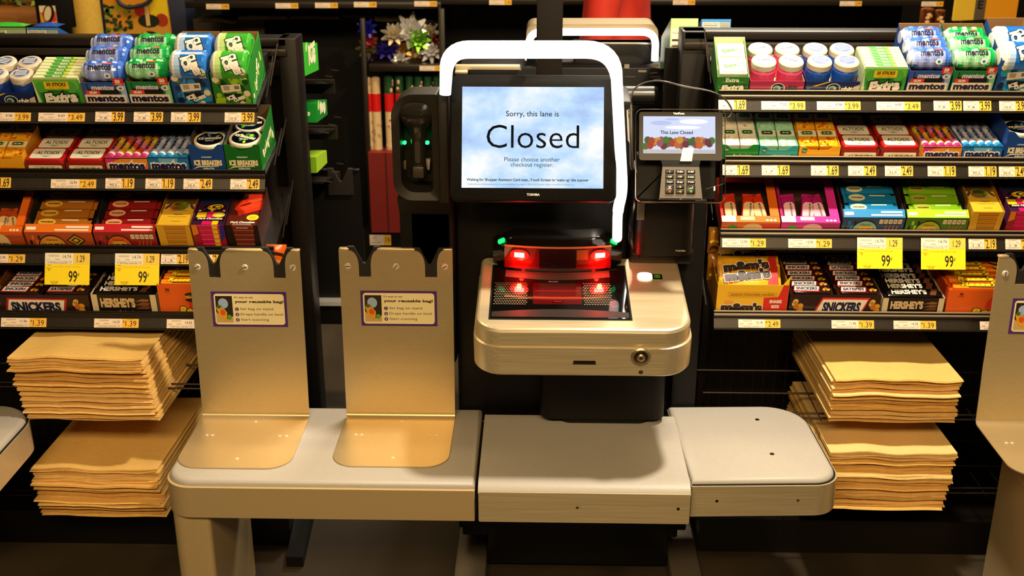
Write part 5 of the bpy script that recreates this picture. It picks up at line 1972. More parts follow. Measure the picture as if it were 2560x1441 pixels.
            colname = '' if cols == 1 else ('left ' if c == 0 else 'right ')
            done(pm, 'candy_bar', M @ T3(W * (c + .5) / cols + random.uniform(-.002, .002), .006 + .029 * r_, H * .86 - .004 + random.uniform(0, .002)) @ RZ(R(random.uniform(-1.5, 1.5))) @ RX(R(14)),
                 f'{nm[r_]} {colname}candy bar from the front in the {name} carton, {where}', 'candy bar', 'wrapped candy bars')


def choc_drops(sh, x0, x1, yt, name, where):
    M, W = slot(sh, x0, x1)
    H = fitH(M, W, yt)
    D = .17
    mb = carton(M, W, D, H, 'f0b81a', 'a8701c', '8a5a1c', Hb=H * 1.15)
    mb.ink(FRONT, [(W * .66, 0), (W - .001, 0), (W - .001, H), (W * .92, H), (W * .86, H * .58), (W * .66, H * .55)], c_('d8281a'), 1)
    mb.text(FRONT, 'SHARE', W * .83, H * .42, c_('f0e4d0'), w=W * .17, h=H * .12, bold=.06, k=2)
    mb.text(FRONT, 'SIZE', W * .83, H * .24, c_('f0e4d0'), w=W * .11, h=H * .11, bold=.06, k=2)
    mb.text(FRONT, "m&m's", W * .36, H * .22, c_('2a1612'), w=W * .58, h=H * .30, bold=.08, outline=WHT, ow=.05, k=3)
    mb.ink(FRONT, rr(W * .18, H * .41, W * .13, H * .10, .003), c_('e89a4a'), 2)
    mb.ink(FRONT, rr(W * .5, H * .68, W * .7, H * .16, .006), c_('e0a414'), 2)
    mb.text(FRONT, 'peanut chocolate candies', W * .5, H * .66, c_('7a5010'), w=W * .6, k=3)
    for xx, s_ in ((0, 1), (W, -1)):
        mb.prism([(xx + s_ * .001, H), (xx + s_ * .016, H - .001), (xx + s_ * .001, H + .022)], 0, .0012, c_('f6d81a', .35), 'y')
    done(mb, 'candy_carton', M, f'yellow and red candy carton at the end of the bottom shelf, {where}', 'carton', 'candy bar cartons')
    for k, (y, z, a) in enumerate(((.008, H * .40, 40), (.034, H * .56, 38), (.072, H * .72, 34))):
        pm = MB()
        bw, bl = W * .86, .095
        bm_ = noisy('yellow_candy_wrapper', 'd8921a', 'f0b428', (30, 30, 30), (.2, .35), 0, .4)
        rows = []
        for j in range(9):
            v = j / 8
            rows.append([(-bw / 2 + bw * i / 10, bl * v, .004 + .013 * math.sin(math.pi * min(1, v * 1.02)) * math.sin(math.pi * i / 10) ** .5) for i in range(11)] + [(bw / 2 - bw * i / 10, bl * v, -.004 * math.sin(math.pi * i / 10)) for i in range(11)])
        pm.loft(rows, bm_, closed=True)
        f = TOPF(.0178)
        pm.ink(f, [(bw * .24, bl * .1), (bw * .44, bl * .12), (bw * .44, bl * .9), (bw * .32, bl * .9)], c_('b8241a', .25), 1)
        pm.text(f, "m&m's", -bw * .06, bl * .64, c_('2a1612'), w=bw * .76, h=bl * .30, bold=.08, outline=WHT, ow=.04, k=3, rot=.1)
        for q, hx in enumerate(('d82a1c', 'c81c1c', '2a8a2a', 'e8a01c', '3a6ab0', 'e8741c')):
            pm.ink(f, ell(bw * (-.24 + .085 * q), bl * (.20 + .03 * (q % 2)), bw * .055, bl * .085, 12), c_(hx, .2), 4)
        pm.ink(f, [(bw * .02, bl * .14), (bw * .2, bl * .28), (bw * .26, bl * .22), (bw * .1, bl * .1)], c_('f0e0c8', .25), 5)
        done(pm, 'candy_bag', M @ T3(W * .5, y, z) @ RX(R(a)), f'{("front", "middle", "rear")[k]} yellow candy bag leaning in the share size carton, {where}', 'candy bag', 'yellow candy bags')


# ------------------------------------------------------------------ stocking the racks
L_, R_ = 'left rack', 'right rack'
s = LS[0]
gum_tray(s, -34, 93, 233, 0, '1c3f9a', '16245a', 'blue', 'blue', L_, True)
stick_carton(s, 98, 214, 200, 141, 'green', L_)
bottle_carton(s, 218, 327, 207, (178, 143, 112), 'blue', 'blue gum carton', L_, .085)
bottle_carton(s, 329, 437, 205, (172, 140, 111), 'green', 'emerald gum carton', L_, .085)
bottle_carton(s, 440, 537, 180, (163, 120), 'iceblue', 'blue ice gum carton', L_, .12)
bottle_carton(s, 540, 635, 184, (165, 120), 'icegreen', 'lime ice gum carton', L_, .12)
s = RS[0]
# small carton of white gum packs
M, W = slot(s, 1789, 1869)
H = fitH(M, W, 193)
mb = carton(M, W, .12, H, '2a7a26', '3a8a2e', 'd8e4b8', Hb=.085)
mb.text(FRONT, 'Extra', W * .5, H * .38, c_('f0f0d8'), w=W * .72, h=H * .36, bold=.07, shear=.2, outline=c_('0c2410'), ow=.08, k=3, rot=.08)
mb.text(FRONT, 'Extra', W * .48, H * .82, c_('e8ecd0'), w=W * .42, bold=.05, k=2)
mb.ink(FRONT, rect(W * .5, H * .7, W * .7, .0008), c_('a8d090'), 1)
mb.ink(FRONT, rect(W * .9, H * .3, W * .16, H * .6), c_('0f5a1c'), 1)
done(mb, 'gum_carton', M, 'narrow green gum carton at the inner end of the top shelf, right rack', 'carton', 'gum cartons')
for k in range(2):
    pm = MB()
    pm.rbox(-W * .44, 0, 0, W * .44, .05, .016, c_('e8f0d4', .25, coat=.4), .004)
    f = TOPF(.0161)
    pm.text(f, 'Extra', -.006, .026, c_('5a8a4a'), w=W * .4, bold=.05, rot=.2)
    pm.ink(f, ell(W * .24, .03, .009, .008, 10), c_('b8d890'), 1)
    pm.ink(f, rect(0, .006, W * .7, .004), c_('7ac05a'), 1)
    done(pm, 'gum_pack', M @ T3(W / 2, .008 + .05 * k, H * .82 + .012 * k) @ RX(R(20)), f'{("front", "rear")[k]} white gum pack in the narrow green carton, right rack', 'gum pack', 'white gum packs')
gum_tray(s, 1872, 2008, 203, 0, 'e84a78', 'b03058', 'pink', 'pink', R_)
gum_tray(s, 2011, 2146, 204, 0, '1c4fae', '16245a', 'blue', 'blue', R_, True)
stick_carton(s, 2149, 2258, 172, 115, 'green', R_)
bottle_carton(s, 2262, 2368, 178, (146, 118, 94), 'blue', 'blue gum carton', R_, .105)
bottle_carton(s, 2372, 2478, 178, (146, 117, 95), 'green', 'emerald gum carton', R_, .105)
bottle_carton(s, 2481, 2580, 152, (142, 104), 'iceblue', 'blue ice gum carton', R_, .12)
bottle_carton(s, 2583, 2690, 152, (142, 104), 'icegreen', 'lime ice gum carton', R_, .12)

s = LS[1]
mintbox_carton(s, -42, 64, 388, 330, 'e9a01e', 'e9a01e', 'a8b83a', 'fruit adventure', 'yellow', L_, fac='e9a020')
tin_column(s, 66, 165, 405, 324, 'outer column', L_)
tin_column(s, 167, 266, 405, 324, 'inner column', L_)
roll_carton(s, 268, 373, 394, 330, 'fruit', 'orange', L_)
roll_carton(s, 374, 475, 393, 330, 'mint', 'blue', L_)
round_tins(s, 480, 567, 362, 347, 314, '16418a', ('2a4ab0', '4ab0d8', '8a7ad0'), 'COOLMINT', 'blue', L_)
round_tins(s, 568, 657, 362, 343, 309, '12661c', ('3ac03a', 'd8e020', '2a9a4a'), 'SPEARMINT', 'green', L_)
s = RS[1]
mintbox_carton(s, 1803, 1895, 362, 300, '12802a', 'f2ecdc', '4aa84a', 'freshmints', 'green', R_, (.2, .74, .011, .01))
mintbox_carton(s, 1896, 1993, 365, 300, '2a9a94', 'a8e0bc', '2a7a5a', 'wintergreen', 'teal', R_)
mintbox_carton(s, 1995, 2098, 366, 300, 'f0a81c', 'e9a01e', 'a8b83a', 'fruit adventure', 'yellow', R_, fac='f0b030')
tin_column(s, 2101, 2196, 372, 292, 'inner column', R_)
tin_column(s, 2200, 2296, 372, 292, 'outer column', R_)
roll_carton(s, 2303, 2401, 367, 302, 'fruit', 'orange', R_)
roll_carton(s, 2403, 2502, 366, 302, 'mint', 'blue', R_)
round_tins(s, 2506, 2592, 330, 318, 290, '16418a', ('2a4ab0', '4ab0d8', '8a7ad0'), 'COOLMINT', 'blue', R_)

s = LS[2]
window_box(s, -60, 67, 581, 'e86a18', 'b8481a', 'f0c890', 'orange', L_)
bar_box(s, 72, 240, 581, 'b8481c', 'e8761c', 'a8641c', 'e8942a', 'orange patterned', L_, cubes=False, wrap='e0a83a')
bar_box(s, 243, 398, 581, '9a1a1c', 'c8202a', '8a1a1c', 'e0582a', 'red patterned', L_, wrap='e8a070')
choc_box(s, 403, 487, 563, 481, 'yellow', 'yellow', L_)
choc_box(s, 489, 571, 563, 481, 'lemon', 'lemon pink', L_)
choc_box(s, 573, 655, 564, 480, 'chili', 'dark chili', L_)
s = RS[2]
window_box(s, 1801, 1948, 556, 'f0701a', 'd8321a', 'f4c890', 'orange', R_)
window_box(s, 1950, 2097, 557, 'e0309a', 'a81a6a', 'f0b8c8', 'magenta', R_)
bar_box(s, 2101, 2256, 544, '2a4a7a', '1a86c8', '1a7ab0', '8ac0b8', 'blue patterned', R_, wrap='d8d8b0')
bar_box(s, 2259, 2414, 545, '4a7a1c', 'a8e01c', '7ab01c', 'a8b82a', 'lime patterned', R_, wrap='a8a83a')
choc_box(s, 2417, 2497, 530, 450, 'yellow', 'yellow', R_)
choc_box(s, 2509, 2590, 530, 450, 'lemon', 'lemon pink', R_)

s = LS[3]
M, W = slot(s, -110, -4)
H = fitH(M, W, 735)
mb = carton(M, W, .15, H, 'a8642a', '8a5024', '5a3a1c', Hb=H * 1.7)
mb.ink(FRONT, ell(W * .9, H * .6, W * .2, H * .4), c_('d8742a'), 1)
done(mb, 'candy_carton', M, 'tan carton cut off by the photo edge on the bottom shelf, left rack', 'carton', 'candy bar cartons')
row_bars(s, 0, 229, 738, 'peanut', 2, 6, 'peanut', L_)
row_bars(s, 233, 398, 737, 'choc', 1, 6, 'milk chocolate', L_)
row_bars(s, 402, 550, 713, 'cups', 1, 4, 'orange peanut cup', L_)
s = RS[3]
choc_drops(s, 1788, 1966, 713, 'yellow', R_)
row_bars(s, 1970, 2198, 738, 'peanut', 2, 7, 'peanut', R_)
row_bars(s, 2201, 2358, 746, 'choc', 1, 7, 'milk chocolate', R_)
row_bars(s, 2361, 2560, 726, 'cups', 1, 5, 'orange peanut cup', R_)


# ------------------------------------------------------------------ price tags clipped in the rails
TW, TY, SY = c_('f2dcc4', .55), c_('f2b93a', .55), c_('ffe10a', .5)


def ptag(sh, x0, x1, price, unit, under, long=None):
    where = f'{sh.side} rack'
    Yr, zr, Yb, zb = sh.rail
    long = (x1 - x0) > 90 if long is None else long
    X0, X1 = PY(x0, sh.ylip + 36, Yr - .006).x, PY(x1, sh.ylip + 36, Yr - .006).x
    W = X1 - X0
    h = math.hypot(Yr - Yb, zr - zb)
    up = Vector((0, Yr - Yb, zr - zb)).normalized()
    n = Vector((1, 0, 0)).cross(up)
    th = h * (.80 if long else .93)
    M = FR(Vector((X0, Yb, zb)) + n * .0014 + up * (.0012), (1, 0, 0), up)
    mb = MB()
    s_ = .63 if long else .56
    mb.prism(rect(W / 2, th / 2, W, th), -.0005, 0, TW, 'z')
    I4 = Matrix.Identity(4)
    mb.ink(I4, [(W * s_, 0), (W, 0), (W, th), (W * s_, th)], TY, 1)
    G = c_('5a4a3e', .6)
    if long:
        mb.text(I4, '||||||||||', W * .22, th * .82, G, w=W * .2, h=th * .14, k=2)
        mb.ink(I4, rect(W * .08, th * .5, W * .08, th * .02), G, 2)
        mb.ink(I4, rect(W * .08, th * .42, W * .09, th * .02), G, 2)
        mb.ink(I4, rect(W * .28, th * .48, W * .11, th * .03), G, 2)
        mb.text(I4, '$' + unit if False else unit, W * .50, th * .64, G, w=W * .15, h=th * .3, k=2)
        mb.ink(I4, rect(W * s_ / 2, th * .30, W * s_ * .98, th * .012), G, 2)
        mb.text(I4, 'IC MB CANDY GUM MINT 1 CT', W * .34, th * .15, G, w=W * .5, h=th * .13, k=2)
        mb.text(I4, '$', W * .67, th * .68, INK, h=th * .22, w=W * .03, bold=.02, k=3)
        mb.text(I4, price, W * .83, th * .47, INK, w=W * .24, h=th * .62, bold=-.005, k=3)
        mb.text(I4, 'our price', W * .82, th * .92, c_('a0761c'), w=W * .14, k=3)
    else:
        mb.text(I4, '||||||||||', W * .26, th * .92, G, w=W * .32, h=th * .10, k=2)
        mb.ink(I4, rect(W * .26, th * .83, W * .22, th * .015), G, 2)
        mb.ink(I4, rect(W * .14, th * .66, W * .08, th * .02), G, 2)
        mb.ink(I4, rect(W * .44, th * .66, W * .10, th * .02), G, 2)
        for zz in (.52, .2):
            mb.ink(I4, rect(W * s_ / 2, th * zz, W * s_ * .98, th * .012), G, 2)
        mb.text(I4, unit, W * .28, th * .36, G, w=W * .26, h=th * .2, k=2)
        mb.text(I4, 'GUM MINT CT', W * .28, th * .11, G, w=W * .42, h=th * .10, k=2)
        mb.text(I4, '$', W * .60, th * .84, INK, h=th * .18, w=W * .05, bold=.02, k=3)
        mb.text(I4, price, W * .79, th * .5, INK, w=W * .32, h=th * .86, bold=.01, k=3)
    done(mb, 'price_tag', M, f'price tag reading {price} under the {under}, {where}', 'price tag', 'shelf price tags')


def stag(sh, x0, x1, y1, under):
    where = f'{sh.side} rack'
    Yr, zr, Yb, zb = sh.rail
    X0, X1 = PY(x0, 650, Yb - .004).x, PY(x1, 650, Yb - .004).x
    W = X1 - X0
    P0 = Vector((X0, Yr - .008, zr + .003))
    up = Vector((0, (Yr - Yb) * .85, zr - zb)).normalized()
    M = FR(P0, (1, 0, 0), up)
    H = solve(lambda h: pj(P0 - up * h)[1], .03, .15, y1)
    mb = MB()
    I4 = Matrix.Identity(4)
    G = c_('5a4a3e', .6)
    mb.prism(rect(W / 2, -H / 2, W, H), -.0005, 0, SY, 'z')
    a = H * .355
    mb.ink(I4, [(0, -a), (W * .63, -a), (W * .63, 0), (0, 0)], c_('f4ead0', .55), 1)
    mb.ink(I4, [(W * .63, -a), (W, -a), (W, 0), (W * .63, 0)], c_('f4cf50', .55), 1)
    mb.text(I4, '||||||||||', W * .2, -a * .25, G, w=W * .22, h=a * .16, k=2)
    mb.text(I4, '14.74', W * .49, -a * .32, G, w=W * .18, h=a * .30, k=2)
    mb.ink(I4, rect(W * .08, -a * .55, W * .07, a * .02), G, 2)
    mb.ink(I4, rect(W * .28, -a * .55, W * .10, a * .03), G, 2)
    mb.ink(I4, rect(W * .31, -a * .72, W * .6, a * .015), G, 2)
    mb.text(I4, 'IC WB Wheat Coconut Bar 1 CT', W * .33, -a * .86, G, w=W * .54, h=a * .16, k=2)
    mb.text(I4, '1.29', W * .80, -a * .5, INK, w=W * .17, h=a * .6, k=2)
    mb.text(I4, 'everyday SALE savings', W * .48, -H * .43, c_('e0a808'), w=W * .62, h=H * .05, k=2)
    mb.text(I4, 'card', W * .10, -H * .38, c_('6a5410'), w=W * .07, k=2)
    mb.text(I4, 'Shoppers', W * .10, -H * .48, c_('6a5410'), w=W * .12, k=2)
    mb.text(I4, '5c', W * .10, -H * .53, c_('6a5410'), w=W * .05, k=2)
    mb.text(I4, '99', W * .63, -H * .74, INK, w=W * .19, h=H * .36, bold=.01, k=2)
    mb.text(I4, '¢', W * .755, -H * .68, INK, h=H * .12, k=2)
    mb.text(I4, 'VALID THRU', W * .22, -H * .9, c_('8a7010'), w=W * .2, k=2)
    mb.text(I4, '12/29', W * .22, -H * .95, c_('8a7010'), w=W * .13, k=2)
    done(mb, 'sale_tag', M, f'bright yellow hanging sale tag reading 99 cents under the {under}, {where}', 'sale tag', 'hanging yellow sale tags')


s = LS[0]
for a in ((-30, 78, '3.99', '9.98', 'blue gum bottle tray'), (97, 213, '3.49', '9.97', 'green stick gum carton'), (239, 312, '3.99', '7.8', 'blue gum carton'), (335, 408, '3.99', '7.8', 'emerald gum carton'), (428, 502, '3.99', '10.0', 'blue ice gum carton'), (562, 636, '3.99', '10.0', 'lime ice gum carton')):
    ptag(s, *a)
s = LS[1]
for a in ((-45, 28, '1.69', '1.7', 'yellow mint box carton'), (128, 241, '2.49', '22.94', 'red mint tin columns'), (264, 336, '1.19', '90.2', 'orange candy roll carton'), (364, 437, '1.19', '90.2', 'blue candy roll carton'), (459, 531, '2.49', '26.6', 'blue round mint tins'), (576, 649, '2.49', '26.6', 'green round mint tins')):
    ptag(s, *a)
s = LS[2]
for a in ((-50, 64, '1.29', '12.90', 'orange window snack carton'), (403, 474, '2.19', '1.3', 'yellow chocolate carton'), (492, 562, '2.19', '1.3', 'lemon pink chocolate carton'), (600, 640, '2.19', '1.3', 'dark chili chocolate carton')):
    ptag(s, *a)
stag(s, 112, 224, 712, 'orange patterned snack carton')
stag(s, 287, 398, 713, 'red patterned snack carton')
s = LS[3]
for a in ((5, 118, '1.39', '11.96', 'peanut candy bar carton'), (237, 348, '1.39', '14.35', 'milk chocolate bar carton'), (418, 528, '1.39', '14.35', 'orange peanut cup carton')):
    ptag(s, *a)
s = RS[0]
for a in ((1796, 1865, '1.69', '41.2', 'narrow green gum carton'), (1903, 2013, '3.99', '7.25', 'pink gum bottle tray'), (2042, 2151, '3.99', '9.98', 'blue gum bottle tray'), (2191, 2301, '3.49', '9.97', 'green stick gum carton'), (2334, 2404, '3.99', '7.8', 'blue gum carton'), (2408, 2478, '3.99', '7.8', 'emerald gum carton'), (2498, 2570, '3.99', '10.0', 'blue ice gum carton')):
    ptag(s, *a)
s = RS[1]
for a in ((1803, 1873, '1.69', '1.7', 'green mint box carton'), (1904, 1973, '1.69', '1.7', 'teal mint box carton'), (2027, 2096, '1.69', '1.7', 'yellow mint box carton'), (2120, 2190, '2.49', '22.9', 'inner mint tin column'), (2212, 2282, '2.49', '22.9', 'outer mint tin column'), (2319, 2389, '1.19', '90.2', 'orange candy roll carton'), (2421, 2491, '1.19', '90.2', 'blue candy roll carton'), (2497, 2567, '2.49', '26.6', 'blue round mint tins')):
    ptag(s, *a)
s = RS[2]
for a in ((1805, 1914, '1.29', '12.90', 'orange window snack carton'), (1970, 2079, '1.29', '12.90', 'magenta window snack carton'), (2421, 2490, '2.19', '1.3', 'yellow chocolate carton'), (2513, 2582, '2.19', '1.3', 'lemon pink chocolate carton')):
    ptag(s, *a)
stag(s, 2139, 2252, 672, 'blue patterned snack carton')
stag(s, 2298, 2409, 674, 'lime patterned snack carton')
s = RS[3]
for a in ((1845, 1950, '2.49', '12.18', 'yellow and red candy carton'), (2078, 2184, '1.39', '11.96', 'peanut candy bar carton'), (2233, 2339, '1.39', '14.35', 'milk chocolate bar carton'), (2449, 2558, '1.39', '14.35', 'orange peanut cup carton')):
    ptag(s, *a)


# ------------------------------------------------------------------ paper bag stacks
def paper_stack(px0, px1, ytop, ybot, Y, n, skew, depth, label, top_label, group, sk2=0.0, seed=1):
    a, b = PY(px0, ytop, Y), PY(px1, ytop, Y)
    W = b.x - a.x
    z1 = PY((px0 + px1) / 2, ytop, Y).z
    z0 = PY((px0 + px1) / 2, ybot, Y).z
    th = (z1 - z0) / n
    rnd = random.Random(seed)
    nx, ny = 14, 5
    amp = [rnd.uniform(-1, 1) for _ in range(6)]
    for k in range(n):
        lev = k / (n - 1)
        mb = MB()
        KM = (KRAFT, KRAFT, KRAFT3, KRAFT2)[int(rnd.random() * 4)]
        squash = .55 if rnd.random() < .16 and k < n - 1 else 1.0
        jx, jy = rnd.gauss(0, .0025), rnd.gauss(0, .0050)
        if rnd.random() < .12:
            jx += rnd.uniform(-.006, .006)
            jy += rnd.uniform(-.006, .006)

        def wave(u, v):
            w_ = .0022 * (lev * .8 + .3) * math.sin(2.2 * math.pi * u + amp[0]) + .0012 * math.sin(5 * math.pi * u + amp[1] + lev * 3) * (.4 + lev)
            sag = -.010 * (1 - lev) * (1 - v) ** 2 * (1 if u > .25 else .6)
            return (w_ + sag * .8) * (1 - .85 * v) * min(1, 3 * lev + .35) + .0012 * math.sin(9 * u + k * 1.7) * (1 - v)
        for s_ in (0, 1):
            tt = th * .40 * squash
            rows = []
            dy = rnd.uniform(0, .005) * s_
            for j in range(ny + 1):
                v = (j / ny) ** 1.6
                ring = [(W * (i / nx) + skew * v * depth, dy + v * depth, wave(i / nx, v) + s_ * th * .48 + tt) for i in range(nx + 1)]
                ring += [(p[0], p[1], p[2] - tt) for p in ring[::-1]]
                rows.append(ring)
            mb.loft(rows, KM)
        if k == n - 1:
            pass
        done(mb, 'paper_bag', T3(a.x + jx + sk2 * (1 - lev), Y + jy + .004 * math.sin(k * .5), z0 + k * th), top_label if k == n - 1 else label, 'paper bag', group)


paper_stack(17, 352, 893, 1050, 2.46, 40, .02, .40, 'brown paper bag lying flat in the upper stack of the left rack', 'topmost brown paper bag of the upper stack, left rack', 'upper paper bag stack, left rack', .026, 3)
paper_stack(77, 393, 1172, 1288, 2.45, 34, .02, .40, 'brown paper bag lying flat in the lower stack of the left rack', 'topmost brown paper bag of the lower stack, left rack', 'lower paper bag stack, left rack', .006, 5)
paper_stack(2084, 2404, 948, 1052, 2.50, 32, -.02, .40, 'brown paper bag lying flat in the upper stack of the right rack', 'topmost brown paper bag of the upper stack, right rack', 'upper paper bag stack, right rack', .0, 8)
paper_stack(2074, 2392, 1130, 1268, 2.47, 38, -.02, .40, 'brown paper bag lying flat in the lower stack of the right rack', 'topmost brown paper bag of the lower stack, right rack', 'lower paper bag stack, right rack', -.012, 11)

# loose packs hanging at the rack ends
def hang_pack(px0, px1, py0, py1, Y, cols, label, name_='candy_bag', txt=None, lean=0.0):
    a, b = PY(px0, py1, Y), PY(px1, py0, Y)
    W, H = b.x - a.x, b.z - a.z
    mb = MB()
    rows = []
    for j in range(9):
        v = j / 8
        bulge = .012 * math.sin(math.pi * v) ** .6
        rows.append([(W * i / 8, -bulge * math.sin(math.pi * i / 8) ** .7 - .001 + lean * v, H * v) for i in range(9)] + [(W * (8 - i) / 8, bulge * math.sin(math.pi * i / 8) ** .7 + .001 + lean * v, H * v) for i in range(9)])
    mb.loft(rows, c_(cols[0], .25, coat=.4))
    f = FR((0, -.0145, 0), (1, 0, 0), (0, lean, H))
    for k, c in enumerate(cols[1:]):
        z = H * (.2 + .24 * k)
        mb.ink(f, [(W * .12, z), (W * .5, z + H * .05), (W * .88, z), (W * .88, z + H * .10), (W * .5, z + H * .15), (W * .12, z + H * .10)], c_(c, .3), 1 + k)
    done(mb, name_, T3(a.x, Y, a.z), label, 'candy bag', 'packs at the rack ends')


hang_pack(672, 716, 612, 690, 2.66, ('e8661c', '4a1c10', 'f2a82a', '3a140c'), 'orange candy pack with brown zigzag at the end of the left rack')
hang_pack(1768, 1800, 568, 632, 2.72, ('c8841c', '3a1c10', 'f0c040'), 'upper golden brown candy pack beside the inner end of the right rack')
hang_pack(1766, 1800, 634, 700, 2.72, ('b8761c', 'f0b838', '8a3a14'), 'lower golden brown candy pack beside the inner end of the right rack')
# ------------------------------------------------------------------ neighbouring lanes
nb = thing('bagging_platform', 'bagging platform of the next lane cut off at the right edge', 'platform', T3(1.4, 2.34, 0))
e = PZ(2457, 1003, ZT)
NX = e.x + .012
mb = part('', nb)
slab(mb, plan(NX + .004, 1.9, 2.166, 2.53, 0.06, 0, 0, 0.05), ZT - .016, ZT, TOP, .012)
mb.build('platform_top', nb)
mb = part('', nb)
mb.prism(plan(NX, 1.9, 2.158, 2.535, .062, 0, 0, .054), .379, .4545, STEEL, 'z')
mb.build('skirt', nb)
mb = part('', nb)
mb.prism(plan(NX + .006, 1.9, 2.166, 2.527, .056, 0, 0, .05), .4535, .457, DARK, 'z')
mb.build('shadow_gap_gasket', nb)
mb = part('', nb)
mb.prism(plan(NX + .012, NX + .12, 2.0, 2.50, .02, .01, .01, .012), 0.0, .385, SKIRT, 'z')
mb.build('leg', nb)
s0 = PY(2513, 606, 2.47).x
bag_stand(s0, s0 + .263, 2.222, 2.475, .89, 'steel bag stand of the next lane cut off at the right edge')
sh2 = copy_thing(ist, T3(PZ(47, 1075, ZT).x - .336, 2.16, 0), 'item shelf end of the neighbouring lane at the left edge')

# ------------------------------------------------------------------ back-to-back racks of the opposite lane
for x0, x1, nm, ends in ((-1.75, -.60, 'opposite candy rack backing onto the left rack', -.60), (.335, 1.5, 'opposite candy rack backing onto the right rack', .335)):
    ork = thing('candy_rack', nm, 'rack', T3((x0 + x1) / 2, 3.15, 0))
    lf = ends < 0
    for zb in ((PY(770, 198, 3.1).z, PY(790, 322, 3.1).z, PY(800, 445, 3.1).z) if lf else (PY(1690, 190, 3.1).z, PY(1690, 330, 3.1).z)):
        mb = part('', ork)
        mb.prism([(3.06, zb), (3.33, zb - .05), (3.33, zb - .056), (3.06, zb - .006)], x0, x1, RACK, 'x')
        for y in (3.1, 3.2, 3.3):
            mb.tube([(x1 if lf else x0, y, zb - .01), ((x1 + .02) if lf else x0 - .02, y, zb - .012)], .002, WIRE, 6)
        mb.box(x0, 3.33, zb - .085, x1, 3.345, zb - .045, RAIL)
        mb.build('shelf', ork)
    mb = part('', ork)
    mb.box(x0, 3.022, 0, x1 - (.04 if lf else 0), 3.04, 1.28, RACK)
    mb.build('back_panel', ork)


def opp_box(px0, px1, yt, yb, Y, front, side, label, D=.2, drop=.0, nut=False, textf=None, texts=None, lump=None, xr=None):
    a, b = PY(px0, yb, Y), PY(px1, yt, Y)
    W, H = b.x - a.x, b.z - a.z
    mb = MB()
    F, S = c_(front, .4), c_(side, .4)
    mb.prism([(0, 0), (0, H), (D, H - drop), (D, -drop * .6)], 0, W, S, 'x')
    mb.ink(FRONT, rect(W / 2, H / 2, W * .998, H * .998), F, 1)
    if nut:
        mb.ink(FRONT, rect(W * .33, H * .42, W * .58, H * .72), c_('ece0c8', .5), 2)
        mb.ink(FRONT, rect(W * .80, H * .42, W * .32, H * .70), c_('b8b8a4', .5), 2)
        mb.text(FRONT, 'Nutrition Facts', W * .33, H * .70, INK, w=W * .5, k=3)
        for k in range(4):
            mb.ink(FRONT, rect(W * .32, H * (.55 - .12 * k), W * .5, H * (.02 if k % 2 else .045)), c_('4a3a2a'), 3)
        for k in range(6):
            mb.ink(FRONT, rect(W * .80, H * (.68 - .09 * k), W * .28, H * .03), c_('7a7a6a'), 3)
    if textf:
        mb.text(FRONT, textf, W * .72, H * .5, WHT, h=H * .28, bold=.05, shear=.2, k=3)
    sf = FR((W, 0, 0), (0, 1, 0), (0, 0, 1)) if px1 < 1280 else FR((0, D, 0), (0, -1, 0), (0, 0, 1))
    if texts:
        mb.text(sf, texts, D * .55, H * .5, c_('e8dcc0'), w=D * .5, bold=.06, k=3)
        for k in range(4):
            mb.ink(sf, ell(D * (.2 + .18 * k), H * (.8 - .18 * k), .016, .012, 10, .6), c_(('a8d878', 'e0ecc0')[k % 2]), 2)
    if lump:
        rings = []
        for i in range(9):
            f = i / 8
            rings.append([(W * (.1 + .8 * f), .02 + .05 * j / 6, H + .009 * math.sin(math.pi * f) ** .6 * math.sin(math.pi * j / 6)) for j in range(7)])
        mb.loft(rings, c_(lump, .2, coat=.4), cap=False, closed=False)
    return done(mb, 'gum_carton', T3(a.x, Y, a.z), label, 'carton', 'cartons on the opposite racks')


opp_box(-60, 66, 69, 99, 3.06, '7aa85a', '2f7a2a', 'green carton back with nutrition panel behind the left rack top', nut=True, drop=.075, lump='3fae3c')
opp_box(68, 146, 69, 99, 3.06, '3f7fc0', '1c4f9a', 'blue carton back with nutrition panel behind the left rack top', D=.22, drop=.085, nut=True, lump='2a4fae')
opp_box(690, 757, 107, 190, 3.06, '2a8a2a', '35b02a', 'lime carton poking out past the left rack upright, uppermost', D=.2, drop=.03, texts='ICE')
opp_box(690, 790, 260, 306, 3.06, '0f8a2a', '0f7a24', 'green mint carton poking out past the left rack upright', D=.16, drop=.02, textf='ints', texts='mints')
opp_box(690, 790, 393, 432, 3.06, '7aa81c', '9ac02a', 'lime yellow carton poking out past the left rack upright, lowest', D=.16, drop=.02)
opp_box(1672, 1746, 46, 166, 3.06, 'b8d890', '2a6a2a', 'tall white and green carton back beside the right rack top', D=.22, drop=.08, nut=True)
opp_box(1752, 1828, 48, 82, 3.06, '4a90d0', '1c5fa0', 'blue carton back with nutrition panel behind the right rack top', drop=.075, nut=True)

# opposite checkout: bow, monitor back, cabinet, platform
opp = thing('opposite_checkout', 'second checkout with a lit bow facing the other way', 'checkout', T3(.12, 3.4, 0))
Yo = 3.30
mb = part('', opp)
q = [PY(1322, 150, Yo), PY(1322, 80, Yo), PY(1640, 80, Yo), PY(1641, 152, Yo)]
q[0].x = q[1].x
q[3].x = q[2].x
mb.tube(arc_pts(q, .055, 8), .0105, GLOW, 12, sq=1.3)
mb.build('light_bow', opp)
mb = part('', opp)
q = [PY(1316, 110, 3.33), PY(1316, 60, 3.33), PY(1645, 60, 3.33), PY(1646, 110, 3.33)]
pts = arc_pts(q, .06, 8)
outer = [(p.x, p.z) for p in pts]
cxm = (q[1].x + q[2].x) / 2
inner = [(cxm + (p[0] - cxm) * .93, p[1] - .014) for p in outer]
for i in range(len(outer) - 1):
    mb.prism([outer[i], outer[i + 1], inner[i + 1], inner[i]], 3.325, 3.46, COVER, 'y')
mb.build('bow_cover', opp)
mb = part('', opp)
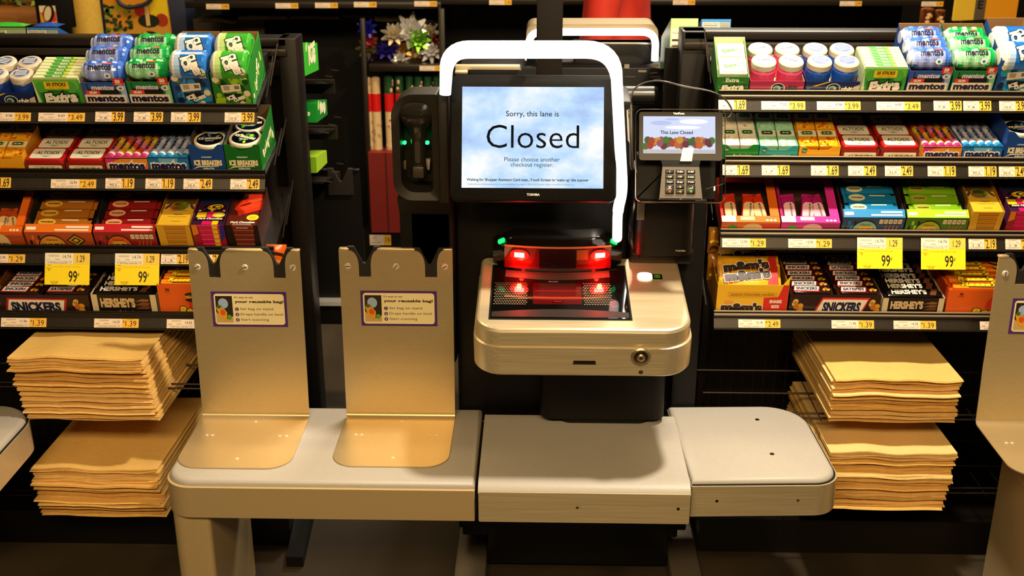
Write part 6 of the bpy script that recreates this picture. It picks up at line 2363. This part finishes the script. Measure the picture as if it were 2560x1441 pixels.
a, b = PY(1436, 106, 3.36), PY(1634, 158, 3.36)
mb.rbox(a.x, 3.36, b.z - .2, b.x, 3.42, a.z, BLACK2, .008)
mb.rbox(a.x - .002, 3.358, a.z - .006, b.x + .002, 3.425, a.z + .0, c_('c8c0b0', .3, .6), .002)
mb.build('monitor_back', opp)
mb = part('', opp)
a, b = PY(1150, 158, 3.34), PY(1662, 158, 3.34)
mb.rbox(a.x, 3.28, .3, b.x, 3.55, a.z, BLACK, .006)
mb.build('cabinet', opp)
for k, (px, py, ww, hh) in enumerate(((1567, 166, .014, .012), (1640, 164, .018, .010), (1606, 178, .024, .006), (1575, 192, .03, .003), (1640, 192, .03, .003))):
    p = PY(px, py, 3.28)
    mb = part('', opp)
    mb.box(p.x - ww / 2, 3.278, p.z - hh / 2, p.x + ww / 2, 3.2805, p.z + hh / 2, c_(('8a7c68', 'a89c84', '7a6e5c', '4a4238', '4a4238')[k], .5))
    mb.build('rating_label', opp)
mb = part('', opp)
a, b = PY(1555, 248, 3.05), PY(1648, 248, 3.05)
mb.M = mb.M @ T3(a.x - .06, 3.1, a.z) @ RY(R(90))
mb.lathe([(.026, 0), (.026, b.x - a.x + .05), (.022, b.x - a.x + .06), (0, b.x - a.x + .06)], c_('1a1714', .3), 24)
mb.build('roll_housing', opp)
mb = part('', opp)
mb.prism(plan(-.92, -.10, 3.24, 3.58, 0, 0, .05, .06), .455, ZT, TOP, 'z')
mb.build('platform_top', opp)
mb = part('', opp)
mb.prism(plan(-.92, -.10, 3.25, 3.585, 0, 0, .05, .06), .39, .4545, BLACK, 'z')
mb.build('skirt', opp)
mb = part('', opp)
mb.rbox(-.10, 3.35, 0, .4, 3.6, .45, BLACK, .01)
mb.build('pedestal', opp)
xr = PY(901, 416, 3.27).x
o = bag_stand(xr - .26, xr, 3.02, 3.27, .885, 'bag stand of the opposite checkout seen from behind in the gap', BLACK)  # backlit steel, its shade painted in as black
o.matrix_world = T3(xr - .13, 3.27, ZT) @ RZ(R(180))

# ------------------------------------------------------------------ far seasonal aisle
FY = 4.9
far = thing('far_shelf_unit', 'long dark shelf unit across the far aisle', 'shelf', T3(0.3, 5.1, 0))
mb = part('', far)
zt_ = PY(780, 5, FY).z
zb_ = PY(780, 21, FY).z
xa, xb = PY(462, 12, FY).x, PY(1103, 12, FY).x
mb.rbox(xa, FY, zb_, xb, FY + .03, zt_, RAIL, .003)
mb.box(xa, FY + .03, zb_ + .002, xb, 5.5, zb_ + .012, RACK)
mb.build('top_shelf', far)
mb = part('', far)
xc = PY(2362, 10, FY).x
z3, z4 = PY(1700, -2, FY).z, PY(1700, 13, FY).z
mb.rbox(xb + .004, FY - .004, z4, xc, FY + .03, z3, RAIL, .003)
mb.box(xb + .004, FY + .03, z4 + .002, xc, 5.5, z4 + .012, RACK)
mb.build('top_shelf', far)
mb = part('', far)
mb.box(xa, 5.46, 0, xc, 5.5, 1.8, DARK)
mb.build('back_panel', far)
for px, w_ in ((909, .016), (1108, .02)):
    p = PY(px, 50, FY - .02)
    mb = part('', far)
    mb.rbox(p.x - w_, FY - .03, 0, p.x + w_ * .3, FY + .0, PY(px, 44 if px < 1000 else 20, FY).z, RAIL, .003)
    mb.build('upright', far)
mb = part('', far)
a, b = PY(922, 160, FY - .02), PY(1104, 179, FY - .02)
mb.rbox(a.x, FY - .03, b.z, b.x + .02, FY - .005, a.z, RAIL, .003)
mb.box(a.x, FY - .005, a.z - .015, b.x + .02, 5.45, a.z - .005, RACK)
mb.build('middle_shelf', far)
mb = part('', far)
a, b = PY(920, 583, FY - .05), PY(1104, 640, FY - .05)
mb.box(a.x - .02, FY - .04, 0.0, b.x, 5.4, a.z, RACK)
mb.build('base_shelf', far)
mb = part('', far)
a, b = PY(482, 48, 5.3), PY(662, 92, 5.3)
PEG = c_('3a2f20', .6)
mb.box(a.x, 5.3, b.z - .1, b.x, 5.32, a.z, PEG)
f = FR((0, 5.2995, 0), (1, 0, 0), (0, 0, 1))
for i in range(2):
    for j in range(3):
        mb.ink(f, rect(b.x - .03 - .03 * i, a.z - .06 - .02 * j, .008, .006), DARK, 1)
mb.build('pegboard', far)


def far_tag(px0, px1, py0, py1, Y, label='small price tag on the dark rail of the far shelf unit', price='2.99'):
    a, b = PY(px0, py1, Y), PY(px1, py0, Y)
    W, H = b.x - a.x, b.z - a.z
    mb = MB()
    mb.prism(rect(W / 2, H / 2, W, H), 0, .0008, TW, 'y')
    f = FRONT
    mb.ink(f, [(W * .66, 0), (W, 0), (W, H), (W * .66, H)], TY, 2)
    mb.text(f, '||||', W * .24, H * .72, c_('5a4a3e'), w=W * .16, h=H * .16, k=3)
    mb.ink(f, rect(W * .3, H * .24, W * .5, H * .05), c_('8a7a6a'), 3)
    mb.text(f, price, W * .84, H * .5, c_('4a3408'), w=W * .22, h=H * .5, k=3)
    done(mb, 'price_tag', T3(a.x, Y, a.z), label, 'price tag', 'price tags on the far shelf')


for x0, dy, pr in ((516, 10, '1.99'), (689, 8, '2.99'), (788, 7, '1.99'), (885, 5, '1.99'), (1036, 3, '2.99')):
    far_tag(x0, x0 + 56, dy, dy + 13, FY - .002, price=pr)
for x0, dy, pr in ((1223, 0, '1.49'), (1682, 0, '1.99'), (2099, 3, '2.99'), (2303, 4, '1.99')):
    far_tag(x0, x0 + 56, dy, dy + 12, FY - .006, price=pr)
far_tag(1049, 1105, 165, 177, FY - .032, 'price tag on the rail just below the gift bows', '1.99')
far_tag(925, 977, 588, 613, FY - .042, 'price tag under the red gift wrap bin', '7.99')

# gift bows heaped on the middle shelf
rnd = random.Random(21)


def gift_bow(px, py, Y, col_, size, label, metal=.3):
    p = PY(px, py, Y)
    mb = MB()
    m_ = c_(col_, .22, metal)
    for ring, (nn, ln, el) in enumerate(((8, 1.0, .15), (8, .8, .7), (5, .5, 1.2))):
        for i in range(nn):
            a = 2 * math.pi * i / nn + ring * .4
            d = Vector((math.cos(a) * math.cos(el), math.sin(a) * math.cos(el), math.sin(el)))
            sdir = Vector((-math.sin(a), math.cos(a), 0)) * size * .17
            up_ = Vector((0, 0, 1)) * size * .12
            t_ = d * size * ln
            mb.loft([[tuple(-sdir * .4), tuple(sdir * .4), tuple(sdir * .4 + up_), tuple(-sdir * .4 + up_)], [tuple(t_ * .6 - sdir + up_), tuple(t_ * .6 + sdir + up_), tuple(t_ * .6 + sdir - up_ * .6), tuple(t_ * .6 - sdir - up_ * .6)],
                     [tuple(t_ - sdir * .3), tuple(t_ + sdir * .3), tuple(t_ + sdir * .25 + up_ * .2), tuple(t_ - sdir * .25 + up_ * .2)]], m_)
    o = mb.build('gift_bow', smooth=20)
    o.matrix_world = T3(*p) @ RX(R(rnd.uniform(40, 95))) @ RZ(rnd.uniform(0, 3)) @ Matrix.Scale(1.18, 4)
    tag(o, label, 'gift bow', 'gift bows on the far shelf')


for k, (px, py, c, s_, lb) in enumerate((
        (985, 88, 'e8d8b8', .052, 'cream gift bow at the left of the heap'), (1028, 78, 'f4f0e8', .07, 'large silvery white gift bow at the top of the heap'), (1070, 84, 'd8ccb8', .05, 'pale gift bow at the right of the heap'),
        (1022, 104, '8ad01c', .05, 'lime green gift bow in the middle of the heap'), (1048, 100, '7ac02a', .05, 'second lime green gift bow beside the first'), (968, 128, '3a2aa0', .05, 'deep blue gift bow low in the heap'),
        (1002, 122, 'b8843a', .05, 'copper gift bow low in the heap'), (1040, 138, 'e8d4a8', .052, 'champagne gift bow low in the heap'), (1078, 132, 'd8d4dc', .05, 'silver gift bow at the lower right of the heap'),
        (1084, 112, '8a1420', .045, 'dark red gift bow at the right of the heap'), (975, 108, 'a01c28', .035, 'small red gift bow behind the copper one'), (1050, 60, '1c5a8a', .045, 'teal blue gift bow behind the white one'),
        (918, 72, '2a2ab0', .04, 'blue gift bow against the upright'), (925, 100, 'c03a3a', .03, 'small red bow against the upright'), (922, 122, '8a7a4a', .05, 'olive gold bow against the upright'), (925, 140, '6a5aa0', .035, 'violet bow lowest against the upright'), (1000, 150, 'c8c4c0', .035, 'small silver bow at the shelf edge'))):
    gift_bow(px, py, FY + .10 + .03 * (k % 4), c, s_, lb, .45)
# clear bags of stock lying on the shelf above the pegboard
for k, (px0, px1, py0, py1) in enumerate(((600, 720, 24, 50), (730, 850, 30, 48), (860, 930, 22, 44), (940, 1090, 24, 62), (500, 590, 34, 56))):
    a, b = PY(px0, py1, FY + .2), PY(px1, py0, FY + .2)
    mb = MB()
    W, H = b.x - a.x, b.z - a.z
    g = []
    for i in range(9):
        f = i / 8
        hh = H * (.5 + .5 * math.sin(math.pi * f * .9 + .3 * k)) * (.8 + .2 * math.sin(7 * f + k))
        g.append([(W * f, 0, 0), (W * f, -.05, hh * .5), (W * f, -.02, hh), (W * f, .08, hh * .9), (W * f, .12, 0)])
    mb.loft(g, noisy('crinkled_dark_film', '2c251a', '4a3f30', (40, 40, 40), (.2, .4), 0, .6))
    done(mb, 'plastic_bag', T3(a.x, FY + .2, a.z), ('crinkled dark bag hanging under the far shelf, longest flap', 'low crinkled bag behind the left rack upright', 'small crinkled bag beside the gift bow shelf', 'wide crinkled dark bag above the gift bows', 'small dark bag above the pegboard')[k], 'bag', 'dark bags under the far shelf')
# gift wrap rolls standing in a red bin
for k, (x0, x1, yt, st) in enumerate(((911, 929, 196, 'c'), (929, 951, 196, 'c'), (961, 984, 194, 'g'), (988, 1010, 194, 'g'), (1014, 1034, 194, 'g'), (1036, 1057, 195, 'g'), (1060, 1080, 195, 'g'), (1083, 1101, 195, 'g'))):
    a, b = PY(x0, 290, FY - .02), PY(x1, 290, FY - .02)
    r_ = (b.x - a.x) / 2
    z0, z1 = PY(x0, 470, FY - .02).z, PY(x0, yt, FY - .02).z
    zl0, zl1 = PY(x0, 281, FY - .02).z, PY(x0, 236, FY - .02).z
    base = c_('d8b888', .5) if st == 'c' else c_('1c4a26', .45)
    mb = MB()
    hz = z1 - z0
    n = 14
    mb.lathe([(r_, 0), (r_, zl0 - z0), (r_ * 1.04, zl0 - z0, c_('d81c1c', .35)), (r_ * 1.04, zl1 - z0, base), (r_, zl1 - z0, base), (r_, hz - .004, base), (r_ * .7, hz, base), (0, hz - .003)], c_('e0c494', .5), n)
    rr_ = random.Random(k)
    for q in range(26):
        zz = rr_.uniform(.05, hz - .02)
        if zl0 - z0 - .012 < zz < zl1 - z0 + .012:
            continue
        ang = rr_.uniform(-1.2, 1.2)
        f = FR((r_ * math.sin(ang) * 1.0, -r_ * math.cos(ang) * 1.0, zz), (math.cos(ang), math.sin(ang), 0), (0, 0, 1))
        if st == 'c':
            mb.ink(f, ell(0, 0, .004, .007, 9), c_('7a4a2a'), 3)
            mb.ink(f, ell(0, 0, .0025, .005, 9), c_('d8b888'), 4)
        else:
            mb.ink(f, ell(0, .004, .006, .008, 9), c_('e8d0b0'), 3)
            mb.ink(f, ell(0, -.003, .006, .005, 9), c_(('c8281c', 'd8b080')[q % 2]), 4)
    done(mb, 'gift_wrap_roll', T3((a.x + b.x) / 2, FY - .02 + r_ + .01, z0), ('cream gift wrap roll with red band beside the upright', 'cream gift wrap roll with red band, second from the upright', 'green gift wrap roll with red band, nearest the cream rolls', 'green gift wrap roll, second from the cream rolls', 'green gift wrap roll, third from the cream rolls', 'green gift wrap roll, third from the light bow', 'green gift wrap roll, second from the light bow', 'green gift wrap roll just beside the light bow')[k], 'gift wrap', 'gift wrap rolls')
mb = MB()
a, b = PY(920, 382, FY - .06), PY(1000, 582, FY - .06)
mb.box(0, 0, 0, b.x - a.x, .12, a.z - b.z, c_('7a1c16', .5))
mb.box(PY(963, 400, FY - .06).x - a.x, -.002, .0, PY(966, 400, FY - .06).x - a.x, 0, a.z - b.z, c_('3a0c0a', .5))
o = done(mb, 'gift_wrap_bin', T3(a.x, FY - .06, b.z), 'plain dark red bin holding the gift wrap rolls', 'bin')

# produce corner, far left
p0, p1 = PY(0, 30, 5.6), PY(94, 30, 5.6)
mb = MB()
mb.rbox(-1.2, 0, -.07, p1.x - p0.x, .6, 0, noisy('oiled_wood', '8a5422', 'a86a30', (4, 60, 60), (.4, .6)), .004)
done(mb, 'display_table', T3(p0.x, 5.6, PY(0, 25, 5.6).z), 'wooden display table edge under dark greens, far left', 'table')
rnd = random.Random(5)
for k, (px, py, s_, c, lb) in enumerate(((10, 0, .10, '4a5a1c', 'dark leafy greens heaped on the wooden table, far left'), (60, 4, .09, '3a4a1a', 'second heap of dark leafy greens on the wooden table'), (120, -2, .07, '8a9a2a', 'yellowish greens behind the dark framed card'))):
    p = PY(px, py, 5.8)
    mb = MB()
    for q in range(70):
        d = Vector((rnd.gauss(0, 1), rnd.gauss(0, 1), abs(rnd.gauss(0, 1)))).normalized() * s_ * rnd.uniform(.5, 1)
        mb.M = T3(*d) @ Matrix.Rotation(rnd.uniform(0, 6), 4, Vector((rnd.gauss(0, 1), rnd.gauss(0, 1), rnd.gauss(0, 1))).normalized())
        mb.add([(0, 0, 0), (.02, .012, .006), (.045, 0, 0), (.02, -.012, .006)], [(0, 1, 2, 3)], c_(c, .5) if q % 3 else c_('6a7a2c', .5))
    done(mb, 'leafy_greens', T3(*p), lb, 'greens')
mb = MB()
a, b = PY(103, 58, 5.4), PY(136, 10, 5.4)
W, H = b.x - a.x, b.z - a.z
mb.rbox(-.02, .004, -.02, W + .08, .03, H + .2, DARK, .003)
mb.prism(rect(W / 2, H * .45, W, H * .9), 0, .004, c_('e8d8b0'), 'y')
mb.ink(FRONT, [(0, H * .55), (W, H * .62), (W, 0), (W * .3, 0)], c_('e0381a'), 1)
mb.ink(FRONT, [(W * .35, 0), (W, .1 * H), (W, 0)], c_('f0c01c'), 2)
mb.ink(FRONT, [(0, 0), (W * .3, 0), (W * .1, H * .5), (0, H * .5)], c_('e8a01c'), 2)
mb.ink(FRONT, ell(W * .55, H * .5, W * .35, H * .5, 14, -.3), DARK, 3)
mb.ink(FRONT, ell(W * .5, H * .5, W * .22, H * .4, 14, -.3), c_('e8d0a0'), 4)
done(mb, 'product_card', T3(a.x, 5.4, a.z), 'red and yellow card in a dark frame beside the cream column', 'card')
a, b = PY(173, 0, 6.0), PY(253, 0, 6.0)
mb = MB()
r_ = (b.x - a.x) / 2
mb.lathe([(r_, 0), (r_, 4.4)], noisy('cream_column_paint', 'f2c44c', 'fcd060', (60, 60, 60), (.5, .6)), 32)
o = mb.build('column')
o.location = ((a.x + b.x) / 2, 6.0, 0)
tag(o, 'round cream column rising behind the left rack', 'column')
o['kind'] = 'structure'
del o['category']
# reusable shopping bag with vegetable print
bag = thing('reusable_bag', 'navy trimmed shopping bag printed with vegetables, hanging behind the left rack', 'bag', T3(*PY(262, 94, 5.2)))
a, b = PY(262, 120, 5.2), PY(425, -60, 5.2)
W, H = b.x - a.x, b.z - a.z
NAVY = c_('16203a', .6)
mb = part('', bag)
mb.M = mb.M @ T3(a.x, 5.2, a.z)
mb.rbox(0, 0, 0, W * 1.16, .16, H, NAVY, .01)
f = FR((0, -.0005, 0), (1, 0, 0), (0, 0, 1))
mb.ink(f, [(W * .06, 0), (W * .95, 0), (W * .92, H * .98), (W * .05, H * .98)], c_('d8901c'), 1)
z = lambda py: (PY(300, py, 5.2).z - a.z)
x = lambda px: (PY(px, 50, 5.2).x - a.x)
mb.ink(f, [(x(270), z(92)), (x(420), z(92)), (x(418), z(64)), (x(330), z(64)), (x(322), z(80)), (x(272), z(76))], c_('d09a3a'), 2)
mb.ink(f, ell(x(370), z(84), .035, .012, 14), c_('3a1c12'), 3)
mb.ink(f, ell(x(360), z(84), .012, .010, 10), c_('e0b020'), 4)
rnd = random.Random(4)
for q in range(60):
    mb.ink(f, ell(x(rnd.uniform(266, 330)), z(rnd.uniform(12, 80)), rnd.uniform(.006, .014), rnd.uniform(.005, .011), 8, rnd.random()), c_(('2a3a12', '5a7a1c', '8aa02a', '1c2a0e')[q % 4], .6), 3 + q % 5)
mb.ink(f, rect(x(400), z(20), .08, .13), c_('e8c81c'), 3)
mb.ink(f, ell(x(352), z(25), .025, .03, 12), c_('b8281c'), 4)
mb.ink(f, ell(x(405), z(50), .03, .03, 12), c_('a8381a'), 4)
mb.ink(f, ell(x(372), z(52), .05, .03, 12), c_('1c2410'), 5)
mb.ink(f, rect(x(370), z(36), .018, .10), c_('e0b878'), 6)
mb.build('bag_body', bag)
mb = part('', bag)
q = [PY(290, -30, 5.19), PY(294, 6, 5.185), PY(318, 20, 5.18), PY(352, 15, 5.18), PY(378, 2, 5.185), PY(384, -30, 5.19)]
mb.tube(arc_pts(q, .03, 5), .009, NAVY, 8)
mb.build('handle', bag)
# far right: yellow sign and pegboard, rolls
mb = MB()
a, b = PY(2383, 52, 5.0), PY(2556, -60, 5.0)
W, H = b.x - a.x, b.z - a.z
mb.prism([(0, 0), (W, .012), (W, H), (0, H)], 0, .02, c_('e8c038', .5), 'y')
xs = [PY(p, 20, 5.0).x - a.x for p in (2437, 2464)]
mb.ink(FRONT, [(xs[0], 0.003), (xs[1], .006), (xs[1], H), (xs[0], H)], c_('5a4e3a', .6), 1)
mb.ink(FRONT, [(xs[1], .006), (W, .012), (W, H), (xs[1], H)], c_('e89a10', .5), 1)
mb.text(FRONT, 'E', (xs[0] + xs[1]) / 2, PY(2450, 12, 5.0).z - a.z, c_('1c1610'), h=.036, bold=.03, k=2)
done(mb, 'sign_panel', T3(a.x, 5.0, a.z), 'yellow and orange sign panel with a grey stripe above the right rack', 'sign')
mb = MB()
a, b = PY(2398, 110, 5.1), PY(2700, 46, 5.1)
W, H = b.x - a.x, b.z - a.z
mb.box(0, 0, -.6, W, .03, H, c_('352b20', .6))
for i in range(10):
    for j in range(2):
        mb.ink(FRONT, rect(.045 + .028 * i + (.0 if i < 2 else .25), H - .05 - .02 * j, .007, .005), DARK, 1)
done(mb, 'pegboard', T3(a.x, 5.1, a.z), 'dark perforated board below the yellow sign panel', 'board')
for k, (x0, x1, yt) in enumerate(((2296, 2330, 22), (2332, 2358, 26))):
    a, b = PY(x0, 76, 4.6), PY(x1, 76, 4.6)
    zt_ = PY(x0, yt, 4.6).z
    r_ = (b.x - a.x) / 2
    mb = MB()
    mb.lathe([(r_, -a.z + .004), (r_, zt_ - a.z), (r_ * .6, zt_ - a.z + .004), (0, zt_ - a.z)], noisy('bronze_gift_paper', '3a1408', '8a4a20', (60, 60, 40), (.25, .4), .3), 14)
    rr_ = random.Random(k)
    for q in range(8):
        f = FR((0, -r_ * .98, rr_.uniform(-.02, zt_ - a.z - .01)), (1, 0, 0), (0, 0, 1))
        mb.ink(f, ell(rr_.uniform(-.4, .4) * r_, 0, .009, .006, 9), c_(('e0a050', 'f0c890')[q % 2]), 2 + q)
    done(mb, 'gift_wrap_roll', T3((a.x + b.x) / 2, 4.6, a.z) @ RY(R(-1.5)), ('dark bronze paper roll leaning behind the right rack', 'bright bronze paper roll leaning behind the right rack')[k], 'gift wrap', 'bronze paper rolls')

# ------------------------------------------------------------------ person in red beyond the opposite checkout
pc = PY(1540, 60, 4.25)
per = thing('person', 'person in a loose red top standing beyond the opposite checkout', 'person', T3(pc.x, 4.25, 0) @ RZ(R(78)))
joints = {'pelvis': (0, 0, .96), 'belly': (0, .01, 1.10), 'chest': (0, .01, 1.30), 'neck': (0, .0, 1.46), 'head0': (0, -.01, 1.56), 'head1': (0, -.01, 1.68),
          'sl': (-.17, 0, 1.40), 'el': (-.22, .03, 1.13), 'wl': (-.21, -.10, .93), 'sr': (.17, 0, 1.40), 'er': (.21, .02, 1.12), 'wr': (.20, -.14, .98),
          'hl': (-.09, 0, .90), 'kl': (-.10, -.01, .50), 'al': (-.10, .02, .09), 'fl': (-.11, -.13, .04), 'hr': (.09, 0, .90), 'kr': (.10, -.02, .50), 'ar': (.10, .02, .09), 'fr': (.11, -.13, .04),
          'pl': (-.205, -.15, .86), 'pr': (.195, -.20, .94)}
edges = [('pelvis', 'belly'), ('belly', 'chest'), ('chest', 'neck'), ('neck', 'head0'), ('head0', 'head1'), ('chest', 'sl'), ('sl', 'el'), ('el', 'wl'), ('wl', 'pl'), ('chest', 'sr'), ('sr', 'er'), ('er', 'wr'), ('wr', 'pr'),
         ('pelvis', 'hl'), ('hl', 'kl'), ('kl', 'al'), ('al', 'fl'), ('pelvis', 'hr'), ('hr', 'kr'), ('kr', 'ar'), ('ar', 'fr')]
rad = dict(pelvis=(.13, .10), belly=(.115, .09), chest=(.13, .10), neck=(.055, .055), head0=(.075, .085), head1=(.072, .085), sl=(.055, .055), sr=(.055, .055), el=(.04, .04), er=(.04, .04), wl=(.027, .03), wr=(.027, .03), pl=(.022, .038), pr=(.022, .038),
           hl=(.085, .085), hr=(.085, .085), kl=(.055, .055), kr=(.055, .055), al=(.038, .042), ar=(.038, .042), fl=(.04, .03), fr=(.04, .03))
for side, s_ in (('l', -1), ('r', 1)):
    base = Vector(joints['p' + side])
    for i in range(4):
        a = base + Vector((s_ * .002, -.024 + .016 * i - .0, -.02))
        for j in range(3):
            nmv = f'f{side}{i}{j}'
            joints[nmv] = tuple(a + Vector((0, -.006 * j * j * .5, -.028 * (j + .3) * (1, 1.08, 1.05, .85)[i])))
            rad[nmv] = (.0085 - .001 * j, .0085 - .001 * j)
            edges.append(('p' + side if j == 0 else f'f{side}{i}{j-1}', nmv))
    for j in range(2):
        nmv = f't{side}{j}'
        joints[nmv] = tuple(base + Vector((-s_ * .012, -.04 - .012 * j, .0 - .03 * j)))
        rad[nmv] = (.0095, .0095)
        edges.append(('p' + side if j == 0 else f't{side}{j-1}', nmv))
names = list(joints)
me = bpy.data.meshes.new('body')
me.from_pydata([joints[n] for n in names], [(names.index(a), names.index(b)) for a, b in edges], [])
tmp = bpy.data.objects.new('body_tmp', me)
COL.objects.link(tmp)
md = tmp.modifiers.new('s', 'SKIN')
for i, n in enumerate(names):
    me.skin_vertices[0].data[i].radius = rad[n]
    me.skin_vertices[0].data[i].use_root = (n == 'pelvis')
md2 = tmp.modifiers.new('u', 'SUBSURF')
md2.levels = md2.render_levels = 2
dg = bpy.context.evaluated_depsgraph_get()
bm_ = bpy.data.meshes.new_from_object(tmp.evaluated_get(dg))
bpy.data.objects.remove(tmp)
bm_.materials.clear()
bm_.materials.append(c_('b07a58', .5))
bm_.shade_smooth()
body = bpy.data.objects.new('body', bm_)
COL.objects.link(body)
body.parent = per
mb = MB()


def ovr(z, rx, ry, cx=0, cy=0, n=24, fold=0.0, ph=0):
    return [(cx + (rx + fold * math.sin(5 * t + ph)) * math.cos(t), cy + (ry + fold * math.sin(5 * t + ph)) * math.sin(t), z) for t in (2 * math.pi * i / n for i in range(n))]


RC = noisy('red_knit', 'c02410', 'd8341c', (14, 14, 5), (.7, .85), 0, .3)
mb.loft([ovr(.99, .178, .14, fold=.008), ovr(1.07, .168, .135, fold=.008, ph=.4), ovr(1.16, .152, .125, fold=.006, ph=.8), ovr(1.25, .145, .12, fold=.004, ph=1), ovr(1.34, .165, .125, fold=.002), ovr(1.42, .175, .10), ovr(1.46, .10, .075), ovr(1.485, .065, .065)], RC)
mb.build('red_top', per)
for s_, (e_, w_) in ((-1, ('el', 'wl')), (1, ('er', 'wr'))):
    mb = MB()
    a = Vector(joints['sl' if s_ < 0 else 'sr'])
    mb.tube([a + Vector((-s_ * .03, 0, .01)), a, a.lerp(Vector(joints[e_]), .5), Vector(joints[e_]), Vector(joints[e_]).lerp(Vector(joints[w_]), .45)], [.06, .068, .058, .052, .046], RC, 14)
    mb.build('sleeve', per)
mb = MB()
TR = c_('15151a', .8)
mb.loft([ovr(.86, .165, .125), ovr(.96, .165, .13), ovr(1.02, .155, .125)], TR)
for s_ in (-1, 1):
    mb.loft([ovr(.10, .06, .065, s_ * .10, .015), ovr(.5, .075, .075, s_ * .10, -.01), ovr(.90, .10, .11, s_ * .085, 0)], TR)
mb.build('trousers', per)
mb = MB()
mb.loft([ovr(1.50, .06, .05, 0, .05), ovr(1.56, .09, .08, 0, .035), ovr(1.64, .093, .095, 0, .015), ovr(1.70, .088, .095, 0, .0), ovr(1.745, .05, .06, 0, .0), ovr(1.757, .01, .012)], c_('1c120c', .6))
mb.build('hair', per)
mb = MB()
for s_ in (-1, 1):
    mb.M = T3(s_ * .03, -.088, 1.625)
    mb.lathe([(0, -.009), (.008, -.005), (.009, 0), (.008, .005), (0, .009)], c_('e8e0d8', .3), 10)
mb.M = Matrix.Identity(4)
mb.loft([[(-.008, -.085, 1.63), (.008, -.085, 1.63), (0, -.09, 1.632)], [(-.014, -.088, 1.59), (.014, -.088, 1.59), (0, -.115, 1.595)]], c_('b07a58', .5))
mb.rbox(-.024, -.094, 1.556, .024, -.085, 1.564, c_('8a4438', .5), .003)
mb.build('face_features', per)
for s_ in (-1, 1):
    mb = MB()
    mb.rbox(s_ * .11 - .045, -.18, 0, s_ * .11 + .045, .07, .075, c_('1a1614', .5), .025, 3)
    mb.build('shoe', per)
